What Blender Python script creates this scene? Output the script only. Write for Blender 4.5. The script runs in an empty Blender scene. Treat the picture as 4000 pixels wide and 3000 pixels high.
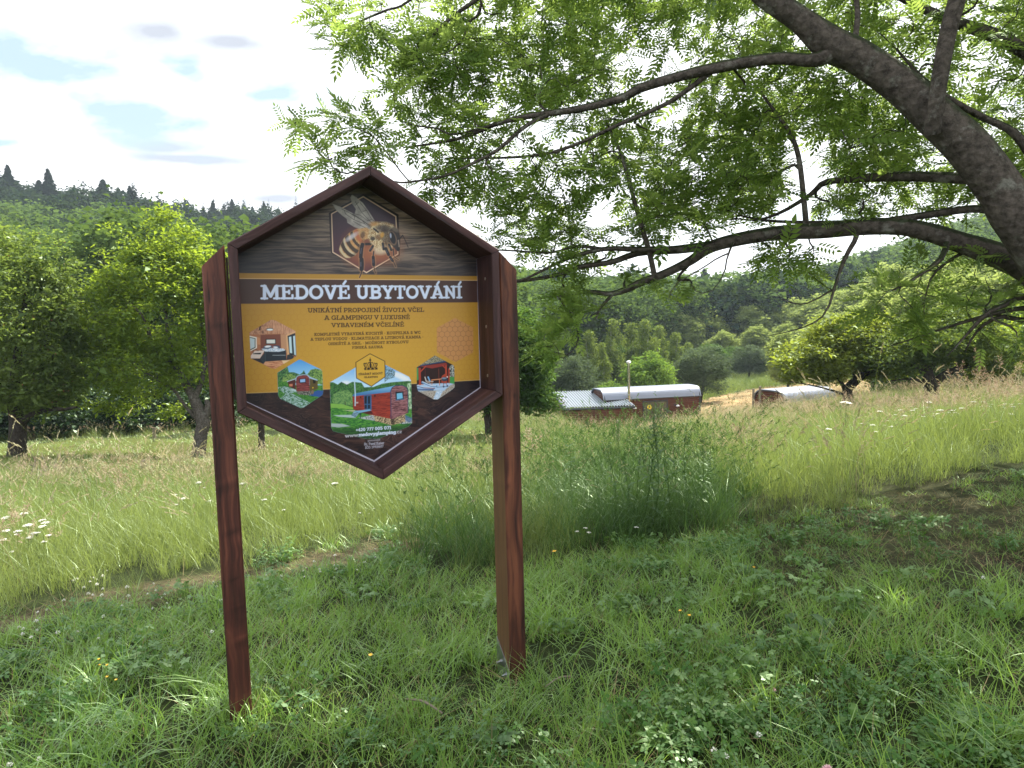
import bpy, math, random
import numpy as np
from mathutils import Matrix, Vector
rng = np.random.default_rng(7)
random.seed(7)
SC = bpy.context.scene
COL = SC.collection

# ---------------------------------------------------------------- camera
EYE = np.array([0.0, 0.0, 1.65]); FPX = 2600.0
PITCH, ROLL = 0.0842, -0.0249
cp, sp, cr, sr = math.cos(PITCH), math.sin(PITCH), math.cos(ROLL), math.sin(ROLL)
FW = np.array([0, cp, -sp]); _u = np.array([0, sp, cp]); _r = np.array([1.0, 0, 0])
RT = cr*_r + sr*_u; UP = -sr*_r + cr*_u
cd = bpy.data.cameras.new("camera"); cam = bpy.data.objects.new("camera", cd); COL.objects.link(cam)
cd.sensor_width = 36.0; cd.lens = 36.0*FPX/4000.0; cd.clip_start = 0.05; cd.clip_end = 2000.0
m = Matrix((( RT[0], UP[0], -FW[0], EYE[0]), (RT[1], UP[1], -FW[1], EYE[1]), (RT[2], UP[2], -FW[2], EYE[2]), (0, 0, 0, 1)))
cam.matrix_world = m
SC.camera = cam

def W(px, py, dist):
    return EYE + dist*(FW + (px-2000.0)/FPX*RT - (py-1500.0)/FPX*UP)
def PX(P):
    P = np.asarray(P, float) - EYE
    z = P@FW; z = np.where(z < 0.05, 0.05, z)
    return 2000+FPX*(P@RT)/z, 1500-FPX*(P@UP)/z, P@FW

# ---------------------------------------------------------------- light
SUN_AZ, SUN_EL = math.radians(38), math.radians(50)      # azimuth from +Y towards +X
SKY_STRENGTH = 0.12
sd = bpy.data.lights.new("sun", 'SUN'); sd.energy = 5.0; sd.angle = math.radians(0.6); sd.color = (1.0, 0.93, 0.80)
sun = bpy.data.objects.new("sun", sd); COL.objects.link(sun)
dvec = Vector((math.sin(SUN_AZ)*math.cos(SUN_EL), math.cos(SUN_AZ)*math.cos(SUN_EL), math.sin(SUN_EL)))
sun.rotation_euler = dvec.to_track_quat('Z', 'Y').to_euler()
sun.location = dvec*60
SC.view_settings.view_transform = 'Standard'; SC.view_settings.look = 'None'
SC.view_settings.exposure = 1.25; SC.view_settings.gamma = 1.0
SC.cycles.max_bounces = 7; SC.cycles.diffuse_bounces = 3; SC.cycles.glossy_bounces = 2
SC.cycles.transmission_bounces = 4; SC.cycles.transparent_max_bounces = 8
SC.cycles.use_denoising = True

def N(nt, t, **kw):
    n = nt.nodes.new(t)
    for k, v in kw.items():
        if k == 'ins':
            for a, b in v.items(): n.inputs[a].default_value = b
        else: setattr(n, k, v)
    return n
def lk(nt, a, b): nt.links.new(a, b)
def math_(nt, op, a, b=None, clamp=False):
    n = nt.nodes.new('ShaderNodeMath'); n.operation = op; n.use_clamp = clamp
    for i, x in enumerate((a, b)):
        if x is None: continue
        if isinstance(x, (int, float)): n.inputs[i].default_value = x
        else: nt.links.new(x, n.inputs[i])
    return n.outputs[0]
def mixc(nt, fac, a, b):
    n = nt.nodes.new('ShaderNodeMix'); n.data_type = 'RGBA'
    for s, x in ((n.inputs[0], fac), (n.inputs[6], a), (n.inputs[7], b)):
        if isinstance(x, (int, float)): s.default_value = x
        elif isinstance(x, tuple): s.default_value = (*x[:3], 1)
        else: nt.links.new(x, s)
    return n.outputs[2]
def ramp(nt, fac, stops):
    n = nt.nodes.new('ShaderNodeValToRGB'); e = n.color_ramp.elements
    while len(e) > 1: e.remove(e[-1])
    e[0].position = stops[0][0]; e[0].color = (*stops[0][1], 1)
    for p, c in stops[1:]:
        x = e.new(p); x.color = (*c, 1)
    nt.links.new(fac, n.inputs[0]); return n.outputs[0]

world = bpy.data.worlds.new("World"); SC.world = world; world.use_nodes = True
nt = world.node_tree; nt.nodes.clear()
out = N(nt, 'ShaderNodeOutputWorld'); bg = N(nt, 'ShaderNodeBackground'); bg.inputs[1].default_value = SKY_STRENGTH
sky = N(nt, 'ShaderNodeTexSky', sky_type='NISHITA', sun_disc=False, sun_elevation=SUN_EL, sun_rotation=SUN_AZ)
tc = N(nt, 'ShaderNodeTexCoord'); sep = N(nt, 'ShaderNodeSeparateXYZ'); lk(nt, tc.outputs['Generated'], sep.inputs[0])
ay = math_(nt, 'MAXIMUM', math_(nt, 'ABSOLUTE', sep.outputs[1]), 0.08)
uu = math_(nt, 'DIVIDE', sep.outputs[0], ay); vv = math_(nt, 'DIVIDE', sep.outputs[2], ay)
comb = N(nt, 'ShaderNodeCombineXYZ'); lk(nt, uu, comb.inputs[0]); lk(nt, math_(nt, 'MULTIPLY', vv, 2.2), comb.inputs[1])
def noise(scale, detail=5, rough=0.55):
    n = N(nt, 'ShaderNodeTexNoise', ins={'Scale': scale, 'Detail': detail, 'Roughness': rough}); lk(nt, comb.outputs[0], n.inputs['Vector']); return n.outputs[0]
n1 = noise(6.5, 5, .5); n2 = noise(2.3, 4)
def blob(px, py, ax, ay_, tilt=0.0, wob=0.9, edge=1.75):
    d = W(px, py, 1.0)-EYE; cu, cv = d[0]/d[1], d[2]/d[1]
    du = math_(nt, 'SUBTRACT', uu, cu); dv = math_(nt, 'SUBTRACT', vv, cv)
    dv = math_(nt, 'SUBTRACT', dv, math_(nt, 'MULTIPLY', du, tilt))
    a = math_(nt, 'POWER', math_(nt, 'ABSOLUTE', math_(nt, 'DIVIDE', du, ax/FPX)), 2.0)
    b = math_(nt, 'POWER', math_(nt, 'ABSOLUTE', math_(nt, 'DIVIDE', dv, ay_/FPX)), 2.0)
    r = math_(nt, 'SQRT', math_(nt, 'ADD', a, b))
    r = math_(nt, 'ADD', r, math_(nt, 'MULTIPLY', math_(nt, 'SUBTRACT', n1, 0.5), 5.0*wob))
    return math_(nt, 'MULTIPLY', math_(nt, 'SUBTRACT', edge, r), .68, clamp=True)
def maxs(l):
    x = l[0]
    for y in l[1:]: x = math_(nt, 'MAXIMUM', x, y)
    return x
blue = maxs([blob(60, 230, 300, 130, -0.25), blob(480, 430, 330, 95, -0.2), blob(720, 285, 130, 55, -.1), blob(1080, 370, 160, 50), blob(0, 560, 90, 22)])
gen = math_(nt, 'MULTIPLY', math_(nt, 'SUBTRACT', n2, 0.56), 7.0, clamp=True)
right = math_(nt, 'MULTIPLY', math_(nt, 'SUBTRACT', uu, -0.05), 6.0, clamp=True)
blue = math_(nt, 'MAXIMUM', blue, math_(nt, 'MULTIPLY', gen, right))
grey = maxs([blob(600, 125, 190, 62, -.08, .42, 1.85), blob(900, 165, 220, 50, -.1, .42, 1.85), blob(650, 575, 160, 34, -.05, .45, 1.8), blob(740, 622, 330, 28, -.07, .45, 1.8), blob(1080, 775, 150, 26, 0, .35, 1.7)])
skyc = N(nt, 'ShaderNodeMix', data_type='RGBA', blend_type='MIX'); skyc.inputs[0].default_value = 0.85
lk(nt, sky.outputs[0], skyc.inputs[6]); skyc.inputs[7].default_value = (2.3, 2.95, 3.4, 1)
cloud = mixc(nt, grey, (6.6, 6.7, 6.9), (2.45, 2.6, 2.95))
col = mixc(nt, blue, cloud, skyc.outputs[2])
lk(nt, col, bg.inputs[0]); lk(nt, bg.outputs[0], out.inputs[0])

# ---------------------------------------------------------------- helpers
def tag(o, label=None, cat=None, group=None, kind=None):
    if label: o['label'] = label
    if cat: o['category'] = cat
    if group: o['group'] = group
    if kind: o['kind'] = kind
    return o
def empty(name, loc, label, cat, group=None, rz=0.0):
    o = bpy.data.objects.new(name, None); COL.objects.link(o); o.location = tuple(loc); o.rotation_euler = (0, 0, rz)
    o.empty_display_size = 0.2
    bpy.context.view_layer.update()
    return tag(o, label, cat, group)
def npmesh(name, V, F, mat=None, attrs=None, smooth=False, matidx=None):
    """V (n,3); F (m,k) with k 3 or 4, or a list of such arrays"""
    V = np.asarray(V, np.float32)
    Fs = [np.asarray(f, np.int32) for f in (F if isinstance(F, list) else [F]) if len(f)]
    me = bpy.data.meshes.new(name)
    me.vertices.add(len(V)); me.vertices.foreach_set('co', V.ravel())
    loops = np.concatenate([f.ravel() for f in Fs]); tot = np.concatenate([np.full(len(f), f.shape[1], np.int32) for f in Fs])
    start = np.concatenate([[0], np.cumsum(tot)[:-1]]).astype(np.int32)
    me.loops.add(len(loops)); me.loops.foreach_set('vertex_index', loops)
    me.polygons.add(len(tot)); me.polygons.foreach_set('loop_start', start); me.polygons.foreach_set('loop_total', tot)
    if smooth: me.polygons.foreach_set('use_smooth', np.ones(len(tot), bool))
    for an, (ty, dat) in (attrs or {}).items():
        a = me.attributes.new(an, ty, 'POINT')
        key = {'FLOAT': 'value', 'FLOAT_VECTOR': 'vector', 'FLOAT_COLOR': 'color', 'INT': 'value'}[ty]
        a.data.foreach_set(key, np.asarray(dat, np.int32 if ty == 'INT' else np.float32).ravel())
    if mat is not None:
        for q in (mat if isinstance(mat, list) else [mat]): me.materials.append(q)
    if matidx is not None: me.polygons.foreach_set('material_index', np.asarray(matidx, np.int32))
    me.update(calc_edges=True); me.validate()
    return me
def obj(name, me, parent=None, loc=None, world=True):
    o = bpy.data.objects.new(name, me); COL.objects.link(o)
    if loc is not None: o.location = tuple(loc)
    if parent is not None:
        o.parent = parent
        if world: o.matrix_parent_inverse = parent.matrix_world.inverted()
    return o
def copy_tree(o, parent=None):
    c = o.copy(); COL.objects.link(c)
    if parent is not None: c.parent = parent
    for ch in list(o.children): copy_tree(ch, c)
    return c

class MB:
    """collects boxes, tubes and polygons into one mesh"""
    def __init__(s): s.V = []; s.F3 = []; s.F4 = []; s.n = 0; s.ng = []; s.NP = []
    def add(s, V, F):
        V = np.asarray(V, float)
        for f in F:
            g = [i+s.n for i in f]
            if len(g) == 3: s.F3.append(g)
            elif len(g) == 4: s.F4.append(g)
            else: s.NP.append(g)
        s.V.append(V); s.n += len(V)
    def box(s, c, sz, R=None, bev=0.0):
        x, y, z = [q/2 for q in sz]; b = min(bev, x*.9, y*.9, z*.9)
        if b <= 0:
            V = np.array([[i*x, j*y, k*z] for i in (-1, 1) for j in (-1, 1) for k in (-1, 1)])
            F = [(0, 1, 3, 2), (4, 6, 7, 5), (0, 4, 5, 1), (2, 3, 7, 6), (0, 2, 6, 4), (1, 5, 7, 3)]
        else:
            pts = []
            for i in (-1, 1):
                for j in (-1, 1):
                    for k in (-1, 1):
                        pts += [(i*x, j*(y-b), k*(z-b)), (i*(x-b), j*y, k*(z-b)), (i*(x-b), j*(y-b), k*z)]
            V = np.array(pts); ix = lambda i, j, k, a: ((i*2+j)*2+k)*3+a
            F = []
            for i in (0, 1):
                q = [ix(i, 0, 0, 0), ix(i, 1, 0, 0), ix(i, 1, 1, 0), ix(i, 0, 1, 0)]; F.append(q if i else q[::-1])
                q = [ix(0, i, 0, 1), ix(0, i, 1, 1), ix(1, i, 1, 1), ix(1, i, 0, 1)]; F.append(q if i else q[::-1])
                q = [ix(0, 0, i, 2), ix(1, 0, i, 2), ix(1, 1, i, 2), ix(0, 1, i, 2)]; F.append(q if i else q[::-1])
            for i in (0, 1):
                for j in (0, 1):
                    F.append([ix(i, j, 0, 0), ix(i, j, 1, 0), ix(i, j, 1, 1), ix(i, j, 0, 1)])
                    F.append([ix(i, 0, j, 0), ix(i, 1, j, 0), ix(i, 1, j, 2), ix(i, 0, j, 2)])
                    F.append([ix(0, i, j, 1), ix(1, i, j, 1), ix(1, i, j, 2), ix(0, i, j, 2)])
            for i in (0, 1):
                for j in (0, 1):
                    for k in (0, 1): F.append([ix(i, j, k, 0), ix(i, j, k, 1), ix(i, j, k, 2)])
        if R is not None: V = V@np.asarray(R).T
        s.add(V+np.asarray(c), F)
    def tube(s, P, r, n=10, caps=True):
        P = np.asarray(P, float); r = np.broadcast_to(np.asarray(r, float), (len(P),))
        V, F = tube_arrays(P, r, n); s.add(V, F.tolist())
        if caps:
            s.add(V[:n], [list(range(n))[::-1]]); s.add(V[-n:], [list(range(n))])
    def loft(s, secs, close=True, caps=True):
        secs = [np.asarray(q, float) for q in secs]; k = len(secs[0]); V = np.concatenate(secs); F = []
        for a in range(len(secs)-1):
            for i in range(k if close else k-1):
                j = (i+1) % k; F.append([a*k+i, a*k+j, (a+1)*k+j, (a+1)*k+i])
        if caps: F.append(list(range(k))[::-1]); F.append([(len(secs)-1)*k+i for i in range(k)])
        s.add(V, F)
    def build(s, name, mat, parent=None, smooth=False, attrs=None, T=None):
        V = np.concatenate(s.V)
        if T is not None: V = T(V)
        me = bpy.data.meshes.new(name); me.from_pydata(V.tolist(), [], s.F3+s.F4+s.NP)
        if smooth: me.polygons.foreach_set('use_smooth', np.ones(len(me.polygons), bool))
        me.materials.append(mat)
        for an, (ty, dat) in (attrs or {}).items():
            a = me.attributes.new(an, ty, 'POINT'); key = {'FLOAT': 'value', 'FLOAT_VECTOR': 'vector', 'FLOAT_COLOR': 'color'}[ty]
            a.data.foreach_set(key, np.asarray(dat, np.float32).ravel())
        me.update(); import bmesh
        bm = bmesh.new(); bm.from_mesh(me); bmesh.ops.recalc_face_normals(bm, faces=bm.faces); bm.to_mesh(me); bm.free()
        return obj(name, me, parent)

def tube_arrays(P, r, n):
    T = np.gradient(P, axis=0) if len(P) > 2 else np.repeat((P[1]-P[0])[None], len(P), 0)
    T = T/(np.linalg.norm(T, axis=1, keepdims=True)+1e-9)
    ref = np.array([0, 0, 1.0]) if abs(T[0][2]) < .9 else np.array([1.0, 0, 0])
    A = np.cross(T, ref); A /= np.linalg.norm(A, axis=1, keepdims=True)+1e-9; B = np.cross(T, A)
    a = np.arange(n)*2*math.pi/n
    V = P[:, None]+r[:, None, None]*(np.cos(a)[None, :, None]*A[:, None]+np.sin(a)[None, :, None]*B[:, None])
    k = len(P); i = np.arange(k-1)[:, None]*n; j = np.arange(n)[None]; j2 = (j+1) % n
    F = np.stack([i+j, i+j2, i+n+j2, i+n+j], -1).reshape(-1, 4)
    return V.reshape(-1, 3), F

def cat_mesh(parts):
    V = []; F = []; n = 0
    for v, f in parts:
        V.append(v); F.append(np.asarray(f)+n); n += len(v)
    return np.concatenate(V), np.concatenate(F)

def hash3(ix, iy, iz=0, s=0):
    h = (ix.astype(np.int64)*374761393+iy.astype(np.int64)*668265263+np.int64(iz)*2147483647+np.int64(s)*974634777) & 0xffffffff
    h = ((h ^ (h >> 13))*1274126177) & 0xffffffff
    return ((h ^ (h >> 16)) & 0xffff)/65535.0
def vnoise(x, y, s=0):
    x = np.asarray(x, float); y = np.asarray(y, float)
    ix = np.floor(x); iy = np.floor(y); fx = x-ix; fy = y-iy
    fx = fx*fx*(3-2*fx); fy = fy*fy*(3-2*fy)
    a = hash3(ix, iy, 0, s); b = hash3(ix+1, iy, 0, s); c = hash3(ix, iy+1, 0, s); d = hash3(ix+1, iy+1, 0, s)
    return (a*(1-fx)+b*fx)*(1-fy)+(c*(1-fx)+d*fx)*fy
def fbm(x, y, o=4, s=0):
    t = 0; a = .5; n = 0
    for i in range(o): t = t+a*vnoise(x*2**i, y*2**i, s+i); n += a; a *= .5
    return t/n

# ---------------------------------------------------------------- materials
def newmat(name):
    mt = bpy.data.materials.new(name); mt.use_nodes = True; nt = mt.node_tree; nt.nodes.clear()
    return mt, nt, N(nt, 'ShaderNodeOutputMaterial')
def simple(name, col, rough=.6, metal=0.0, var=0.15, scale=8.0, bump=0.0, spec=0.5):
    mt, nt, o = newmat(name); p = N(nt, 'ShaderNodeBsdfPrincipled', ins={'Roughness': rough, 'Metallic': metal, 'Specular IOR Level': spec})
    tc = N(nt, 'ShaderNodeTexCoord'); n = N(nt, 'ShaderNodeTexNoise', ins={'Scale': scale, 'Detail': 6}); lk(nt, tc.outputs['Object'], n.inputs['Vector'])
    c = mixc(nt, n.outputs[0], tuple(x*(1-var*2) for x in col), tuple(min(1, x*(1+var*2)) for x in col)); lk(nt, c, p.inputs['Base Color'])
    if bump:
        b = N(nt, 'ShaderNodeBump', ins={'Strength': bump, 'Distance': .02}); lk(nt, n.outputs[0], b.inputs['Height']); lk(nt, b.outputs[0], p.inputs['Normal'])
    lk(nt, p.outputs[0], o.inputs[0]); return mt
def leafmat(name, dark, light, trans=(.25, .42, .06), tfac=.4, gloss=.12, attr='tint', inst=False, rough=.45):
    """leaf or blade: diffuse + translucent + a little gloss; tint attribute runs dark to light"""
    mt, nt, o = newmat(name)
    a = N(nt, 'ShaderNodeAttribute', attribute_name=attr, attribute_type='INSTANCER' if inst else 'GEOMETRY')
    g = N(nt, 'ShaderNodeAttribute', attribute_name='tip')
    c = mixc(nt, a.outputs['Fac'], dark, light)
    ct = mixc(nt, a.outputs['Fac'], tuple(x*.55 for x in trans), trans)
    d = N(nt, 'ShaderNodeBsdfDiffuse'); lk(nt, c, d.inputs[0])
    t = N(nt, 'ShaderNodeBsdfTranslucent'); lk(nt, ct, t.inputs[0])
    gl = N(nt, 'ShaderNodeBsdfGlossy', ins={'Roughness': rough}); gl.inputs[0].default_value = (.55, .68, .50, 1)
    m1 = N(nt, 'ShaderNodeMixShader'); m1.inputs[0].default_value = tfac; lk(nt, d.outputs[0], m1.inputs[1]); lk(nt, t.outputs[0], m1.inputs[2])
    fr = N(nt, 'ShaderNodeFresnel', ins={'IOR': 1.4})
    m2 = N(nt, 'ShaderNodeMixShader'); lk(nt, math_(nt, 'MULTIPLY', fr.outputs[0], gloss), m2.inputs[0])
    lk(nt, m1.outputs[0], m2.inputs[1]); lk(nt, gl.outputs[0], m2.inputs[2]); lk(nt, m2.outputs[0], o.inputs[0]); return mt
def barkmat(name, dark, light, scale=9.0, lichen=(.25, .26, .2), lich=.35, moss=0.0):
    mt, nt, o = newmat(name); p = N(nt, 'ShaderNodeBsdfPrincipled', ins={'Roughness': .9, 'Specular IOR Level': .2})
    tc = N(nt, 'ShaderNodeTexCoord')
    n = N(nt, 'ShaderNodeTexNoise', ins={'Scale': scale*2.6, 'Detail': 8, 'Roughness': .7}); lk(nt, tc.outputs['Object'], n.inputs['Vector'])
    n2 = N(nt, 'ShaderNodeTexNoise', ins={'Scale': scale*.8, 'Detail': 6, 'Roughness': .7}); lk(nt, tc.outputs['Object'], n2.inputs['Vector'])
    v = N(nt, 'ShaderNodeTexVoronoi', ins={'Scale': scale*3}); lk(nt, tc.outputs['Object'], v.inputs['Vector'])
    c = mixc(nt, ramp(nt, n.outputs[0], [(.35, (0, 0, 0)), (.65, (1, 1, 1))]), dark, light)
    lf = math_(nt, 'MULTIPLY', math_(nt, 'MULTIPLY', math_(nt, 'SUBTRACT', n2.outputs[0], .55), 9.0, clamp=True), lich)
    c = mixc(nt, lf, c, lichen)
    if moss:
        geo = N(nt, 'ShaderNodeNewGeometry'); s = N(nt, 'ShaderNodeSeparateXYZ'); lk(nt, geo.outputs['Normal'], s.inputs[0])
        mf = math_(nt, 'MULTIPLY', math_(nt, 'MULTIPLY', math_(nt, 'ADD', s.outputs[2], math_(nt, 'SUBTRACT', n2.outputs[0], .85)), 5.0, clamp=True), moss)
        c = mixc(nt, mf, c, (.018, .03, .008))
    lk(nt, c, p.inputs['Base Color'])
    b = N(nt, 'ShaderNodeBump', ins={'Strength': .9, 'Distance': .03}); lk(nt, math_(nt, 'ADD', n.outputs[0], math_(nt, 'MULTIPLY', v.outputs[0], .6)), b.inputs['Height']); lk(nt, b.outputs[0], p.inputs['Normal'])
    lk(nt, p.outputs[0], o.inputs[0]); return mt
def woodmat(name, dark, mid, light, ridge=0.3, rough=.55, freq=1.0, contrast=1.0):
    """grain along the first axis of attribute wc (metres); kn = knots and stain steps"""
    mt, nt, o = newmat(name); p = N(nt, 'ShaderNodeBsdfPrincipled', ins={'Roughness': rough, 'Specular IOR Level': .35})
    a = N(nt, 'ShaderNodeAttribute', attribute_name='wc'); k = N(nt, 'ShaderNodeAttribute', attribute_name='kn')
    mp = N(nt, 'ShaderNodeMapping'); mp.inputs['Scale'].default_value = (1.6, 1.0, 1.0); lk(nt, a.outputs['Vector'], mp.inputs[0])
    big = N(nt, 'ShaderNodeTexNoise', ins={'Scale': 2.2, 'Detail': 2}); lk(nt, mp.outputs[0], big.inputs['Vector'])
    mp2 = N(nt, 'ShaderNodeMapping'); mp2.inputs['Scale'].default_value = (1.3, 38*freq, 38*freq)
    ad = N(nt, 'ShaderNodeVectorMath', operation='ADD'); lk(nt, a.outputs['Vector'], ad.inputs[0])
    sc = N(nt, 'ShaderNodeVectorMath', operation='SCALE'); lk(nt, big.outputs['Color'], sc.inputs[0]); sc.inputs['Scale'].default_value = .06
    lk(nt, sc.outputs[0], ad.inputs[1]); lk(nt, ad.outputs[0], mp2.inputs[0])
    g = N(nt, 'ShaderNodeTexNoise', ins={'Scale': 1.0, 'Detail': 5, 'Roughness': .6}); lk(nt, mp2.outputs[0], g.inputs['Vector'])
    f = N(nt, 'ShaderNodeTexNoise', ins={'Scale': 4.0, 'Detail': 3}); lk(nt, mp2.outputs[0], f.inputs['Vector'])
    c = ramp(nt, g.outputs[0], [(.5-.2/contrast, dark), (.5, mid), (.5+.17/contrast, light)])
    c = mixc(nt, math_(nt, 'MULTIPLY', f.outputs[0], .5), c, tuple(x*.55 for x in mid))
    m = N(nt, 'ShaderNodeMix', data_type='RGBA', blend_type='MULTIPLY'); m.inputs[0].default_value = 1
    lk(nt, c, m.inputs[6]); kk = N(nt, 'ShaderNodeCombineColor')
    kv = math_(nt, 'ADD', k.outputs['Fac'], 1.0)
    for i in range(3): lk(nt, kv, kk.inputs[i])
    lk(nt, kk.outputs[0], m.inputs[7]); lk(nt, m.outputs[2], p.inputs['Base Color'])
    b = N(nt, 'ShaderNodeBump', ins={'Strength': ridge, 'Distance': .006}); lk(nt, g.outputs[0], b.inputs['Height']); lk(nt, b.outputs[0], p.inputs['Normal'])
    lk(nt, p.outputs[0], o.inputs[0]); return mt
# ---------------------------------------------------------------- terrain
# measured points of the ground: (pixel x, pixel y, distance) seen in the photograph, or plain (x, y, z) beside and behind
def Gp(px, py, z):
    d = FW+(px-2000.0)/FPX*RT-(py-1500.0)/FPX*UP; return EYE+d*(z-1.65)/d[2]
_gp = [Gp(935, 2835, .01), Gp(2020, 2668, -.09), Gp(1450, 3000, -.01), Gp(3000, 3000, .02), Gp(0, 3000, -.05), Gp(4000, 3000, .07), Gp(3950, 2250, .10), Gp(3300, 2350, .02), Gp(2600, 2450, -.06), Gp(1450, 2500, -.09), Gp(400, 2650, -.05),
       Gp(0, 2440, -.16), Gp(850, 2270, -.22), Gp(1500, 2140, -.30), Gp(2500, 2130, -.22), Gp(3300, 1990, -.02), Gp(4000, 1840, .15),
       Gp(0, 2130, -.6), Gp(1000, 2010, -.75), Gp(2000, 1960, -.8), Gp(3000, 1830, -.5), Gp(4000, 1640, 0.0), Gp(400, 1900, -1.25), Gp(0, 1870, -1.3), Gp(1500, 1880, -1.35),
       W(65, 1782, 19), W(775, 1785, 20), W(1030, 1750, 21), W(1900, 1700, 22), W(400, 1720, 26), W(2300, 1790, 14.5), W(2700, 1750, 14.5), W(3300, 1680, 15), W(3650, 1620, 20), W(4000, 1600, 19),
       W(3310, 1590, 26), W(3640, 1560, 25), W(4000, 1540, 30), W(300, 1700, 32), W(1500, 1640, 34), W(2400, 1712, 36),
       W(2550, 1640, 46), W(2790, 1598, 50), W(3000, 1540, 58), W(3300, 1505, 62), W(3550, 1490, 60), W(2950, 1503, 76), W(3250, 1476, 82), W(3700, 1470, 80), W(2300, 1560, 75), W(2000, 1560, 70), W(1500, 1560, 60), W(300, 1580, 55), W(-800, 1560, 55),
       W(0, 1150, 120), W(600, 1200, 120), W(1000, 1240, 130), W(1500, 1230, 150), W(2000, 1275, 160), W(2500, 1295, 180), W(3000, 1280, 180), W(3500, 1210, 150), W(4000, 1090, 140),
       W(-700, 1000, 170), W(0, 900, 185), W(500, 950, 190), W(900, 955, 240), W(1200, 960, 260), W(1500, 980, 260), W(2300, 1215, 290), W(2800, 1270, 290), W(3050, 1260, 290), W(3600, 1060, 240), W(4200, 870, 220),
       W(-900, 1040, 420), W(0, 1010, 420), W(1000, 1060, 420), W(2000, 1215, 420), W(3000, 1260, 420), W(4300, 1000, 420)]
_gp += [np.array(p) for p in ((0, 0, 0.02), (-3, 0, -.15), (3, 0.5, .12), (0, -4, .1), (7, 3, .45), (9, 8, .4), (-7, 2, -.5), (-12, -3, -.6), (12, -3, .9), (0, -20, .4), (-25, 5, -2.2), (25, 10, 1.0), (-30, -20, -1.5), (30, -20, 1.5), (0, -120, 3.), (-100, 0, -3.), (100, 0, 6.), (-300, 0, 12.), (300, 0, 25.), (0, -400, 5.))]
_gp = np.array(_gp)
def _q(x, y):
    r = np.hypot(x, y)+1e-6; l = np.log1p(r/2.0)
    return np.stack([x/r*l, y/r*l], -1)
_Q = _q(_gp[:, 0], _gp[:, 1])
# heights scaled by distance so that the far hills do not ring into the near ground
_S = 1.0/(1.0+np.hypot(_gp[:, 0], _gp[:, 1]))
_D = np.linalg.norm(_Q[:, None]-_Q[None], axis=-1)+np.eye(len(_Q))*-0.004
_wt = np.linalg.solve(_D, _gp[:, 2]*_S)
def gz0(x, y):
    x = np.asarray(x, float); y = np.asarray(y, float); sh = x.shape; x = x.ravel(); y = y.ravel()
    out = np.empty(len(x))
    for i in range(0, len(x), 40000):
        q = _q(x[i:i+40000], y[i:i+40000]); out[i:i+40000] = np.linalg.norm(q[:, None]-_Q[None], axis=-1)@_wt
    return (out*(1.0+np.hypot(x, y))).reshape(sh)
def gz(x, y):
    r = np.hypot(x, y)
    return gz0(x, y)+(fbm(np.asarray(x)*.9, np.asarray(y)*.9, 3, 5)-.5)*np.clip(.02+.012*r, 0, .4)
def ground(px, py, d0=1.5, d1=400):
    """first ground point along the ray of a pixel"""
    ds = np.geomspace(d0, d1, 900); P = np.array([W(px, py, d) for d in ds]); h = P[:, 2]-gz(P[:, 0], P[:, 1])
    k = np.argmax(h < 0); return P[max(k, 1)]
# edges traced on the ground: base of the tall meadow grass, the trodden path, the bare soil
BX = [-1500, 0, 300, 600, 860, 1000, 1300, 1540, 1560, 1700, 1900, 2100, 2300, 2500, 2800, 3000, 3300, 3600, 4000, 5500]
BY = [2800, 2415, 2360, 2290, 2250, 2215, 2140, 2095, 2160, 2240, 2255, 2225, 2180, 2125, 2095, 2050, 1995, 1915, 1835, 1700]
PATHX = [-1500, 0, 400, 900, 1250, 1540, 1800, 2100]; PATHY = [2830, 2440, 2350, 2265, 2190, 2130, 2080, 2050]
def zones(x, y):
    z = gz(x, y); px, py, d = PX(np.stack([x, y, z], -1))
    b = np.interp(px, BX, BY); wob = (fbm(x*2.5, y*2.5, 3, 9)-.5)
    lim = b+wob*60*4/np.maximum(d, 2)
    tall = (py < lim) & (d > 1.2)
    r = np.hypot(x, y)
    # mown strip under the fruit trees on the left, mown hay field by the caravans
    mown = (d > 17+wob*3) & (px < 2080) & (d < 27+2*wob)
    hay = (d > 36) & (px > 2250) & (py > np.interp(px, [2300, 2700, 2950, 3300, 3700, 4500], [1640, 1570, 1518, 1482, 1462, 1440])+wob*14)
    pp = np.abs(py-np.interp(px, PATHX, PATHY))/(34*4.0/np.maximum(d, 1)+8)
    path = np.clip(1.35-pp+wob*1.6, 0, 1)*(d > 1)*(px < 2200)
    soil = np.clip(1.25-np.hypot((px-3960)/300, (py-2215)/85)*1.4+wob*3.2, 0, .85)*(d > 1)
    thin = np.clip(1.4-np.hypot((px-3750)/850, (py-2080)/210)+wob*1.2, 0, 1)*(d > 1)
    return dict(z=z, px=px, py=py, d=d, tall=tall, mown=mown, hay=hay, path=path, soil=soil, thin=thin, wob=wob)

ang = np.concatenate([np.linspace(-180, -50, 60, endpoint=False), np.linspace(-50, 50, 420, endpoint=False), np.linspace(50, 180, 61)])
rad = np.concatenate([[0.0], np.geomspace(.3, 620, 330)])
A_, R_ = np.meshgrid(np.radians(ang), rad, indexing='ij')
gx = R_*np.sin(A_); gy = R_*np.cos(A_); Z_ = zones(gx.ravel(), gy.ravel()); gzv = Z_['z']
def lin(c): c = np.asarray(c, float)/255; return np.where(c < .04045, c/12.92, ((c+.055)/1.055)**2.4)
nz1 = fbm(gx.ravel()*3, gy.ravel()*3, 4, 3); nz2 = fbm(gx.ravel()*.35, gy.ravel()*.35, 4, 4)
base = np.array([.030, .042, .014])*(.6+.8*nz1[:, None])
def mixa(a, b, f): f = np.clip(f, 0, 1)[:, None]; return a*(1-f)+b*f
base = mixa(base, np.array([.20, .155, .095])*(.5+nz1[:, None]), Z_['path']*.6)
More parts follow.
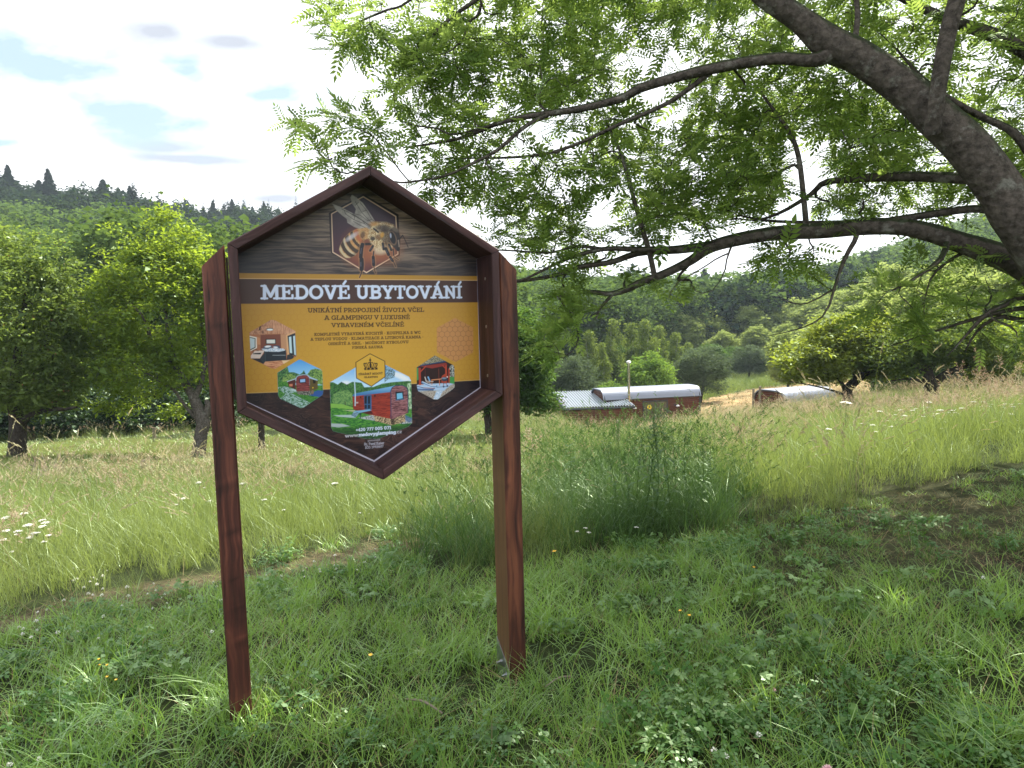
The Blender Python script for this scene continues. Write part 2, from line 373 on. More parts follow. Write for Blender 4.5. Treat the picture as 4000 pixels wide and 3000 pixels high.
base = mixa(base, np.array([.105, .085, .050])*(.45+1.1*nz1[:, None]), Z_['thin']*.35)
base = mixa(base, np.array([.036, .025, .019])*(.4+1.2*nz1[:, None]), Z_['soil'])
base = mixa(base, np.array([.085, .10, .025])*(.7+.6*nz1[:, None]), Z_['mown']*1.0)
nh = fbm(gx.ravel()*1.2, gy.ravel()*.5, 4, 8)
base = mixa(base, np.array([.33, .235, .12])*(.55+.9*nh[:, None]), Z_['hay']*1.0)
far = np.clip((Z_['d']-95)/20, 0, 1); base = mixa(base, np.array([.018, .028, .012])*(.5+nz2[:, None]), far)
na, nr = gx.shape
ii = np.arange(na-1)[:, None]*nr; jj = np.arange(nr-1)[None]
GF = np.stack([ii+jj, ii+jj+1, ii+nr+jj+1, ii+nr+jj], -1).reshape(-1, 4)[:, ::-1]
mt, nt, o = newmat('ground_soil'); p = N(nt, 'ShaderNodeBsdfPrincipled', ins={'Roughness': .95, 'Specular IOR Level': .1})
a = N(nt, 'ShaderNodeAttribute', attribute_name='gcol'); tc = N(nt, 'ShaderNodeTexCoord')
n = N(nt, 'ShaderNodeTexNoise', ins={'Scale': 22.0, 'Detail': 9, 'Roughness': .75}); lk(nt, tc.outputs['Object'], n.inputs['Vector'])
c = N(nt, 'ShaderNodeMix', data_type='RGBA', blend_type='MULTIPLY'); c.inputs[0].default_value = 1
lk(nt, a.outputs['Color'], c.inputs[6]); lk(nt, ramp(nt, n.outputs[0], [(.3, (.35, .35, .35)), (.7, (1.6, 1.6, 1.6))]), c.inputs[7]); lk(nt, c.outputs[2], p.inputs['Base Color'])
b = N(nt, 'ShaderNodeBump', ins={'Strength': .8, 'Distance': .05}); lk(nt, n.outputs[0], b.inputs['Height']); lk(nt, b.outputs[0], p.inputs['Normal']); lk(nt, p.outputs[0], o.inputs[0])
g = obj('ground', npmesh('ground', np.stack([gx.ravel(), gy.ravel(), gzv], -1), GF, mt, {'gcol': ('FLOAT_COLOR', np.concatenate([base, np.ones((len(base), 1))], 1))}, smooth=True))
tag(g, kind='structure')
# ---------------------------------------------------------------- the information board
S_ = 1.15; YAW = .3921
SC0 = EYE+S_*np.array([-.4995, 2.501, .0207])
SU = np.array([math.cos(YAW), math.sin(YAW), 0]); SV = np.array([0, 0, 1.0]); SN = np.array([math.sin(YAW), -math.cos(YAW), 0])
HW, V1, VA, TB, DP = .5*S_, .2917*S_, .5873*S_, .0325*S_, .1771*S_
GP, PW, WP, PD = .0098*S_, .0756*S_, -.0256*S_, .1484*S_
sign_root = None
def ST(V):
    V = np.asarray(V, float); return SC0+V[:, :1]*SU+V[:, 1:2]*SV+V[:, 2:3]*SN
def hexo(Wd, off):
    sl = (VA-V1)/HW; n = math.hypot(1, sl); w = Wd-off; va = VA-off*n; v1 = va-sl*w
    return [(-w, v1), (0, va), (w, v1), (w, -v1), (0, -va), (-w, -v1)]
HO = hexo(HW, 0); HI = hexo(HW, TB)
base_z = float(gz(*(SC0[:2])))
sign_root = empty('information_board', (SC0[0], SC0[1], base_z), 'hexagonal brown timber information board on two posts with a bee and yellow honeycomb print', 'sign')
M_frame = woodmat('frame_wood', (.018, .008, .010), (.050, .020, .020), (.10, .045, .045), ridge=.35, rough=.55)
M_post = woodmat('post_wood', (.022, .008, .007), (.075, .023, .016), (.17, .055, .034), ridge=.45, rough=.5, freq=.8, contrast=1.3)
M_postg = woodmat('post_wood_coarse', (.024, .008, .006), (.085, .027, .016), (.19, .066, .033), ridge=.8, rough=.55, freq=.55, contrast=1.6)
M_postside = woodmat('post_wood_smooth', (.075, .036, .016), (.12, .058, .024), (.15, .075, .032), ridge=.15, rough=.6, freq=.6)
# frame boards
cb = .004
for i in range(6):
    a, b = np.array(HO[i]), np.array(HO[(i+1) % 6]); c, d = np.array(HI[i]), np.array(HI[(i+1) % 6])
    L = np.linalg.norm(b-a); t = (b-a)/L; nrm = np.array([t[1], -t[0]]);
    if nrm@((c+d)/2-(a+b)/2) < 0: nrm = -nrm
    secs = []; wc = []
    nS = 9
    prof = [(0, -DP-.022), (0, -cb), (cb/TB, 0), (1-cb/TB, 0), (1, -cb), (1, -DP-.022)]
    # finer front profile so that the boards are not perfectly straight
    gap = .0012
    for k in range(nS):
        f = k/(nS-1); sec = []
        for (q, w) in prof:
            A = a*(1-q)+c*q; B = b*(1-q)+d*q; P = A*(1-f)+B*f
            P = P+t*gap*(1-2*f)
            w2 = w+(0 if k in (0, nS-1) or w < -.05 else .0018*math.sin(7*f+i*2.1+q*3))
            sec.append((P[0], P[1], w2)); wc.append(((P-a)@t+i*3.7, (P-a)@nrm+i*.37, w2))
        secs.append(sec)
    mb = MB(); mb.loft(secs)
    mb.build('frame_board', M_frame, sign_root, T=ST, attrs={'wc': ('FLOAT_VECTOR', wc), 'kn': ('FLOAT', np.full(len(wc), (-.1, .0, -.15, .05, -.1, .0)[i]))})
# posts: fine front faces that carry the knots
def post(u0, u1, vt0, vt1, vb, mat, knots, name='post'):
    nx, ny = 26, 170
    ch = .006
    us = np.concatenate([[u0], np.linspace(u0+ch, u1-ch, nx), [u1]]); secs = []; wc = []; kn = []
    w0, w1 = WP, WP-PD
    for k in range(ny):
        f = k/(ny-1); sec = []
        for i, u in enumerate(us):
            g = (u-u0)/(u1-u0); top = vt0*(1-g)+vt1*g; v = vb+(top-vb)*f
            w = w0-(ch if i in (0, len(us)-1) else 0)+.0015*math.sin(f*9+u0)
            sec.append((u, v, w)); wc.append((v, u*1.0, w)); s = 0
            for (ku, kv, ru, rv, amt) in knots:
                e = ((u-ku)/ru)**2+((v-kv-(u-ku)*.25)/rv)**2; s += amt*math.exp(-e)
            kn.append(s)
        for (u, w) in ((u1, w1+ch), (u1-ch, w1), (u0+ch, w1), (u0, w1+ch)):
            g = (u-u0)/(u1-u0); top = vt0*(1-g)+vt1*g; v = vb+(top-vb)*f
            sec.append((u, v, w)); wc.append((v, u, w)); kn.append(0)
        secs.append(sec)
    mb = MB(); mb.loft(secs)
    return mb.build(name, mat, sign_root, T=ST, attrs={'wc': ('FLOAT_VECTOR', wc), 'kn': ('FLOAT', kn)})
def uv_at(px, py, w=0.0):
    d = FW+(px-2000.0)/FPX*RT-(py-1500.0)/FPX*UP; p0 = SC0+w*SN
    t = ((p0-EYE)@SN)/(d@SN); P = EYE+t*d-SC0; return P@SU, P@SV
lt0 = uv_at(789, 1041, WP)[1]; lt1 = uv_at(879, 956, WP)[1]; rt0 = uv_at(1953, 982, WP)[1]; rt1 = uv_at(2018, 1056, WP)[1]
kl = [];
for (x, y, ru, rv, am) in ((905, 1870, .2, .012, .35), (905, 1900, .2, .02, -.35), (905, 2080, .03, .012, -.55), (935, 2105, .02, .02, .5), (915, 2262, .02, .008, -.5), (932, 2368, .03, .007, .35), (935, 2376, .035, .006, -.6), (945, 2488, .03, .010, .7), (945, 2510, .04, .02, -.35), (955, 2722, .03, .01, .3), (850, 1270, .03, .012, -.5), (870, 1255, .02, .006, .5), (812, 1160, .012, .03, -.5)):
    u, v = uv_at(x, y, WP); kl.append((u, v, ru, rv, am))
for k in range(40):   # the long drying crack near the left edge
    y = 1075+k*32; x = 806+(y-1075)*.062+6*math.sin(y*.013)+3*math.sin(y*.05); u, v = uv_at(x, y, WP); kl.append((u, v, .0022, .018, -.75 if k < 26 else -.5)); kl.append((u+.006, v, .003, .02, .22))
krt = []
for (x, y, ru, rv, am) in ((1985, 1900, .012, .016, -.7), (1985, 1880, .02, .05, .5), (2010, 1546, .008, .01, -.7), (2000, 1480, .02, .12, .4), (2000, 2050, .015, .15, -.3), (2008, 1330, .012, .3, -.3), (2040, 2550, .05, .2, -.3), (1998, 2450, .02, .25, -.2)):
    u, v = uv_at(x, y, WP); krt.append((u, v, ru, rv, am))
vbl = uv_at(935, 2812, WP)[1]; vbr = uv_at(2025, 2660, WP)[1]
post(-HW-GP-PW, -HW-GP, lt0, lt1, vbl, M_post, kl)
rp = post(HW+GP, HW+GP+PW, rt0, rt1, vbr, M_postg, krt)
# give the inner side of the right post its smoother, browner face
rp.data.materials.append(M_postside)
for f in rp.data.polygons:
    if abs(f.normal @ Vector(SU)) > .9 and (np.array(f.center)-SC0)@SU < HW+GP+PW*.3: f.material_index = 1
# spacer battens in the gap between frame and posts
for s in (-1, 1):
    mb = MB(); mb.box((s*(HW+GP/2), .0, -DP*.55), (GP-.003, V1*1.7, DP*.6)); mb.build('spacer', M_frame, sign_root, T=ST)
M_zinc = simple('galvanised_steel', (.42, .44, .47), .38, 1.0, .2, 60)
M_dark = simple('dark_metal', (.04, .042, .048), .5, .6, .1)
M_screw = simple('screw_steel', (.38, .36, .34), .4, .9, .25, 200)
for (x, y) in ((1896, 1089), (1900, 1276), (1905.5, 1467)):
    # on the inner face of the right board
    d = FW+(x-2000.0)/FPX*RT-(y-1500.0)/FPX*UP; u = HW-TB
    t = ((SC0+u*SU-EYE)@SU)/(d@SU); P = EYE+t*d-SC0; v, w = P@SV, P@SN
    mb = MB(); mb.tube([(u-.0022, v, w), (u+.004, v, w)], [.0075, .0075], 14)
    for aa in (0, 1): mb.box((u-.0028, v, w), (.001, .009 if aa else .0018, .0018 if aa else .009))
    mb.build('screw', M_screw, sign_root, T=ST)
# steel post bracket on the right post, with two bolts; hidden shoe on the left post
ui = HW+GP
def bracket(u, side, vb):
    mb = MB(); t = .004
    w0, w1 = WP-.006, WP-PD+.004
    poly = [(w0, vb-.12), (w0, vb+.055), (w1, vb+.165), (w1, vb-.12)]
    a = [(u, v, w) for w, v in poly]; b = [(u-side*t, v, w) for w, v in poly]; mb.loft([a, b])
    mb.box((u+side*PW/2, vb-.006, (w0+w1)/2), (PW, .006, PD*.7)); mb.tube([(u+side*PW/2, vb-.01, (w0+w1)/2), (u+side*PW/2, vb-.3, (w0+w1)/2)], .02, 10)
    br = mb.build('post_bracket', M_zinc, sign_root, T=ST)
    for (w, v) in ((WP-PD+.055, vb+.055), (WP-.045, vb+.02)):
        m2 = MB(); m2.tube([(u-side*.004, v, w), (u-side*.006, v, w)], .013, 16); m2.tube([(u-side*.006, v, w), (u-side*.015, v, w)], .0095, 6); m2.tube([(u-side*.015, v, w), (u-side*.027, v, w)], .005, 10)
        m2.build('bolt', M_zinc, br, T=ST)
bracket(ui, 1, vbr); # backing panel
Wp = HW-.002; pl = hexo(HW, TB-.014)
mb = MB(); mb.loft([[(x, y, -DP-.0015) for x, y in pl], [(x, y, -DP-.006) for x, y in pl]]); mb.build('panel', simple('panel_board', (.5, .5, .5), .4), sign_root, T=ST)

# ---- the print, painted on a fine grid of the panel; all coordinates are read off the photograph
step = .0018
hx, hy = HW-TB+.006, VA-TB*.9
gu = np.arange(-hx, hx, step); gv = np.arange(-hy, hy, step); GU, GV = np.meshgrid(gu, gv)
q = PX(ST(np.stack([GU.ravel(), GV.ravel(), np.full(GU.size, -DP)], -1))); PXX = q[0].reshape(GU.shape); PYY = q[1].reshape(GU.shape)
IMG = np.zeros(GU.shape+(3,)); AA = 1.5
def box_of(x0, x1, y0, y1):
    m = (PXX >= x0) & (PXX <= x1) & (PYY >= y0) & (PYY <= y1)
    if not m.any(): return None
    r = np.where(m.any(1))[0]; c = np.where(m.any(0))[0]; return slice(r[0], r[-1]+1), slice(c[0], c[-1]+1)
CLIP = None
def put(sl, al, col, mode='mix'):
    if CLIP is not None: al = al*CLIP[sl]
    c = lin(col) if not callable(col) else col(PXX[sl], PYY[sl])
    al = np.clip(al, 0, 1)[..., None]; IMG[sl] = IMG[sl]*(1-al)+c*al
def poly(pts, col, alpha=1.0, off=(0, 0), sc=1.0, soft=None):
    pts = np.array(pts, float)/sc+np.array(off); af = soft or AA
    sl = box_of(pts[:, 0].min()-af-2, pts[:, 0].max()+af+2, pts[:, 1].min()-af-2, pts[:, 1].max()+af+2)
    if sl is None: return
    al = polymask(pts, sl, af); put(sl, al*alpha, col)
def polymask(pts, sl, af=1.5):
    X, Y = PXX[sl], PYY[sl]; ins = np.zeros(X.shape, bool); dm = np.full(X.shape, 1e9)
    for i in range(len(pts)):
        (x0, y0), (x1, y1) = pts[i], pts[(i+1) % len(pts)]
        c = ((y0 > Y) != (y1 > Y)); ins ^= c & (X < (x1-x0)*(Y-y0)/((y1-y0) if y1 != y0 else 1e-9)+x0)
        dm = np.minimum(dm, segd(X, Y, x0, y0, x1, y1))
    sd_ = np.where(ins, dm, -dm); return np.clip(.5+sd_/af, 0, 1)
def segd(X, Y, x0, y0, x1, y1):
    dx, dy = x1-x0, y1-y0; L = dx*dx+dy*dy+1e-12; t = np.clip(((X-x0)*dx+(Y-y0)*dy)/L, 0, 1)
    return np.hypot(X-x0-t*dx, Y-y0-t*dy)
def line(pts, wd, col, alpha=1.0, off=(0, 0), sc=1.0, soft=None):
    pts = np.array(pts, float)/sc+np.array(off); wd = wd/sc; af = soft or AA
    sl = box_of(pts[:, 0].min()-wd-2, pts[:, 0].max()+wd+2, pts[:, 1].min()-wd-2, pts[:, 1].max()+wd+2)
    if sl is None: return
    d = np.full(PXX[sl].shape, 1e9)
    for a, b in zip(pts[:-1], pts[1:]): d = np.minimum(d, segd(PXX[sl], PYY[sl], *a, *b))
    put(sl, np.clip(.5+(wd/2-d)/af, 0, 1)*alpha*min(1, wd/AA if wd < AA else 1), col)
def ell(cx, cy, rx, ry, col, rot=0, alpha=1.0, off=(0, 0), sc=1.0, soft=None):
    cx, cy, rx, ry = cx/sc+off[0], cy/sc+off[1], rx/sc, ry/sc; R = max(rx, ry); af = soft or AA
    sl = box_of(cx-R-af-2, cx+R+af+2, cy-R-af-2, cy+R+af+2)
    if sl is None: return
    X, Y = PXX[sl]-cx, PYY[sl]-cy; c, s = math.cos(rot), math.sin(rot); a = (X*c+Y*s)/rx; b = (-X*s+Y*c)/ry
    put(sl, np.clip(.5+(1-np.hypot(a, b))*min(rx, ry)/af, 0, 1)*alpha, col)
def nzcol(c1, c2, fx=.3, fy=.3, s=0, o=4, k=1.6):
    c1, c2 = lin(c1), lin(c2)
    def f(X, Y):
        n = np.clip((fbm(X*fx, Y*fy, o, s)-.5)*k*1.6+.5, 0, 1)[..., None]; return c1*(1-n)+c2*n
    return f
def gradcol(c1, c2, x0, y0, x1, y1):
    c1, c2 = lin(c1), lin(c2)
    def f(X, Y):
        t = np.clip(((X-x0)*(x1-x0)+(Y-y0)*(y1-y0))/((x1-x0)**2+(y1-y0)**2), 0, 1)[..., None]; return c1*(1-t)+c2*t
    return f
full = (slice(None), slice(None))
# upper planks
def planks(X, Y):
    n = fbm(X*.012, Y*.16+fbm(X*.008, Y*.02, 2, 31)*5, 4, 12); n2 = fbm(X*.006, Y*.5, 3, 14)
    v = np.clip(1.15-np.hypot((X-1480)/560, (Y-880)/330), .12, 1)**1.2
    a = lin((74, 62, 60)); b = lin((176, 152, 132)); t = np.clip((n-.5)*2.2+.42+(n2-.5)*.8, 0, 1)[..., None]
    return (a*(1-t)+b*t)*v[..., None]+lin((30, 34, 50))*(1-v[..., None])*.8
put(full, np.ones(PXX.shape), planks)
for pts in (((930, 915), (1287, 914), (1900, 930)), ((930, 965), (1290, 967), (1900, 982)), ((930, 1023), (1300, 1024), (1560, 1027), (1900, 1031)), ((1100, 845), (1900, 855))):
    line(pts, 2.2, (30, 24, 26), .8)
line(((1540, 876), (1640, 884), (1720, 905)), 1.5, (150, 138, 130), .5)
ell(1205, 1043, 26, 7, (88, 78, 76), .05, .5); ell(1560, 1060, 60, 20, (34, 27, 30), .05, .6, soft=20)
# gold field, strip and title band
GOLD = (214, 160, 52)
def gold(X, Y):
    t = np.clip(1.05-np.hypot((X-1440)/560, (Y-1420)/330)*.5, 0, 1); a = lin((158, 110, 42)); b = lin((206, 160, 58))
    c = a*(1-t[..., None])+b*t[..., None]
    # honeycomb lines, with the perspective of the panel taken from the grid itself
    return c
poly([(900, 1066), (1900, 1079), (1900, 1096), (900, 1088)], gold)
poly([(900, 1086.5), (1900, 1094), (1900, 1097), (900, 1089.5)], (232, 190, 140))
poly([(900, 1089), (1900, 1096.5), (1900, 1181), (900, 1187)], (74, 50, 46))
gp = [(900, 1187), (1900, 1181), (1900, 1483), (1874, 1484.5), (1605, 1500), (1289, 1520.7), (1262, 1521.6), (1085, 1532), (961, 1536.5), (900, 1539)]
poly(gp, gold)
# honeycomb outlines over the gold, fading out towards the middle
hw_ = .0155
def hexlines(U, V, w=.0011):
    a = U/(hw_*math.sqrt(3)); b = V/(hw_*1.5); r = np.round(b); best = np.full(U.shape, 9e9); sec = best.copy()
    for dr in (-1, 0, 1):
        rr = r+dr; sh = (rr % 2)*.5; c = np.round(a-sh)
        for dc in (-1, 0, 1):
            d = np.hypot(U-(c+dc+sh)*hw_*math.sqrt(3), V-rr*hw_*1.5); n = d < best
            sec = np.where(n, best, np.minimum(sec, d)); best = np.where(n, d, best)
    return np.clip(1-(sec-best)/2/w+.3, 0, 1)
HL = hexlines(GU, GV)
sl = box_of(900, 1900, 1187, 1540); gm = polymask(np.array(gp), sl)
fade = np.clip(np.abs(PXX[sl]-1430)/430-.05, 0, 1)*np.clip((PYY[sl]-1150)/80, .5, 1)
put(sl, gm*HL[sl]*fade*.55, (176, 112, 40))
poly([(1820, 1180), (1900, 1180), (1900, 1486), (1876, 1486)], (150, 104, 34), .12)  # right strip darkened: the dimmer reflection beside the frame, painted in
# lower dark planks with light grain
lp = [(900, 1539), (961, 1536.5), (1085, 1532), (1262, 1521.6), (1289, 1520.7), (1605, 1500), (1874, 1484.5), (1900, 1483), (1900, 1900), (900, 1900)]
def low(X, Y):
    w = fbm(X*.009, Y*.03, 3, 40)*16; n = fbm(X*.02, Y*.10+w, 4, 41)
    l = np.abs(((Y*.11+X*.01+w) % 1.0)-.5)*2; t = np.clip((n-.5)*1.6+.35, 0, 1)
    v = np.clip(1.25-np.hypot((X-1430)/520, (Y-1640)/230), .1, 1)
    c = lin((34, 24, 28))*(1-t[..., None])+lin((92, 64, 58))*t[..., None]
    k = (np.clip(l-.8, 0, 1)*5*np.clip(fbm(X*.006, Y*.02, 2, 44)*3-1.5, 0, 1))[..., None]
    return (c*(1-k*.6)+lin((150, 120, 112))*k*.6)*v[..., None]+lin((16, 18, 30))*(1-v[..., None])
poly(lp, low)
line([(900, 1538), (961, 1536), (1085, 1531.5), (1262, 1521), (1605, 1499.5), (1900, 1482.5)], 2.0, (222, 190, 140), .7)
line([(932, 1187), (963, 1536)], 2.0, (222, 180, 130), .6)
# emblem behind the bee (coordinates of the zoomed crop)
Z = dict(off=(1200, 720), sc=4.148)
poly([(905, 155), (1480, 490), (1502, 1150), (970, 1447), (385, 1110), (350, 465)], (34, 24, 34), **Z)
poly([(908, 200), (1435, 520), (1470, 1130), (960, 1430), (415, 1100), (395, 480)], gradcol((58, 46, 66), (92, 48, 60), 1420, 800, 1420, 1060), **Z)
line([(908, 200), (1435, 520), (1470, 1130), (960, 1430), (415, 1100), (395, 480), (908, 200)], 17, (240, 208, 178), **Z)
for (cx, cy, rx, ry) in ((1090, 930, 430, 260), (900, 1150, 260, 170), (1250, 1120, 220, 160)):
    ell(cx, cy, rx, ry, (200, 120, 70), 0, .38, soft=45, **Z)
WG = nzcol((170, 162, 158), (214, 206, 200), .05, .05, 3)
poly([(1110, 615), (1000, 440), (900, 300), (800, 215), (725, 168), (700, 215), (730, 320), (790, 400), (770, 480), (830, 560), (950, 620), (1050, 660)], WG, .95, **Z)
poly([(1130, 745), (960, 620), (760, 480), (560, 375), (400, 310), (470, 420), (560, 500), (640, 560), (650, 620), (760, 690), (850, 722), (980, 722), (1110, 765)], WG, .98, **Z)
for p in (((1120, 745), (900, 590), (700, 470), (560, 400)), ((1100, 750), (930, 640), (760, 575), (620, 480)), ((930, 635), (900, 600)), ((760, 575), (770, 520), (700, 470)), ((980, 720), (850, 660), (750, 600)), ((620, 480), (600, 420)), ((1060, 640), (960, 540), (880, 450), (780, 280)), ((1100, 610), (1040, 560), (960, 420), (860, 300)), ((1040, 570), (980, 590), (860, 500), (780, 480)), ((900, 440), (960, 420)), ((780, 340), (830, 290))):
    line(p, 9, (52, 44, 44), .9, **Z)
line([(1140, 770), (900, 590), (740, 480)], 14, (38, 32, 36), .8, **Z)
# far legs, abdomen
line([(920, 970), (1060, 965), (1080, 1000)], 42, (38, 34, 40), **Z)
ab = [(960, 700), (800, 722), (700, 775), (600, 870), (540, 980), (515, 1065), (550, 1150), (610, 1192), (690, 1190), (765, 1160), (830, 1090), (880, 1000), (930, 900), (1040, 860), (1060, 760)]
poly(ab, nzcol((196, 130, 70), (238, 196, 140), .4, .4, 8), soft=4, **Z)
def stripe(t, w, c, al=.95, bow=55):
    A = np.array([905., 850.]); B = np.array([555., 1140.]); d = (B-A)/np.linalg.norm(B-A); n = np.array([-d[1], d[0]]); P = []
    for s in np.linspace(-1.15, 1.15, 9): P.append(tuple(A+(B-A)*t+n*s*175+d*(bow*(1-s*s)-bow)))
    line(P, w, c, al, soft=2.5, **Z)
abm = polymask(np.array(ab)/4.148+np.array((1200, 720)), full, 4); CLIP = abm
stripe(.16, 60, (206, 110, 70), .8); stripe(.34, 46, (58, 44, 44)); stripe(.47, 40, (224, 170, 110)); stripe(.56, 62, (52, 42, 42)); stripe(.70, 34, (226, 206, 170)); stripe(.80, 58, (40, 34, 38)); stripe(.93, 36, (222, 204, 166)); stripe(1.05, 60, (44, 38, 42))
ell(720, 850, 110, 34, (235, 228, 236), -.6, .75, soft=8, **Z); poly([(840, 990), (900, 890), (980, 900), (960, 1000), (820, 1160), (700, 1200)], (60, 44, 42), .55, soft=10, **Z)
CLIP = None
# thorax, fur
FUR = nzcol((180, 130, 74), (250, 232, 190), .6, .25, 21, 4, 2.2)
poly([(1000, 760), (1040, 660), (1130, 612), (1280, 618), (1400, 660), (1440, 760), (1420, 960), (1300, 1120), (1210, 1090), (1120, 1040), (1040, 960), (980, 860)], FUR, soft=9, **Z)
ell(1210, 985, 150, 110, FUR, 0, 1, soft=9, **Z); ell(1180, 1080, 110, 60, (240, 220, 190), 0, .6, soft=12, **Z)
ell(1250, 720, 145, 58, (70, 66, 72), .12, .8, soft=9, **Z); ell(1080, 640, 70, 36, (226, 160, 72), 0, .7, soft=8, **Z); ell(1270, 860, 62, 190, (62, 46, 44), -.1, .75, soft=9, **Z)
ell(1160, 860, 60, 45, (120, 76, 44), 0, .7, soft=6, **Z); ell(1215, 820, 30, 45, (236, 176, 70), .3, .8, soft=4, **Z); ell(1060, 880, 40, 34, (50, 42, 46), 0, .9, soft=4, **Z); ell(900, 820, 34, 60, (96, 66, 60), .2, .8, soft=5, **Z)
line([(1080, 720), (1150, 775)], 28, (40, 34, 44), **Z)
# head
poly([(1340, 740), (1400, 690), (1470, 730), (1505, 830), (1508, 960), (1492, 1080), (1450, 1075), (1380, 1000), (1320, 940), (1310, 830)], (58, 48, 50), soft=5, **Z)
ell(1430, 730, 70, 36, (150, 132, 116), .5, .6, soft=6, **Z); ell(1385, 872, 60, 118, (150, 118, 96), -.28, .85, soft=3, **Z); ell(1383, 868, 47, 102, (20, 22, 34), -.28, soft=2, **Z); ell(1352, 830, 14, 40, (205, 214, 236), -.1, .9, **Z)
line([(1475, 900), (1490, 1000), (1475, 1075)], 18, (206, 180, 160), .6, **Z); ell(1475, 1050, 26, 36, (34, 32, 40), .2, **Z)
line([(1470, 892), (1500, 880), (1548, 826)], 17, (26, 26, 36), **Z); line([(1548, 826), (1590, 910), (1636, 1020)], 13, (26, 26, 36), **Z)
# legs
def leg(seg):
    for p, w in seg: line(p, w+18, (226, 170, 120), .45, soft=6, **Z)
    for p, w in seg: line(p, w, (34, 34, 46), soft=2, **Z)
    for p, w in seg[:-1]:
        p = np.array(p, float); line([tuple(p[0]*.7+p[-1]*.3-(w*.15, 0)), tuple(p[0]*.3+p[-1]*.7-(w*.15, 0))], w*.2, (120, 120, 138), .6, **Z)
leg([([(895, 975), (880, 1040), (868, 1180)], 62), ([(880, 1215), (885, 1290), (880, 1375)], 70), ([(880, 1385), (878, 1440), (848, 1510)], 18)])
leg([([(1065, 1000), (1020, 1075)], 38), ([(1078, 1090), (1070, 1150)], 22), ([(1070, 1180), (1078, 1305)], 52), ([(1080, 1320), (1090, 1390), (1112, 1440)], 14)])
leg([([(1225, 960), (1240, 1050)], 40), ([(1275, 1040), (1320, 1140)], 50), ([(1345, 1180), (1385, 1240)], 42), ([(1395, 1245), (1415, 1290), (1435, 1335)], 16)])
leg([([(1325, 975), (1362, 1065)], 38), ([(1392, 1050), (1402, 1150)], 20), ([(1405, 1165), (1445, 1200), (1480, 1222)], 11)])
# brown honeycomb hexagon on the right (the code itself is left out)
Zc = dict(off=(900, 1150), sc=2.212)
qh = np.array([(1940, 203), (2098, 285), (2098, 500), (1942, 586), (1785, 500), (1783, 290)])/2.212+np.array((900, 1150))
poly(qh, (196, 140, 84)); sl = box_of(1700, 1860, 1235, 1420); put(sl, polymask(qh, sl)*HL[sl]*.9, (140, 92, 58))
# ---- the four photographs
def hexpic(pts, off, sc):
    p = np.array(pts, float)/sc+np.array(off); return polymask(p, full, 1.5)
# interior
Z = dict(off=(960, 1230), sc=4.327)
CLIP = hexpic([(425, 85), (500, 95), (840, 275), (858, 700), (500, 912), (420, 900), (85, 735), (62, 300)], (960, 1230), 4.327)
poly([(0, 0), (952, 0), (952, 952), (0, 952)], (176, 116, 84), **Z)
poly([(250, 320), (420, 80), (500, 80), (900, 280), (700, 340), (590, 320)], nzcol((178, 122, 92), (216, 166, 132), .5, .06, 3), **Z)
poly([(60, 300), (420, 80), (330, 330), (240, 330), (60, 330)], nzcol((160, 108, 84), (206, 156, 124), .2, .2, 5), **Z)
for x in (250, 330, 400, 470, 540, 620, 700): line([(440+(x-440)*.4, 90), (x, 340)], 5, (120, 78, 60), .6, **Z)
poly([(250, 340), (590, 325), (600, 600), (250, 600)], (128, 74, 60), **Z); poly([(590, 325), (700, 345), (690, 640), (600, 600)], (196, 146, 110), **Z)
poly([(60, 350), (190, 380), (190, 560), (70, 620)], (238, 232, 222), **Z); poly([(62, 372), (165, 395), (165, 555), (75, 600)], (28, 32, 40), **Z); poly([(68, 385), (150, 405), (152, 545), (78, 580)], (196, 214, 220), **Z)
poly([(185, 370), (240, 390), (250, 505), (185, 500)], (206, 146, 104), **Z)
ell(408, 245, 62, 24, (40, 34, 38), **Z); ell(408, 250, 54, 17, (240, 246, 250), **Z); line([(245, 190), (235, 248)], 22, (40, 24, 30), **Z); line([(292, 270), (288, 305)], 14, (40, 24, 30), **Z)
poly([(335, 405), (508, 405), (512, 492), (338, 495)], (24, 26, 32), **Z); poly([(352, 420), (494, 418), (496, 480), (354, 482)], (232, 234, 228), **Z)
poly([(300, 580), (680, 590), (690, 790), (320, 800)], (36, 46, 58), **Z); line([(455, 682), (670, 682)], 6, (190, 200, 205), **Z); line([(330, 640), (330, 790)], 14, (60, 80, 90), **Z)
poly([(260, 575), (420, 560), (640, 570), (670, 600), (560, 625), (330, 620)], nzcol((150, 178, 205), (240, 246, 252), .5, .5, 9), **Z); ell(370, 545, 75, 30, (70, 92, 120), -.1, **Z); ell(372, 535, 52, 18, (240, 244, 250), -.1, **Z); ell(520, 540, 62, 24, (60, 82, 110), .1, **Z); ell(505, 548, 40, 14, (236, 240, 248), .1, **Z)
poly([(85, 690), (150, 610), (320, 600), (240, 735), (85, 735)], (226, 208, 198), **Z); poly([(120, 665), (150, 645), (265, 640), (250, 668)], (30, 28, 34), **Z); line([(130, 660), (120, 600), (165, 580), (210, 610)], 8, (26, 26, 32), **Z)
poly([(90, 738), (240, 740), (320, 790), (300, 830)], (30, 34, 44), **Z); poly([(240, 735), (330, 620), (330, 800), (300, 825)], (46, 54, 64), **Z)
poly([(330, 790), (620, 770), (640, 870), (500, 912), (420, 900), (300, 830)], nzcol((176, 104, 74), (226, 170, 130), .05, .6, 4), **Z); poly([(610, 770), (760, 765), (640, 832)], (232, 200, 160), **Z)
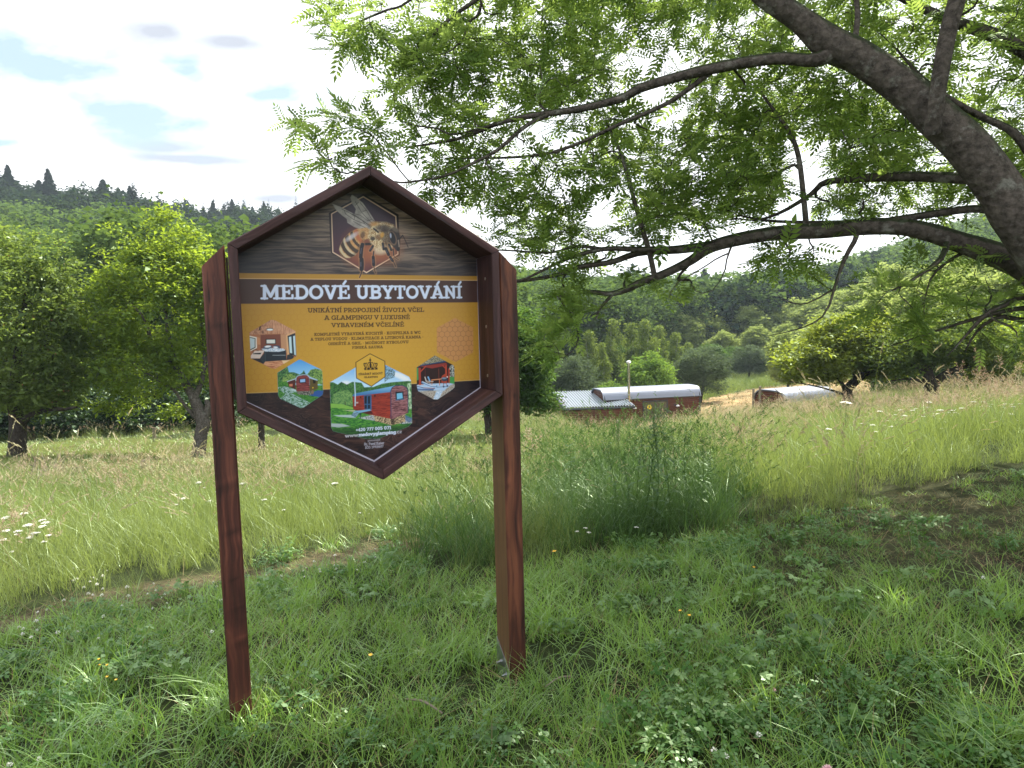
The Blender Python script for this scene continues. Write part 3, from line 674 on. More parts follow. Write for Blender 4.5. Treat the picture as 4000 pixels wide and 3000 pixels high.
poly([(680, 340), (835, 275), (862, 700), (700, 670)], (222, 176, 130), **Z); poly([(705, 355), (835, 305), (858, 690), (735, 660)], (40, 48, 58), **Z); poly([(728, 375), (768, 365), (785, 650), (745, 640)], (196, 224, 232), **Z); poly([(800, 360), (832, 350), (848, 680), (820, 670)], (196, 224, 236), **Z)
poly([(700, 680), (760, 655), (815, 700), (800, 740), (690, 765)], (48, 52, 60), **Z); line([(745, 650), (845, 700)], 12, (24, 28, 40), **Z)
# meadow wagon, end view
Z = dict(off=(1070, 1390), sc=4.533)
CLIP = hexpic([(420, 80), (450, 66), (490, 75), (830, 240), (858, 280), (870, 640), (860, 690), (530, 910), (480, 925), (110, 755), (78, 700), (60, 300)], (1070, 1390), 4.533)
poly([(0, 0), (952, 0), (952, 952), (0, 952)], gradcol((62, 152, 232), (150, 208, 244), 1170, 1400, 1170, 1470), **Z)
TR = nzcol((30, 66, 52), (96, 150, 84), .35, .35, 5, 4, 2); TR2 = nzcol((52, 98, 60), (150, 184, 96), .35, .35, 15, 4, 2)
poly([(0, 440), (60, 300), (130, 260), (180, 210), (240, 190), (265, 290), (350, 290), (460, 330), (500, 300), (530, 255), (560, 320), (600, 330), (600, 480), (0, 470)], TR, **Z)
poly([(140, 470), (160, 370), (230, 320), (320, 320), (400, 380), (380, 470)], TR2, **Z); poly([(590, 330), (650, 245), (740, 225), (830, 245), (880, 300), (880, 520), (780, 500), (620, 360)], TR2, **Z)
GR = nzcol((26, 96, 48), (92, 154, 60), .2, .5, 6, 4, 1.4); poly([(0, 445), (200, 460), (400, 520), (900, 520), (952, 952), (0, 952)], GR, **Z)
poly([(60, 560), (180, 540), (380, 590), (420, 640), (300, 660), (700, 860), (480, 930), (100, 760), (200, 680)], nzcol((40, 110, 58), (190, 214, 222), .25, .4, 7, 4, 2.4), .8, **Z)
poly([(780, 610), (880, 620), (880, 740), (620, 700), (700, 640)], (48, 88, 156), **Z)
poly([(240, 455), (380, 405), (385, 600), (262, 540)], (84, 40, 40), **Z); line([(236, 455), (385, 405)], 14, (190, 210, 222), **Z); poly([(270, 500), (330, 495), (330, 540), (275, 540)], (206, 128, 100), **Z); poly([(285, 600), (390, 600), (390, 620), (300, 612)], (206, 224, 236), **Z)
poly([(628, 380), (775, 430), (778, 580), (640, 640)], (96, 82, 46), **Z); poly([(600, 335), (640, 370), (775, 425), (770, 440), (625, 395)], (170, 200, 226), **Z)
poly([(388, 440), (395, 385), (430, 355), (520, 335), (590, 340), (625, 380), (636, 630), (400, 630)], nzcol((96, 40, 44), (156, 76, 76), .06, .8, 8), **Z); line([(386, 440), (395, 382), (430, 352), (520, 333), (590, 338), (625, 378)], 13, (160, 190, 214), **Z)
poly([(448, 405), (566, 395), (568, 475), (452, 485)], (30, 34, 56), **Z); poly([(464, 418), (552, 410), (554, 462), (466, 470)], (150, 190, 236), **Z); poly([(690, 425), (738, 435), (738, 490), (694, 488)], (22, 26, 26), **Z); ell(690, 565, 10, 10, (238, 200, 30), **Z)
poly([(410, 630), (700, 620), (700, 680), (600, 700), (420, 680)], nzcol((16, 20, 20), (150, 150, 140), .7, .7, 9, 3, 2.4), **Z); ell(685, 640, 22, 34, (130, 110, 90), **Z)
# large picture of the wagon with its steps
Z = dict(off=(1280, 1370), sc=2.8)
CLIP = hexpic([(25, 345), (310, 180), (460, 100), (640, 160), (890, 285), (912, 330), (922, 790), (880, 830), (560, 960), (400, 960), (60, 880), (40, 840)], (1280, 1370), 2.8)
poly([(0, 0), (952, 0), (952, 980), (0, 980)], gradcol((70, 160, 240), (190, 226, 250), 1440, 1410, 1440, 1500), **Z)
ell(780, 270, 90, 30, (240, 246, 252), .3, .9, soft=9, **Z); ell(200, 352, 50, 22, (236, 242, 250), 0, .9, soft=8, **Z); ell(850, 310, 60, 24, (240, 246, 252), .2, .8, soft=8, **Z)
poly([(630, 165), (700, 190), (740, 230), (730, 290), (650, 320), (620, 350), (625, 200)], nzcol((40, 70, 60), (150, 190, 220), .5, .5, 33, 4, 3), .9, **Z)
TR = nzcol((26, 70, 46), (84, 138, 70), .28, .28, 5, 4, 1.3); TR2 = nzcol((60, 112, 66), (132, 172, 100), .3, .3, 15, 4, 1.3)
poly([(0, 600), (0, 345), (60, 345), (110, 370), (150, 340), (210, 370), (270, 340), (370, 350), (400, 400), (500, 395), (600, 360), (700, 345), (880, 330), (952, 340), (952, 700), (300, 640)], TR, **Z)
poly([(50, 560), (60, 480), (130, 440), (220, 430), (270, 470), (280, 590), (90, 600)], TR2, **Z); poly([(870, 360), (915, 350), (922, 640), (880, 640)], nzcol((60, 120, 60), (200, 224, 190), .5, .12, 25, 4, 2.4), **Z); line([(192, 560), (190, 615)], 8, (50, 40, 36), **Z)
GR = nzcol((22, 92, 50), (96, 164, 62), .12, .4, 6, 4, 1.4); poly([(0, 575), (160, 585), (290, 625), (952, 640), (952, 980), (0, 980)], GR, **Z); poly([(0, 575), (160, 585), (280, 622), (280, 640), (0, 620)], (140, 190, 84), .8, **Z)
poly([(170, 650), (300, 650), (300, 670)], (196, 200, 160), .8, **Z); poly([(60, 705), (330, 700), (300, 735), (120, 722)], (176, 196, 196), **Z); poly([(30, 795), (160, 800), (250, 825), (120, 840), (40, 830)], (170, 186, 186), **Z)
poly([(330, 735), (500, 700), (930, 740), (930, 790), (820, 800), (600, 780)], nzcol((96, 104, 110), (206, 214, 216), .5, .5, 10, 4, 2), **Z)
poly([(495, 690), (700, 730), (850, 690), (850, 780), (700, 815), (520, 770)], nzcol((24, 18, 16), (220, 196, 156), .5, .5, 11, 3, 2.6), **Z); poly([(690, 720), (730, 720), (730, 810), (690, 800)], (28, 22, 24), .8, **Z); poly([(845, 700), (930, 740), (900, 790), (850, 760)], (76, 110, 150), .8, **Z)
poly([(270, 495), (690, 448), (700, 748), (420, 690), (280, 640)], nzcol((112, 38, 36), (172, 66, 52), .05, .7, 8), **Z)
poly([(688, 440), (705, 400), (740, 382), (820, 380), (860, 400), (878, 440), (880, 680), (700, 750)], nzcol((84, 44, 52), (170, 118, 122), .04, .9, 18, 3, 2.2), **Z)
poly([(270, 490), (290, 470), (690, 392), (740, 378), (700, 410), (688, 452), (280, 500)], gradcol((120, 176, 220), (64, 120, 176), 1400, 1515, 1400, 1540), **Z)
line([(692, 740), (690, 440), (706, 402), (742, 382), (820, 380), (862, 402), (878, 440), (880, 680)], 9, (44, 66, 100), **Z)
poly([(740, 448), (828, 445), (832, 535), (744, 545)], (26, 34, 48), **Z); poly([(755, 468), (815, 460), (822, 520), (758, 530)], (120, 190, 226), **Z); line([(744, 540), (835, 530)], 8, (70, 110, 150), **Z)
poly([(395, 490), (480, 482), (480, 645), (402, 640)], (56, 96, 140), **Z)
for (x0, x1) in ((403, 428), (440, 464)):
    poly([(x0, 498), (x1, 494), (x1, 580), (x0, 580)], (22, 30, 46), **Z); poly([(x0, 592), (x1, 592), (x1, 634), (x0, 634)], (26, 36, 54), **Z)
line([(300, 600), (302, 480), (294, 330), (310, 312)], 11, (190, 216, 236), **Z); line([(300, 320), (300, 180)], 7, (200, 222, 240), **Z); ell(516, 492, 10, 12, (30, 26, 30), **Z); ell(360, 508, 7, 9, (30, 26, 30), **Z); poly([(310, 560), (335, 560), (335, 575), (312, 578)], (190, 170, 170), **Z)
poly([(290, 660), (460, 640), (480, 655), (340, 682)], (120, 170, 206), **Z); poly([(290, 660), (340, 682), (300, 730), (255, 715)], nzcol((60, 84, 106), (160, 200, 226), .1, .8, 3), **Z); line([(358, 682), (360, 738)], 8, (40, 56, 70), **Z); poly([(470, 655), (500, 690), (420, 690), (360, 680)], (40, 22, 26), .8, **Z)
poly([(0, 850), (952, 810), (952, 980), (0, 980)], gradcol((30, 60, 40), (18, 26, 34), 1430, 1675, 1430, 1720), .72, soft=14, **Z)
# covered terrace with deck chairs
Z = dict(off=(1600, 1370), sc=4.76)
CLIP = hexpic([(470, 88), (640, 180), (800, 260), (832, 300), (835, 680), (780, 730), (520, 905), (450, 905), (160, 750), (135, 700), (132, 310)], (1600, 1370), 4.76)
poly([(0, 0), (952, 0), (952, 952), (0, 952)], (44, 22, 26), **Z)
poly([(130, 310), (470, 60), (700, 190), (640, 200), (200, 280)], nzcol((60, 64, 56), (180, 176, 150), .9, .9, 3, 3, 2.4), **Z); poly([(130, 315), (200, 270), (660, 185), (690, 205), (400, 250), (200, 290)], (40, 66, 110), **Z)
poly([(200, 290), (680, 225), (700, 270), (420, 330), (250, 300)], (140, 50, 46), **Z); poly([(740, 290), (840, 240), (840, 500), (745, 490)], nzcol((20, 24, 24), (190, 196, 190), 1.2, .2, 4, 3, 2.8), **Z); poly([(745, 480), (840, 490), (840, 620), (745, 610)], (70, 150, 76), **Z); poly([(130, 320), (160, 320), (165, 545), (130, 550)], (70, 150, 90), **Z)
poly([(200, 620), (740, 600), (840, 620), (840, 800), (520, 905), (160, 760), (130, 640)], (176, 204, 234), **Z)
poly([(165, 755), (470, 740), (640, 745), (760, 640), (840, 610), (840, 720), (520, 920), (440, 905)], nzcol((120, 112, 104), (206, 198, 186), .8, .8, 6, 3, 2), **Z); poly([(500, 750), (620, 745), (540, 905), (440, 900)], nzcol((150, 186, 220), (224, 236, 248), .4, .4, 7), **Z)
poly([(165, 320), (205, 320), (215, 640), (175, 640)], (170, 62, 46), **Z); line([(200, 395), (300, 290)], 20, (176, 66, 48), **Z); poly([(660, 280), (690, 265), (700, 480), (668, 490)], (180, 68, 48), **Z); line([(615, 275), (665, 325)], 18, (176, 66, 48), **Z); poly([(590, 500), (610, 460), (690, 410), (700, 600), (590, 600)], (172, 66, 44), **Z); poly([(720, 330), (745, 330), (745, 610), (722, 600)], (176, 64, 46), **Z)
line([(290, 340), (290, 500)], 12, (90, 40, 40), **Z); line([(540, 340), (545, 510)], 14, (110, 52, 48), **Z)
line([(410, 545), (590, 525)], 16, (226, 150, 106), **Z); line([(415, 545), (415, 630)], 12, (206, 126, 84), **Z); line([(555, 545), (558, 640)], 14, (206, 110, 70), **Z)
line([(285, 490), (310, 570)], 14, (232, 222, 214), **Z); line([(345, 490), (375, 560)], 26, (120, 176, 226), **Z); line([(310, 565), (440, 575)], 9, (226, 216, 210), **Z); line([(320, 590), (380, 595), (382, 630)], 9, (220, 200, 190), **Z)
line([(235, 585), (330, 625), (400, 655), (500, 660)], 34, (96, 140, 190), **Z); line([(240, 575), (330, 618), (400, 648), (490, 652)], 12, (225, 236, 248), **Z); line([(140, 655), (260, 685), (460, 700)], 26, (70, 106, 160), **Z); line([(140, 648), (260, 676), (440, 684)], 9, (225, 236, 248), **Z); line([(145, 715), (440, 725)], 22, (60, 92, 146), **Z); line([(150, 740), (440, 738)], 8, (30, 40, 70), **Z); line([(160, 630), (255, 632)], 10, (196, 110, 70), **Z); line([(262, 690), (470, 700)], 7, (200, 120, 76), **Z)
ell(648, 530, 55, 40, (46, 62, 84), **Z); ell(640, 512, 46, 16, (120, 140, 160), **Z); line([(640, 570), (625, 660)], 9, (150, 70, 60), **Z); line([(660, 570), (695, 640)], 9, (190, 90, 70), **Z); line([(620, 610), (690, 605)], 7, (60, 70, 90), **Z); ell(634, 668, 17, 17, (34, 52, 100), **Z); ell(702, 656, 17, 17, (34, 52, 100), **Z); line([(505, 680), (720, 660)], 9, (50, 80, 130), **Z); poly([(690, 475), (712, 475), (712, 500), (692, 500)], (238, 226, 226), **Z)
CLIP = None
# logo hexagon with the crown
Z = dict(off=(1280, 1370), sc=2.8)
lh = [(463, 33), (625, 115), (628, 285), (478, 390), (315, 300), (308, 128)]
poly(lh, (212, 168, 62), **Z); line(lh+[lh[0]], 8, (44, 32, 30), **Z)
DK = (40, 26, 26)
poly([(398, 188), (545, 184), (546, 206), (402, 212)], DK, **Z)
for x in (426, 469, 513): ell(x, 197.5-(x-470)*.03, 8, 8, (212, 168, 62), **Z); ell(x, 197.5-(x-470)*.03, 3.5, 3.5, DK, **Z)
poly([(458, 186), (456, 150), (460, 128), (466, 122), (474, 128), (480, 150), (482, 185)], DK, **Z); ell(465, 102, 12, 12, DK, **Z); line([(464, 78), (465, 96)], 7, DK, **Z); line([(465, 112), (466, 124)], 10, DK, **Z)
for s in (-1, 1):
    line([(469+s*54, 186), (469+s*70, 160), (469+s*72, 140), (469+s*52, 138)], 11, DK, **Z); line([(469+s*24, 184), (469+s*32, 150), (469+s*22, 130), (469+s*10, 126)], 9, DK, **Z); line([(469+s*42, 184), (469+s*52, 152), (469+s*40, 132)], 7, DK, **Z)
# ---- lettering: slab serif strokes
def arc(cx, cy, rx, ry, a0, a1, n=10):
    return [(cx+rx*math.cos(math.radians(a)), cy+ry*math.sin(math.radians(a))) for a in np.linspace(a0, a1, n)]
def sf(*xs): return [((x-.17, .06), (x+.17, .06)) for x in xs]
def st(*xs): return [((x-.17, .94), (x+.17, .94)) for x in xs]
# glyph: (width, thick strokes, thin slab strokes)
G = {
 'A': (.98, [[(.16, .06), (.47, .95)], [(.51, .95), (.82, .06)], ], [((.26, .33), (.74, .33)), ((.30, .94), (.52, .94))]+sf(.17, .81)),
 'B': (.86, [[(.22, .06), (.22, .94)], [(.22, .93), (.5, .93)]+arc(.5, .735, .2, .195, 90, -90)+[(.22, .54)], [(.22, .5), (.52, .5)]+arc(.52, .285, .22, .215, 90, -90)+[(.22, .07)]], [((.06, .06), (.3, .06)), ((.06, .94), (.3, .94))]),
 'C': (.88, [arc(.48, .5, .36, .43, 48, 312, 16)], [((.74, .94), (.74, .70)), ((.74, .3), (.74, .2))]),
 'D': (.94, [[(.22, .06), (.22, .94)], [(.22, .93), (.46, .93)]+arc(.46, .5, .37, .43, 90, -90, 14)+[(.22, .07)]], [((.06, .06), (.3, .06)), ((.06, .94), (.3, .94))]),
 'E': (.86, [[(.22, .06), (.22, .94)]], [((.06, .06), (.76, .06)), ((.06, .94), (.74, .94)), ((.22, .51), (.54, .51)), ((.74, .94), (.74, .72)), ((.76, .06), (.76, .29)), ((.55, .62), (.55, .4))]),
 'F': (.82, [[(.22, .06), (.22, .94)]], [((.06, .94), (.74, .94)), ((.22, .5), (.54, .5)), ((.74, .94), (.74, .72)), ((.55, .61), (.55, .39))]+sf(.24)),
 'G': (.96, [arc(.48, .5, .37, .43, 48, 350, 16), [(.78, .42), (.78, .1)]], [((.56, .43), (.94, .43)), ((.74, .94), (.74, .70))]),
 'H': (.98, [[(.22, .06), (.22, .94)], [(.76, .06), (.76, .94)]], [((.22, .5), (.76, .5))]+sf(.22, .76)+st(.22, .76)),
 'I': (.44, [[(.22, .06), (.22, .94)]], sf(.22)+st(.22)),
 'J': (.66, [[(.44, .94), (.44, .28)]+arc(.26, .27, .18, .21, 0, -150, 8)], [((.26, .94), (.6, .94))]),
 'K': (.94, [[(.22, .06), (.22, .94)], [(.26, .42), (.72, .92)], [(.42, .58), (.78, .08)]], sf(.22, .78)+st(.22, .73)),
 'L': (.8, [[(.22, .06), (.22, .94)]], [((.06, .06), (.72, .06)), ((.72, .06), (.72, .34))]+st(.22)),
 'M': (1.2, [[(.22, .06), (.24, .94)], [(.26, .92), (.6, .2)], [(.6, .2), (.94, .92)], [(.98, .94), (.98, .06)]], [((.06, .94), (.3, .94)), ((.92, .94), (1.14, .94))]+sf(.21, .98)),
 'N': (1.0, [[(.22, .06), (.22, .94)], [(.24, .92), (.78, .1)], [(.78, .06), (.78, .94)]], [((.05, .94), (.28, .94))]+sf(.22)+st(.78)),
 'O': (.96, [arc(.48, .5, .37, .43, 0, 360, 24)], []),
 'P': (.84, [[(.22, .06), (.22, .94)], [(.22, .93), (.5, .93)]+arc(.5, .68, .24, .25, 90, -90)+[(.22, .43)]], [((.06, .94), (.3, .94))]+sf(.23)),
 'R': (.92, [[(.22, .06), (.22, .94)], [(.22, .93), (.5, .93)]+arc(.5, .7, .22, .23, 90, -90)+[(.22, .47)], [(.5, .46), (.74, .06)]], [((.06, .94), (.3, .94)), ((.68, .06), (.9, .06))]+sf(.22)),
 'S': (.78, [arc(.38, .715, .23, .215, 20, 270, 10)+arc(.4, .285, .25, .215, 90, -160, 10)], [((.63, .92), (.63, .74)), ((.13, .08), (.13, .28))]),
 'T': (.84, [[(.42, .06), (.42, .94)]], [((.08, .94), (.76, .94)), ((.09, .94), (.09, .7)), ((.75, .94), (.75, .7))]+sf(.42)),
 'U': (.96, [[(.22, .94), (.22, .36)]+arc(.48, .35, .26, .28, 180, 360, 10)+[(.74, .94)]], st(.2, .76)),
 'V': (.94, [[(.15, .94), (.46, .06)], [(.48, .06), (.79, .94)]], st(.16, .78)),
 'W': (1.3, [[(.15, .94), (.4, .08)], [(.42, .08), (.65, .84)], [(.65, .84), (.88, .08)], [(.9, .08), (1.15, .94)]], st(.17, 1.13)),
 'X': (.92, [[(.18, .94), (.74, .06)], [(.18, .06), (.74, .94)]], st(.19, .73)+sf(.19, .73)),
 'Y': (.92, [[(.16, .94), (.46, .44)], [(.46, .44), (.76, .94)], [(.46, .46), (.46, .06)]], st(.17, .75)+sf(.46)),
 'Z': (.8, [[(.16, .1), (.62, .9)]], [((.12, .06), (.68, .06)), ((.12, .94), (.66, .94)), ((.13, .94), (.13, .74)), ((.67, .06), (.67, .28))]),
 '0': (.72, [arc(.36, .5, .23, .43, 0, 360, 20)], []), '1': (.5, [[(.28, .06), (.28, .94)], [(.28, .93), (.12, .8)]], sf(.28)),
 '2': (.7, [arc(.35, .69, .21, .24, 160, -30, 8)+[(.14, .08)]], [((.12, .06), (.62, .06))]), '4': (.76, [[(.5, .06), (.5, .94)], [(.5, .92), (.1, .33)]], [((.1, .3), (.68, .3))]+sf(.5)),
 '5': (.7, [[(.2, .93), (.2, .56)]+arc(.34, .34, .23, .27, 110, -150, 10)], [((.2, .93), (.56, .93))]), '6': (.72, [arc(.36, .32, .22, .25, 0, 360, 14), arc(.5, .4, .36, .52, 110, 190, 7)], []),
 '7': (.66, [[(.58, .92), (.3, .06)]], [((.1, .93), (.6, .93)), ((.11, .93), (.11, .74))]), '8': (.72, [arc(.36, .72, .18, .21, 0, 360, 14), arc(.36, .28, .22, .23, 0, 360, 14)], []), '9': (.72, [arc(.36, .68, .22, .25, 0, 360, 14), arc(.22, .6, .36, .52, -70, 10, 7)], []),
 '+': (.7, [[(.35, .22), (.35, .68)], [(.12, .45), (.58, .45)]], []), '.': (.3, [[(.15, .07), (.15, .09)]], []), ':': (.3, [[(.15, .07), (.15, .09)], [(.15, .55), (.15, .57)]], []), '•': (.4, [[(.2, .46), (.2, .5)]], []), ' ': (.36, [], []),
 'a': (.62, [arc(.28, .22, .19, .19, 0, 360, 12), [(.47, .06), (.47, .5)]+arc(.3, .5, .17, .14, 0, 130, 5)], [((.47, .06), (.6, .06))]), 'c': (.56, [arc(.3, .35, .22, .3, 45, 315, 12)], []), 'd': (.68, [arc(.29, .34, .21, .29, 0, 360, 14), [(.5, .04), (.5, 1.)]], [((.36, .98), (.5, .98)), ((.5, .05), (.64, .05))]),
 'e': (.6, [arc(.3, .35, .22, .3, 0, 310, 14), [(.1, .36), (.5, .36)]], []), 'g': (.66, [arc(.29, .36, .2, .26, 0, 360, 14), [(.49, .64), (.49, -.1)]+arc(.29, -.1, .2, .14, 0, -150, 7)], [((.49, .62), (.62, .62))]), 'i': (.34, [[(.17, .05), (.17, .64)], [(.17, .9), (.17, .92)]], [((.04, .05), (.3, .05)), ((.04, .62), (.17, .62))]),
 'k': (.66, [[(.17, .05), (.17, 1.)], [(.17, .3), (.5, .62)], [(.3, .42), (.55, .05)]], []), 'l': (.34, [[(.17, .05), (.17, 1.)]], [((.04, .05), (.3, .05)), ((.04, .98), (.17, .98))]), 'm': (1.02, [[(.17, .05), (.17, .64)], arc(.35, .45, .18, .2, 180, 0, 7)+[(.53, .05)], arc(.71, .45, .18, .2, 180, 0, 7)+[(.89, .05)]], [((.05, .05), (.28, .05)), ((.42, .05), (.64, .05)), ((.78, .05), (1., .05)), ((.04, .62), (.17, .62))]),
 'n': (.7, [[(.17, .05), (.17, .64)], arc(.36, .44, .19, .21, 180, 0, 7)+[(.55, .05)]], [((.05, .05), (.28, .05)), ((.44, .05), (.67, .05)), ((.04, .62), (.17, .62))]), 'o': (.64, [arc(.32, .35, .23, .3, 0, 360, 16)], []), 'p': (.68, [[(.17, -.28), (.17, .64)], arc(.38, .35, .21, .29, 0, 360, 14)], [((.04, -.27), (.3, -.27)), ((.04, .62), (.17, .62))]),
 'r': (.5, [[(.17, .05), (.17, .64)], arc(.36, .42, .19, .21, 180, 60, 5)], [((.05, .05), (.3, .05))]), 's': (.52, [arc(.26, .49, .16, .15, 20, 270, 7)+arc(.26, .2, .17, .15, 90, -160, 7)], []), 't': (.44, [[(.18, .88), (.18, .18)]+arc(.29, .17, .11, .12, 180, 300, 4)], [((.05, .62), (.38, .62))]),
 'v': (.64, [[(.1, .64), (.31, .06)], [(.33, .06), (.54, .64)]], [((.02, .62), (.2, .62)), ((.44, .62), (.62, .62))]), 'w': (.92, [[(.1, .64), (.27, .06)], [(.29, .06), (.45, .6)], [(.47, .6), (.63, .06)], [(.65, .06), (.82, .64)]], [((.02, .62), (.2, .62)), ((.72, .62), (.9, .62))]),
 'y': (.64, [[(.1, .64), (.33, .06)], [(.54, .64), (.26, -.24), (.12, -.27)]], [((.02, .62), (.2, .62)), ((.44, .62), (.62, .62))]), 'z': (.56, [[(.12, .08), (.44, .6)]], [((.1, .05), (.48, .05)), ((.1, .62), (.46, .62))]),
}
ACC = {'Á': ('A', 1), 'É': ('E', 1), 'Í': ('I', 1), 'Ý': ('Y', 1), 'Č': ('C', 2), 'Ě': ('E', 2), 'Ň': ('N', 2), 'Ř': ('R', 2), 'Š': ('S', 2), 'Ž': ('Z', 2)}
def homo(src, dst):
    A = []; b = []
    for (x, y), (u, v) in zip(src, dst):
        A += [[x, y, 1, 0, 0, 0, -u*x, -u*y], [0, 0, 0, x, y, 1, -v*x, -v*y]]; b += [u, v]
    h = np.linalg.solve(np.array(A, float), np.array(b, float)); return np.append(h, 1).reshape(3, 3)
def text(s, bl, br, tl, tr, col, th=.2, slab=.15, track=0.0):
    x = 0; items = []
    for ch in s:
        b, ac = ACC.get(ch, (ch, 0)); w, S1, S2 = G[b]; segs = []
        for p in S1: segs.append(([(q[0]+x, q[1]) for q in p], th))
        for p in S2: segs.append(([(q[0]+x, q[1]) for q in p], slab))
        c = w/2+x
        if ac == 1: segs.append(([(c-.02, 1.1), (c+.13, 1.32)], th*.8))
        if ac == 2: segs.append(([(c-.15, 1.28), (c, 1.12), (c+.15, 1.28)], th*.7))
        items.append((x, x+w, segs)); x += w+track
    Wd = x-track-.06
    H = homo([bl, br, tl, tr], [(.06, 0), (Wd, 0), (.06, 1), (Wd, 1)])
    xs = [p[0] for p in (bl, br, tl, tr)]; ys = [p[1] for p in (bl, br, tl, tr)]; hh = bl[1]-tl[1]
    sl = box_of(min(xs)-hh*.4, max(xs)+hh*.4, min(ys)-hh*.6, max(ys)+hh*.5)
    X, Y = PXX[sl], PYY[sl]; d = H[2, 0]*X+H[2, 1]*Y+1; s_ = (H[0, 0]*X+H[0, 1]*Y+H[0, 2])/d; t_ = (H[1, 0]*X+H[1, 1]*Y+H[1, 2])/d
    al = np.zeros(X.shape); aa = max(1.5/hh, .035)
    for (a, b, segs) in items:
        m = (s_ > a-.2) & (s_ < b+.2); cols = np.where(m.any(0))[0]
        if not len(cols): continue
        cs = slice(cols[0], cols[-1]+1); ss, tt = s_[:, cs], t_[:, cs]
        for P, w in segs:
            dd = np.full(ss.shape, 9.)
            for p0, p1 in zip(P[:-1], P[1:]): dd = np.minimum(dd, segd(ss, tt, *p0, *p1))
            al[:, cs] = np.maximum(al[:, cs], np.clip(.5+(w/2-dd)/aa, 0, 1))
    put(sl, al, col)
BR = (62, 36, 22); WH = (214, 226, 250)
text('MEDOVÉ UBYTOVÁNÍ', (1023, 1169), (1802, 1165), (1021.5, 1113.6), (1801, 1116.8), WH, .2, .14)
text('UNIKÁTNÍ PROPOJENÍ ŽIVOTA VČEL', (1203.4, 1220.8), (1656, 1218.2), (1203, 1203.3), (1655.5, 1201.7), BR, .2, .15)
text('A GLAMPINGU V LUXUSNĚ', (1268, 1249.8), (1600.5, 1246.6), (1268, 1232.4), (1600, 1230.4), BR, .2, .15)
text('VYBAVENÉM VČELÍNĚ', (1295.7, 1278.2), (1578, 1275.6), (1295.5, 1262), (1577.5, 1259.5), BR, .2, .15)
text('KOMPLETNĚ VYBAVENÁ KUCHYŇ • KOUPELNA S WC', (1228, 1312), (1642.4, 1303.9), (1228, 1301), (1642, 1293), BR, .22, .17, .04)
text('A TEPLOU VODOU • KLIMATIZACE A LITINOVÁ KAMNA •', (1213.7, 1331), (1653.4, 1321.3), (1213.5, 1320.2), (1653, 1310.8), BR, .22, .17, .04)
text('OHNIŠTĚ A GRIL • MOŽNOST RYBOLOVU', (1282.8, 1348.4), (1595.3, 1340.6), (1282.6, 1338), (1595, 1330.3), BR, .22, .17, .04)
text('FINSKÁ SAUNA', (1375.8, 1362.6), (1495.2, 1360), (1375.6, 1352.8), (1495, 1350), BR, .22, .17, .04)
text('CÍSAŘSKÝ MEDOVÝ', (1401.4, 1465.7), (1494.3, 1462), (1401.2, 1458), (1494, 1454.6), DK, .24, .2, .05)
text('GLAMPING', (1422.9, 1477), (1475.7, 1475.2), (1422.8, 1470), (1475.6, 1468.6), DK, .24, .2, .05)
text('+420 777 005 071', (1390.8, 1685.3), (1527.3, 1676.3), (1390.3, 1673.6), (1526.5, 1663.6), WH, .2, .14)
text('www.', (1349, 1709), (1403.5, 1704.3), (1348.5, 1696.8), (1403, 1692.6), (190, 190, 200), .17, .13)
text('medovyglamping', (1402, 1704.5), (1546, 1693.5), (1401.5, 1692.4), (1545.5, 1681), WH, .22, .16)
text('.cz', (1546.5, 1693.4), (1569, 1691.5), (1546, 1681), (1568.5, 1679.3), (190, 190, 200), .17, .13)
text('provozovatel', (1437, 1724.8), (1484.8, 1720.6), (1436.8, 1718), (1484.5, 1713.6), (170, 170, 182), .16, .1)
text('Bc. Pavel Kaiser', (1422.7, 1740), (1500.2, 1734.8), (1422.4, 1730), (1500, 1724.8), (196, 198, 214), .14, .1)
text('IČO: 19918607', (1427, 1753.3), (1497.3, 1747.4), (1426.8, 1743.7), (1497, 1737.8), (196, 198, 214), .14, .1)
# silver edging of the sheet
Pc = [(929.2, 988.6), (1415.5, 723.5), (1865, 1008.5), (1877.6, 1514), (1461.4, 1801.7), (963.2, 1571.8)]
line(Pc[:2], 4.5, (150, 150, 165), .8); line(Pc[1:3], 4.5, (156, 152, 170), .9); line([Pc[2], Pc[3]], 5.5, (176, 176, 200)); line([Pc[3], Pc[4], Pc[5]], 6.5, (190, 186, 202))
nv, nu = GU.shape
ok = (np.abs(GU) < HI[2][0]+.004) & (np.abs(GV) < (VA-(TB-.006)*math.hypot(1, (VA-V1)/HW))-(VA-V1)/HW*np.abs(GU))
idx = np.arange(nv*nu).reshape(nv, nu); okq = ok[:-1, :-1] & ok[1:, 1:] & ok[:-1, 1:] & ok[1:, :-1]
QF = np.stack([idx[:-1, :-1], idx[:-1, 1:], idx[1:, 1:], idx[1:, :-1]], -1)[okq]
used = np.zeros(nv*nu, bool); used[QF.ravel()] = True; rem = np.cumsum(used)-1
PV = ST(np.stack([GU.ravel(), GV.ravel(), np.full(GU.size, -DP)], -1))[used]
mt, nt, o = newmat('printed_sheet'); p = N(nt, 'ShaderNodeBsdfPrincipled', ins={'Roughness': .32, 'Specular IOR Level': .45})
a = N(nt, 'ShaderNodeAttribute', attribute_name='ink'); lk(nt, a.outputs['Color'], p.inputs['Base Color']); lk(nt, p.outputs[0], o.inputs[0])
me = npmesh('print', PV, rem[QF], mt, {'ink': ('FLOAT_COLOR', np.concatenate([np.clip(IMG.reshape(-1, 3)[used]*1.0, 0, 1), np.ones((used.sum(), 1))], 1))})
obj('print', me, sign_root)
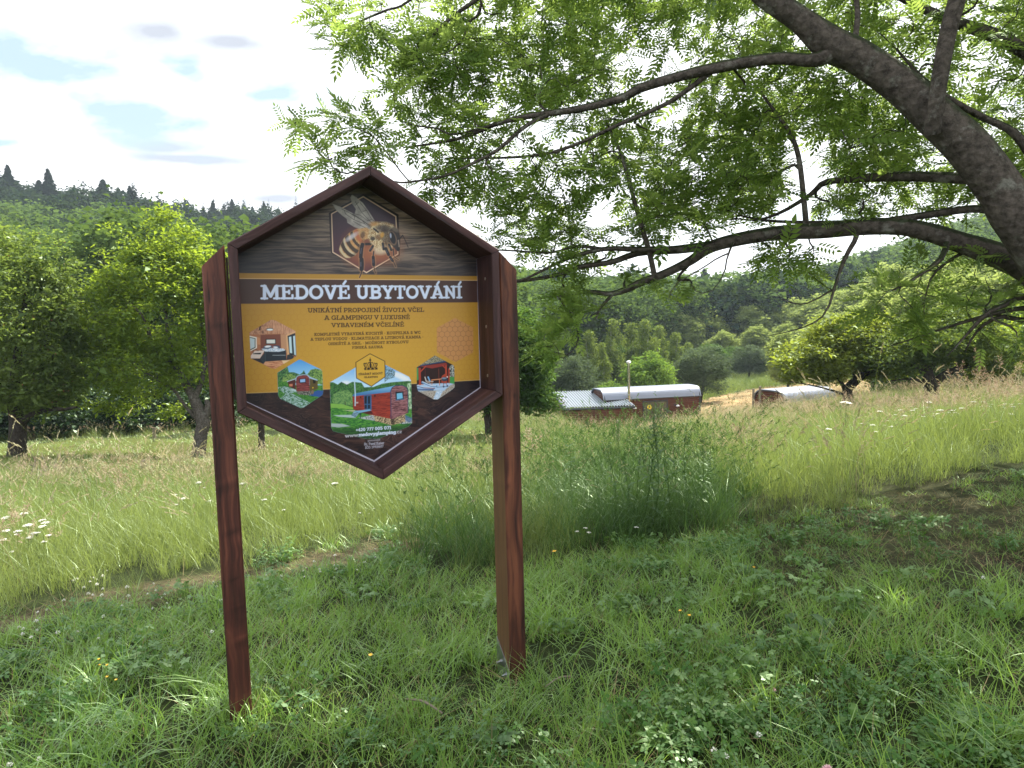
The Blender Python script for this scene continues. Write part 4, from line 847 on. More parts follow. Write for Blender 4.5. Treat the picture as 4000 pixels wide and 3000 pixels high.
# ---------------------------------------------------------------- tree machinery
def smooth(P, n):
    """Catmull-Rom through rows of (x,y,z,r)"""
    P = np.asarray(P, float)
    if len(P) < 3: t = np.linspace(0, 1, n)[:, None]; return P[0]*(1-t)+P[-1]*t
    Q = np.concatenate([[2*P[0]-P[1]], P, [2*P[-1]-P[-2]]]); out = []
    m = len(P)-1
    for s in np.linspace(0, m-1e-6, n):
        i = int(s); t = s-i; a, b, c, d = Q[i:i+4]
        out.append(.5*((2*b)+(c-a)*t+(2*a-5*b+4*c-d)*t*t+(-a+3*b-3*c+d)*t**3))
    out = np.array(out); out[:, 3] = np.maximum(out[:, 3], .0015); return out
def grow(skel, attr, R, r_tip=.004, wob=.12, expo=.42, maxr=.05, segs=5, back=.35, sag=0.0, up=0.0):
    """link every attractor to the nearest limb node; returns tubes and twig ends with their direction"""
    nodes = np.concatenate([s[:, :3] for s in skel]); nrad = np.concatenate([s[:, 3] for s in skel])
    dirs = np.concatenate([np.gradient(s[:, :3], axis=0) for s in skel]); dirs /= np.linalg.norm(dirs, axis=1, keepdims=True)+1e-9
    D0 = np.min(np.linalg.norm(attr[:, None]-nodes[None, ::2], axis=-1), 1); order = np.argsort(D0)
    NN = [nodes]; ND = [dirs]; NR = [nrad]; new = []; allN = nodes; allD = dirs; allR = nrad; tips = []
    pend = 0
    for k in order:
        a = attr[k]
        v = a-allN; L = np.linalg.norm(v, axis=1)
        cosb = (v*allD).sum(1)/(L+1e-9)
        cost = L*(1+back*(1-cosb))
        j = int(np.argmin(cost)); p = allN[j]; L = L[j]; d = allD[j]
        if L < .02: continue
        u = (a-p)/L; m = p+d*L*.28+u*L*.25+R.normal(0, wob*L, 3)*.5+np.array([0, 0, up*L]); m2 = p+u*L*.7+R.normal(0, wob*L, 3)*.45-np.array([0, 0, sag*L])
        r0 = min(allR[j]*.62, maxr, r_tip*(1+3.2*L**expo)); r0 = max(r0, r_tip*.9)
        n = max(3, min(9, int(segs*L/.5)+3)); C = smooth([[*p, r0], [*m, r0*.8], [*m2, r0*.6+r_tip*.25], [*a, r_tip*.6]], n)
        new.append(C); g = np.gradient(C[:, :3], axis=0); g /= np.linalg.norm(g, axis=1, keepdims=True)+1e-9
        allN = np.concatenate([allN, C[1:, :3]]); allD = np.concatenate([allD, g[1:]]); allR = np.concatenate([allR, C[1:, 3]])
        tips.append((C, g))
    return new, tips
def tubes_mesh(name, curves, mat, parent, sides=lambda r: 10 if r > .05 else (6 if r > .012 else 4)):
    parts = [tube_arrays(c[:, :3], c[:, 3], sides(c[:, 3].max())) for c in curves]
    V, F = cat_mesh(parts); return obj(name, npmesh(name, V, F, mat, smooth=True), parent)
def rand_rot(n, R, upb=1.0):
    """frames: x = leaf direction, z = normal biased upwards"""
    az = R.uniform(0, 2*math.pi, n); x = np.stack([np.cos(az), np.sin(az), R.normal(-.15, .35, n)], -1); x /= np.linalg.norm(x, axis=1, keepdims=True)
    z = np.stack([R.normal(0, 1, n), R.normal(0, 1, n), R.normal(0, 1, n)+upb*1.4], -1)
    z -= (z*x).sum(1, keepdims=True)*x; z /= np.linalg.norm(z, axis=1, keepdims=True); y = np.cross(z, x); return x, y, z
def leaves(P, size, R, asp=.5, upb=1.0, fold=.12, sv=.35, dirs=None):
    """one folded four-sided leaf at every point"""
    n = len(P); x, y, z = rand_rot(n, R, upb)
    if dirs is not None:
        x = x+dirs*1.1; x /= np.linalg.norm(x, axis=1, keepdims=True); z -= (z*x).sum(1, keepdims=True)*x; z /= np.linalg.norm(z, axis=1, keepdims=True); y = np.cross(z, x)
    s = (size*np.exp(R.normal(0, sv, n)))[:, None]
    V = np.stack([P, P+x*s*.45+y*s*asp*.5+z*s*fold, P+x*s-z*s*.08, P+x*s*.5-y*s*asp*.5+z*s*fold], 1)
    F = np.arange(n*4).reshape(n, 4); return V.reshape(-1, 3), F
def leafmesh(name, V, F, mat, parent, tint, per=4):
    return obj(name, npmesh(name, V, F, mat, {'tint': ('FLOAT', np.repeat(tint, per))}), parent)

BARK_ASH = barkmat('ash_bark', (.038, .032, .028), (.13, .11, .095), 7, (.26, .26, .23), .7, .85)
BARK_FRUIT = barkmat('fruit_bark', (.035, .030, .026), (.13, .115, .10), 8, (.24, .24, .21), .4, .3)
BARK_DARK = barkmat('dark_bark', (.018, .015, .012), (.06, .048, .038), 8, (.1, .1, .08), .2, .2)
BARK_BIRCH = barkmat('birch_bark', (.05, .05, .05), (.62, .60, .56), 3, (.5, .5, .48), .4, .0)

# ---------------------------------------------------------------- the big ash on the right
RA = np.random.default_rng(11)
def limb(pts, n=None):
    """pts: (px, py, distance, width px)"""
    P = [[*W(x, y, d), w*d/FPX/2] for x, y, d, w in pts]; L = sum(np.linalg.norm(np.array(P[i][:3])-np.array(P[i+1][:3])) for i in range(len(P)-1))
    return smooth(P, n or max(8, int(L/.09)))
tbx, tby = 5.35, 5.0; tbz = float(gz(tbx, tby))
trunk = smooth([[tbx, tby, tbz-.3, .40], [tbx, tby, tbz+.25, .31], [tbx-.03, tby-.02, tbz+.9, .27], [tbx-.1, tby-.02, tbz+1.5, .25], [tbx-.45, tby-.02, tbz+2.05, .22]], 30)
top = trunk[-1]
L1 = smooth(np.concatenate([[[*top[:3], .21]], [[*W(x, y, d), w*d/FPX/2] for x, y, d, w in ((4260, 1180, 5.0, 190), (4000, 886, 4.9, 172), (3911, 745, 4.9, 158), (3785, 580, 4.9, 154), (3660, 462, 4.95, 142), (3519, 337, 5.0, 128), (3362, 227, 5.05, 122), (3245, 172, 5.1, 124), (3127, 78, 5.1, 92), (3000, -10, 5.1, 86), (2850, -130, 5.2, 78), (2640, -300, 5.4, 62), (2350, -480, 5.7, 44), (2050, -600, 6, 26), (1750, -640, 6.3, 12))]]), 130)
def J(px, py): return (px, py)
limbs = [trunk, L1,
 limb([(3270, 190, 5.08, 84), (3182, 235, 5.1, 52), (3049, 227, 5.15, 46), (2915, 243, 5.25, 44), (2774, 270, 5.35, 42), (2641, 302, 5.45, 38), (2500, 345, 5.55, 35), (2422, 386, 5.6, 31), (2253, 427, 5.75, 27), (2083, 451, 5.9, 22), (1948, 481, 6.0, 18), (1812, 536, 6.15, 14), (1676, 563, 6.3, 9), (1575, 576, 6.4, 5)]),
 limb([(2790, 268, 5.35, 30), (2700, 340, 5.45, 20), (2600, 407, 5.55, 18), (2429, 481, 5.7, 16), (2253, 563, 5.9, 14), (2117, 603, 6.0, 12), (1948, 617, 6.2, 9), (1744, 617, 6.4, 5)]),
 limb([(2140, 448, 5.85, 20), (2049, 495, 5.85, 16), (1948, 583, 5.85, 14), (1859, 631, 5.85, 12), (1744, 685, 5.9, 10), (1615, 709, 5.9, 8), (1554, 712, 5.95, 7), (1480, 690, 6, 6), (1430, 640, 6.05, 5), (1364, 678, 6.1, 6), (1297, 651, 6.15, 5), (1269, 563, 6.2, 4), (1215, 481, 6.25, 3)]),
 limb([(1602, 712, 5.9, 6), (1561, 665, 6.0, 6), (1507, 590, 6.05, 5.5), (1453, 529, 6.1, 5), (1392, 502, 6.2, 4.5), (1330, 470, 6.25, 3)]),
 limb([(1960, 478, 6.0, 12), (1778, 525, 5.9, 8), (1710, 502, 5.9, 7), (1620, 490, 6.0, 6), (1554, 468, 6.1, 4)]),
 limb([(2350, -480, 5.7, 36), (2200, -300, 5.7, 30), (2050, -150, 5.8, 24), (1859, 0, 5.9, 17), (1792, 47, 6, 15), (1710, 115, 6, 12), (1676, 170, 6.1, 10), (1636, 210, 6.1, 7), (1590, 260, 6.2, 4)]),
 limb([(2050, -600, 6, 20), (1850, -300, 6, 16), (1880, 14, 6, 12), (1832, 88, 6.1, 9), (1805, 156, 6.1, 7), (1751, 203, 6.1, 5), (1700, 215, 6.2, 3)]),
 limb([(2050, -600, 6, 20), (1800, -200, 6.2, 15), (1602, 0, 6.3, 10), (1507, 41, 6.3, 9), (1425, 75, 6.4, 8), (1337, 115, 6.4, 6), (1260, 90, 6.5, 4), (1180, 40, 6.5, 3)]),
 # lower limb
 smooth(np.concatenate([[trunk[-7]*np.array([1, 1, 1, .75])], [[*W(x, y, d), w*d/FPX/2] for x, y, d, w in ((4200, 1150, 5.15, 118), (4000, 1042, 5.3, 104), (3871, 987, 5.35, 94), (3754, 948, 5.4, 80), (3636, 909, 5.45, 72), (3519, 886, 5.5, 66), (3362, 886, 5.6, 66), (3205, 901, 5.7, 62), (3049, 909, 5.8, 56), (2892, 933, 5.9, 52), (2774, 966, 6.0, 46), (2696, 1019, 6.05, 36), (2602, 1066, 6.1, 32), (2500, 1105, 6.15, 30), (2452, 1129, 6.2, 26), (2384, 1147, 6.25, 20), (2294, 1140, 6.3, 16), (2203, 1154, 6.35, 12), (2104, 1165, 6.4, 7))]]), 110),
 limb([(2800, 955, 6.0, 36), (2657, 974, 6.1, 34), (2500, 987, 6.25, 26), (2384, 1025, 6.3, 22), (2271, 1041, 6.4, 19), (2181, 1072, 6.45, 17), (2090, 1090, 6.5, 14), (2000, 1100, 6.6, 11), (1930, 1092, 6.7, 6)]),
 limb([(2640, 974, 6.1, 26), (2490, 974, 6.1, 22), (2354, 973, 6.2, 18), (2219, 1010, 6.3, 14), (2117, 1058, 6.4, 11), (2030, 1095, 6.5, 8), (1960, 1080, 6.6, 5)]),
 limb([(2354, 973, 6.2, 15), (2253, 962, 6.3, 12), (2151, 987, 6.4, 9), (2015, 980, 6.5, 7), (1900, 975, 6.6, 4)]),
 limb([(2393, 1149, 6.25, 16), (2365, 1180, 6.2, 12), (2339, 1212, 6.2, 11), (2328, 1249, 6.15, 6)]),
 limb([(2181, 1158, 6.35, 9), (2217, 1217, 6.3, 9), (2249, 1271, 6.2, 8), (2260, 1316, 6.1, 7), (2244, 1362, 6.0, 6), (2203, 1398, 5.9, 4)]),
 # middle limbs off the main one
 limb([(3880, 705, 4.95, 60), (3770, 697, 5.2, 44), (3597, 690, 5.5, 40), (3450, 691, 5.7, 36), (3323, 701, 5.9, 28), (3221, 713, 6.0, 24), (3166, 760, 6.1, 18), (3050, 830, 6.2, 13), (2950, 860, 6.3, 8), (2850, 850, 6.4, 5)]),
 limb([(3950, 830, 4.95, 50), (3817, 815, 5.2, 32), (3676, 831, 5.4, 30), (3519, 854, 5.6, 26), (3401, 868, 5.8, 22), (3200, 870, 6.0, 16), (3000, 862, 6.2, 10), (2880, 840, 6.3, 6)]),
 limb([(3800, -250, 4.6, 60), (3760, -80, 4.6, 66), (3738, 0, 4.65, 64), (3705, 120, 4.68, 62), (3676, 274, 4.72, 60), (3655, 420, 4.78, 56), (3640, 520, 4.86, 60)][::-1]),
 limb([(4300, 360, 5.0, 90), (4150, 270, 5.2, 80), (4000, 188, 5.4, 66), (3872, 133, 5.5, 50), (3754, 94, 5.6, 42), (3636, 47, 5.7, 34), (3500, -20, 5.8, 26), (3300, -120, 6, 16)]),
 limb([(4060, 640, 5.2, 50), (3958, 517, 5.2, 32), (3832, 455, 5.25, 26), (3707, 384, 5.2, 22), (3600, 300, 5.4, 15), (3500, 190, 5.6, 9)]),
 limb([(3342, 190, 5.05, 28), (3342, 149, 5.05, 24), (3350, 60, 5.1, 22), (3346, 0, 5.1, 20), (3340, -180, 5.2, 14)]),
 limb([(3150, 890, 5.75, 24), (3140, 780, 5.7, 22), (3119, 611, 5.7, 20), (3080, 509, 5.75, 16), (3000, 400, 5.8, 11), (2930, 300, 5.9, 6)]),
 limb([(2558, 1085, 6.1, 22), (2535, 980, 6.1, 21), (2497, 854, 6.1, 19), (2449, 678, 6.15, 15), (2422, 590, 6.2, 12), (2370, 480, 6.3, 8)]),
 limb([(3345, 915, 5.6, 22), (3339, 940, 5.6, 20), (3299, 1011, 5.6, 17), (3268, 1097, 5.55, 13), (3229, 1215, 5.5, 8), (3166, 1268, 5.5, 5.5), (3068, 1298, 5.5, 4), (3000, 1312, 5.5, 2.5)]),
 limb([(3255, 1130, 5.55, 8), (3166, 1180, 5.6, 5.5), (3110, 1187, 5.6, 5), (3050, 1165, 5.6, 3), (3030, 1140, 5.6, 2)]),
 limb([(3700, 940, 5.4, 26), (3676, 1011, 5.3, 20), (3581, 1081, 5.2, 13), (3520, 1120, 5.2, 9), (3464, 1140, 5.1, 5)]),
 limb([(3810, 965, 5.4, 16), (3720, 1010, 5.5, 12), (3640, 1080, 5.6, 9), (3610, 1180, 5.7, 6)]),
 limb([(4250, 1200, 5.1, 50), (4000, 1158, 5.2, 26), (3930, 1190, 5.2, 22), (3859, 1222, 5.2, 18), (3768, 1316, 5.3, 10), (3700, 1390, 5.3, 5)]),
 limb([(4250, 1230, 5.15, 50), (4000, 1204, 5.3, 20), (3850, 1235, 5.4, 16), (3723, 1271, 5.5, 11), (3588, 1316, 5.6, 7), (3480, 1350, 5.7, 4)]),
 limb([(4250, 1280, 5.15, 40), (4000, 1253, 5.4, 22), (3904, 1237, 5.5, 16), (3820, 1290, 5.6, 10), (3770, 1370, 5.6, 6)]),
 limb([(2870, 935, 5.9, 12), (2842, 1000, 5.8, 8), (2830, 1060, 5.8, 7), (2790, 1130, 5.7, 5), (2730, 1145, 5.7, 4), (2700, 1110, 5.7, 3)]),
 limb([(2845, 990, 5.8, 7), (2800, 1010, 5.7, 6), (2740, 1050, 5.7, 5), (2640, 1110, 5.7, 4), (2612, 1168, 5.7, 3)]),
 # limbs out of the picture, above and to the right, that carry the crown casting the shade
 limb([(3650, -350, 4.8, 60), (3500, -700, 5.0, 60), (3200, -1200, 5.2, 45), (2900, -1800, 5.4, 25)]),
 smooth([[*top[:3], .2], [5.0, 5.4, 4.3, .17], [5.2, 6.2, 6.5, .12], [5.2, 6.8, 8.6, .06]], 30),
 smooth([[5.2, 5.6, 4.6, .14], [3.9, 6.2, 6.4, .11], [2.6, 6.6, 7.8, .08], [1.6, 6.6, 8.8, .04]], 30),
 smooth([[*trunk[-5][:3], .15], [5.9, 4.0, 3.4, .12], [5.7, 2.6, 4.6, .08], [5.2, 1.4, 5.2, .04]], 30),
 smooth([[5.2, 6.0, 5.6, .12], [6.6, 7.0, 6.8, .09], [8.2, 7.6, 7.4, .04]], 24),
]
def inpoly(x, y, poly):
    ins = False; n = len(poly)
    for i in range(n):
        x0, y0 = poly[i]; x1, y1 = poly[(i+1) % n]
        if (y0 > y) != (y1 > y) and x < (x1-x0)*(y-y0)/(y1-y0)+x0: ins = not ins
    return ins
def sample_poly(poly, cnt, d0, d1, jit=0.0, sky=0):
    xs = [p[0] for p in poly]; ys = [p[1] for p in poly]; out = []
    while len(out) < cnt:
        x = RA.uniform(min(xs), max(xs)); y = RA.uniform(min(ys), max(ys))
        if not inpoly(x, y, poly): continue
        if sky and vnoise(np.array([x/260.]), np.array([y/170.]), 77)[0] < sky: continue
        a, b = (d0(x), d1(x)) if callable(d0) else (d0, d1)
        out.append(W(x, y, RA.uniform(a, b)))
    return out
dn = lambda x: float(np.interp(x, [1200, 2200, 3200, 4000], [5.9, 5.75, 5.3, 5.15])); df = lambda x: float(np.interp(x, [1200, 2200, 3200, 4000], [6.8, 7.9, 8.8, 9.0]))
att = []
att += sample_poly([(1880, -200), (1720, 120), (1500, 330), (1400, 440), (1500, 620), (1700, 660), (1900, 820), (2060, 930), (2600, 925), (3000, 880), (3600, 840), (4300, 800), (4300, -200)], 980, dn, df, sky=.17)
att += sample_poly([(2000, -250), (1900, 150), (2000, 420), (2600, 300), (3100, 200), (2900, -250)], 110, dn, df)
att += sample_poly([(3200, 250), (2600, 400), (2300, 700), (2700, 850), (3500, 820), (3600, 560)], 170, dn, df, sky=.15)
att += sample_poly([(1150, 440), (1130, 500), (1240, 690), (1330, 690), (1460, 640), (1500, 480), (1330, 400)], 26, 6.05, 6.5)
att += sample_poly([(1180, -60), (1240, 60), (1340, 200), (1420, 260), (1520, 230), (1560, 60), (1500, -60)], 26, 6.2, 6.7)
att += sample_poly([(1600, -100), (1600, 300), (1750, 420), (1900, 300), (1860, -100)], 34, 5.9, 6.6)
att += sample_poly([(1560, 640), (1650, 740), (1840, 830), (2010, 1000), (2100, 900), (1850, 700)], 16, 5.9, 6.8)
att += sample_poly([(1980, 900), (2030, 990), (2250, 1040), (2560, 940), (2560, 880)], 26, 6.0, 7.2)
att += sample_poly([(2350, 1050), (2500, 1130), (2740, 1150), (2760, 1080), (2600, 1070)], 5, 5.9, 6.5)
att += sample_poly([(2060, 1290), (2090, 1370), (2200, 1400), (2230, 1370), (2150, 1290)], 7, 5.7, 6.0)
att += sample_poly([(2150, 1220), (2200, 1300), (2250, 1310), (2300, 1260), (2290, 1200)], 7, 5.9, 6.3)
att += sample_poly([(2070, 1100), (2110, 1150), (2350, 1140), (2350, 1090)], 5, 6.1, 6.7)
att += sample_poly([(2920, 960), (2980, 1050), (3180, 1080), (3260, 1000), (3200, 930)], 13, 5.6, 6.6)
att += sample_poly([(3330, 1130), (3270, 1200), (3420, 1240), (3620, 1330), (3850, 1330), (4300, 1320), (4300, 960), (3900, 1010), (3500, 1000), (3400, 1050)], 46, 4.9, 6.6)
k = 0
while k < 620:  # unseen part of the crown, put out of view to shade the foreground
    p = np.array([3.2, 6.0, 6.2])+RA.normal(0, 1, 3)/1.9*np.array([4.6, 3.6, 2.6])
    if p[2] < 3.0 or p[0] < -1.6: continue
    x, y, d = PX(p)
    if d > .3 and -150 < x < 4150 and y > -150: continue
    if p[0]-.517*p[2] < -.6 and RA.random() < .9: continue  # thinned here so that sun reaches the left foreground
    att.append(p); k += 1
att = np.array(att)
new, tips = grow(limbs, att, RA, r_tip=.0052, wob=.16, maxr=.036, segs=6, back=.3, sag=.04)
ash = empty('ash_tree', (tbx, tby, tbz), 'large spreading ash with mossy grey limbs arching over the meadow beside the board', 'tree')
tubes_mesh('trunk', [trunk], BARK_ASH, ash); tubes_mesh('limbs', limbs[1:]+new, BARK_ASH, ash, sides=lambda r: 16 if r > .05 else (8 if r > .018 else 4))
# ash leaf: a midrib with five pairs of leaflets and one at the end
def ash_leaf():
    V = []; F = []
    def leaflet(o, d, L, w):
        d = np.array(d, float); d /= np.linalg.norm(d); s = np.cross([0, 0, 1.0], d); s /= np.linalg.norm(s); o = np.array(o, float); b = len(V); dn = np.array([0, 0, -1.0])
        V.extend([o, o+d*L*.4+s*w*.5+dn*L*.03, o+d*L*.4+np.array([0, 0, .006])*0, o+d*L*.4-s*w*.5+dn*L*.03, o+d*L+dn*L*.16]); F.extend([(b, b+3, b+4, b+2), (b, b+2, b+4, b+1)])
    n = 5
    for i in range(n):
        t = .3+.6*i/(n-1); z = -.05*t*t
        for s in (-1, 1): leaflet((t*.2, 0, z), (.75, s*1.0, .02), .062*(1-.25*abs(t-.6)), .024)
    leaflet((.2, 0, -.05), (1, 0, -.05), .062, .026)
    b = len(V); V.extend([np.array(p) for p in ((0, .001, 0), (0, -.001, 0), (.2, -.001, -.05), (.2, .001, -.05))]); F.append((b, b+1, b+2, b+3))
    return np.array(V), np.array(F)
LV, LF = ash_leaf()
P = []; Dv = []
for C, g in tips:
    n = len(C); m = RA.integers(7, 12)
    for q in range(m):
        f = 1-RA.uniform(0, 1)**1.6*.55; i = min(n-1, int(f*(n-1))); P.append(C[i, :3]+RA.normal(0, .03, 3)); Dv.append(g[i])
P = np.array(P); Dv = np.array(Dv); n = len(P)
x = Dv*.8+RA.normal(0, .62, (n, 3)); x[:, 2] = x[:, 2]*.6+.05; x /= np.linalg.norm(x, axis=1, keepdims=True)
z = RA.normal(0, .38, (n, 3))+np.array([0, 0, 1.0]); z -= (z*x).sum(1, keepdims=True)*x; z /= np.linalg.norm(z, axis=1, keepdims=True); y = np.cross(z, x)
s = np.exp(RA.normal(0, .2, n))[:, None, None]*.98
V = P[:, None]+s*(LV[None, :, 0:1]*x[:, None]+LV[None, :, 1:2]*y[:, None]+LV[None, :, 2:3]*z[:, None])
ok = PX(V.reshape(-1, 3)); inn = (ok[2] < .9).reshape(n, -1).any(1); V = V[~inn]; n = len(V)
F = (LF[None]+(np.arange(n)*len(LV))[:, None, None]).reshape(-1, 4)
M_ash = leafmat('ash_leaves', (.042, .085, .022), (.145, .220, .055), (.46, .64, .13), .54, .16)
leafmesh('leaves', V.reshape(-1, 3), F, M_ash, ash, RA.uniform(0, 1, n)**1.2, len(LV))
print('ash leaves', n, 'twigs', len(new))
# ---------------------------------------------------------------- other trees
M_cherry = leafmat('cherry_leaves', (.045, .085, .026), (.150, .195, .060), (.36, .50, .08), .42, .06)
M_plum = leafmat('plum_leaves', (.042, .095, .026), (.14, .205, .042), (.46, .62, .05), .46, .05)
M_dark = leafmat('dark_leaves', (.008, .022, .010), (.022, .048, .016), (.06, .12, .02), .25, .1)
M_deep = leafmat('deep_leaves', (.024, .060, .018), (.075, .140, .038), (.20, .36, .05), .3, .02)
M_yellow = leafmat('yellow_leaves', (.055, .085, .018), (.14, .17, .035), (.42, .52, .05), .42, .05)
M_olive = leafmat('olive_leaves', (.032, .062, .018), (.095, .135, .035), (.24, .33, .04), .34, .03)
M_birch = leafmat('birch_leaves', (.050, .095, .025), (.14, .19, .05), (.36, .48, .08), .34, .0)
M_willow = leafmat('willow_leaves', (.045, .075, .045), (.13, .17, .105), (.18, .26, .10), .3, .0)
M_bright = leafmat('bright_leaves', (.055, .12, .03), (.14, .23, .065), (.30, .48, .06), .38, .0)
M_pale = leafmat('pale_leaves', (.11, .16, .05), (.27, .33, .13), (.45, .56, .14), .45, .0)  # sunlight on the grove partly put into this pale leaf colour
M_far = leafmat('far_leaves', (.010, .026, .014), (.034, .062, .032), (.07, .12, .04), .28, .0, inst=False)  # darkened and blued: the far hill's shade put into the leaf colour
M_spruce = leafmat('spruce_needles', (.008, .019, .012), (.020, .040, .022), (.04, .07, .02), .15, .0)
def ellsample(R, ells, n, shell=.55):
    vol = np.array([e[3]*e[4]*e[5] for e in ells])**.8; pk = R.choice(len(ells), n, p=vol/vol.sum()); out = np.empty((n, 3))
    for i in range(n):
        e = ells[pk[i]]; v = R.normal(0, 1, 3); v /= np.linalg.norm(v); r = R.uniform(shell, 1)**.6; r = r if R.random() < .8 else R.uniform(.15, 1)
        out[i] = np.array(e[:3])+v*r*np.array(e[3:6])
    return out
def pxell(px, py, d, rx, ry, rz=None):
    c = W(px, py, d); s = d/FPX; return (*c, rx*s, (rz or rx)*s, ry*s)
def build_tree(root, trunks, ells, n_cl, per, spread, lsize, lmat, bmat, R, asp=.5, upb=1.0, droop=0.0, r_tip=.01, maxr=.08, tipleaf=.5, extra=None, inner=.25):
    """trunks: list of (n,4) arrays in world space; leaf clumps gather round the twigs"""
    att = ellsample(R, ells, n_cl)
    new, tips = grow(trunks, att, R, r_tip=r_tip, wob=.15, maxr=maxr, segs=2, back=.25)
    parts_ = [tube_arrays(c[:, :3], c[:, 3], 12 if c[:, 3].max() > .1 else 6) for c in trunks]+[tube_arrays(c[:, :3], c[:, 3], 5 if c[:, 3].max() > .03 else 3) for c in new]
    V, F = cat_mesh(parts_); obj('trunk', npmesh('trunk', V, F, bmat, smooth=True), root)
    P = []; D = []
    for C, g in tips:
        m = max(3, int(per*R.uniform(.5, 1.5)))
        k = R.integers(int(len(C)*inner), len(C), m); P.append(C[k, :3]+R.normal(0, 1, (m, 3))*np.array([spread, spread, spread*.55])-np.array([0, 0, 1])*np.abs(R.normal(0, droop, m))[:, None]); D.append(g[k])
    P = np.concatenate(P); D = np.concatenate(D)

    V, F = leaves(P, lsize, R, asp, upb, dirs=D*.6-np.array([0, 0, droop*1.2]))

    t = np.clip(.5*vnoise(P[:, 0]*1.3+P[:, 2]*.7, P[:, 1]*1.3-P[:, 2]*.9, 3)+R.uniform(0, .6, len(P)), 0, 1)
    leafmesh('leaves', V, F, lmat, root, t); return P
def pl(pts): return limb(pts, max(6, len(pts)*5))
def at_ground(px, py, d):
    p = W(px, py, d); p[2] = float(gz(p[0], p[1])); return p
RT_ = np.random.default_rng(5)
# cherry at the left edge
b = at_ground(66, 1782, 19.0); t1 = empty('cherry_tree', b, 'cherry tree with drooping yellow-green leaves and thick dark trunk at the left edge', 'tree')
tr = [pl([(66, 1800, 19, 74), (68, 1740, 19, 62), (70, 1660, 19, 58), (62, 1590, 19, 52), (60, 1500, 19, 40), (70, 1380, 19, 30), (90, 1240, 19, 20), (110, 1080, 19, 10)]),
      pl([(75, 1665, 19, 30), (115, 1625, 18.8, 24), (180, 1600, 18.6, 20), (250, 1598, 18.4, 15), (300, 1590, 18.3, 8)]),
      pl([(55, 1610, 19, 34), (20, 1540, 19.2, 26), (-30, 1440, 19.4, 18), (-60, 1300, 19.5, 10)]), pl([(64, 1590, 19, 30), (120, 1500, 19, 22), (170, 1380, 18.8, 16), (200, 1250, 18.8, 9)])]
P = build_tree(t1, tr, [pxell(60, 1280, 19, 240, 330, 230), pxell(190, 1010, 19, 60, 150), pxell(60, 960, 19, 50, 120), pxell(-60, 1050, 19.3, 120, 220), pxell(230, 1360, 18.8, 110, 190), pxell(130, 1530, 18.8, 180, 70), pxell(265, 1050, 19.2, 30, 60)],
           620, 50, .19, .12, M_cherry, BARK_DARK, RT_, asp=.42, droop=.10, r_tip=.009, maxr=.07)
cc = P[RT_.choice(len(P), 260)]; mbc = MB()
parts = []
for q in cc: parts.append(tube_arrays(np.array([q+[0, 0, .013], q, q-[0, 0, .013]]), np.array([.004, .014, .004]), 5))
V, F = cat_mesh(parts); o_ = obj('cherries', npmesh('cherries', V, F, simple('cherry_skin', (.30, .035, .02), .3), smooth=True), t1); o_['kind'] = 'stuff'
# plum beside the left post
b = at_ground(775, 1785, 20.0); t2 = empty('plum_tree', b, 'old plum tree with a crooked grey trunk and bright green crown left of the board', 'tree')
tr = [pl([(772, 1800, 20, 62), (776, 1770, 20, 52), (785, 1700, 20, 48), (793, 1650, 20, 50), (775, 1600, 20, 44), (755, 1550, 20, 36), (725, 1500, 20, 28), (700, 1450, 20, 24), (672, 1380, 20, 20), (650, 1260, 20, 14), (640, 1120, 20, 9), (640, 960, 20, 5)]),
      pl([(775, 1640, 20, 22), (736, 1600, 19.9, 16), (705, 1560, 19.8, 14), (680, 1525, 19.7, 12), (627, 1493, 19.6, 8), (560, 1450, 19.5, 6), (450, 1400, 19.4, 4)]),
      pl([(800, 1640, 20, 30), (812, 1590, 20, 24), (806, 1560, 20, 14)]), pl([(758, 1560, 20, 24), (790, 1480, 20.2, 20), (800, 1380, 20.4, 16), (780, 1200, 20.4, 10), (760, 1020, 20.3, 5)]),
      pl([(690, 1440, 20, 20), (600, 1350, 19.8, 15), (560, 1240, 19.6, 12), (450, 1130, 19.5, 7)])]
build_tree(t2, tr, [pxell(640, 1180, 20, 220, 240, 230), pxell(660, 960, 20.2, 110, 130), pxell(480, 1090, 19.8, 130, 110), pxell(420, 1270, 19.7, 120, 150), pxell(760, 1080, 20.2, 120, 150), pxell(540, 1420, 19.8, 170, 150), pxell(720, 1400, 20.2, 130, 130), pxell(470, 1560, 20.4, 90, 70), pxell(640, 830, 20.2, 45, 45), pxell(900, 1200, 20.6, 120, 200), pxell(440, 920, 19.8, 24, 50), pxell(500, 960, 19.8, 20, 60), pxell(395, 980, 19.8, 16, 40), pxell(690, 1600, 20.6, 60, 40)],
           760, 50, .18, .11, M_plum, BARK_FRUIT, RT_, asp=.42, upb=.9, r_tip=.008, maxr=.06)
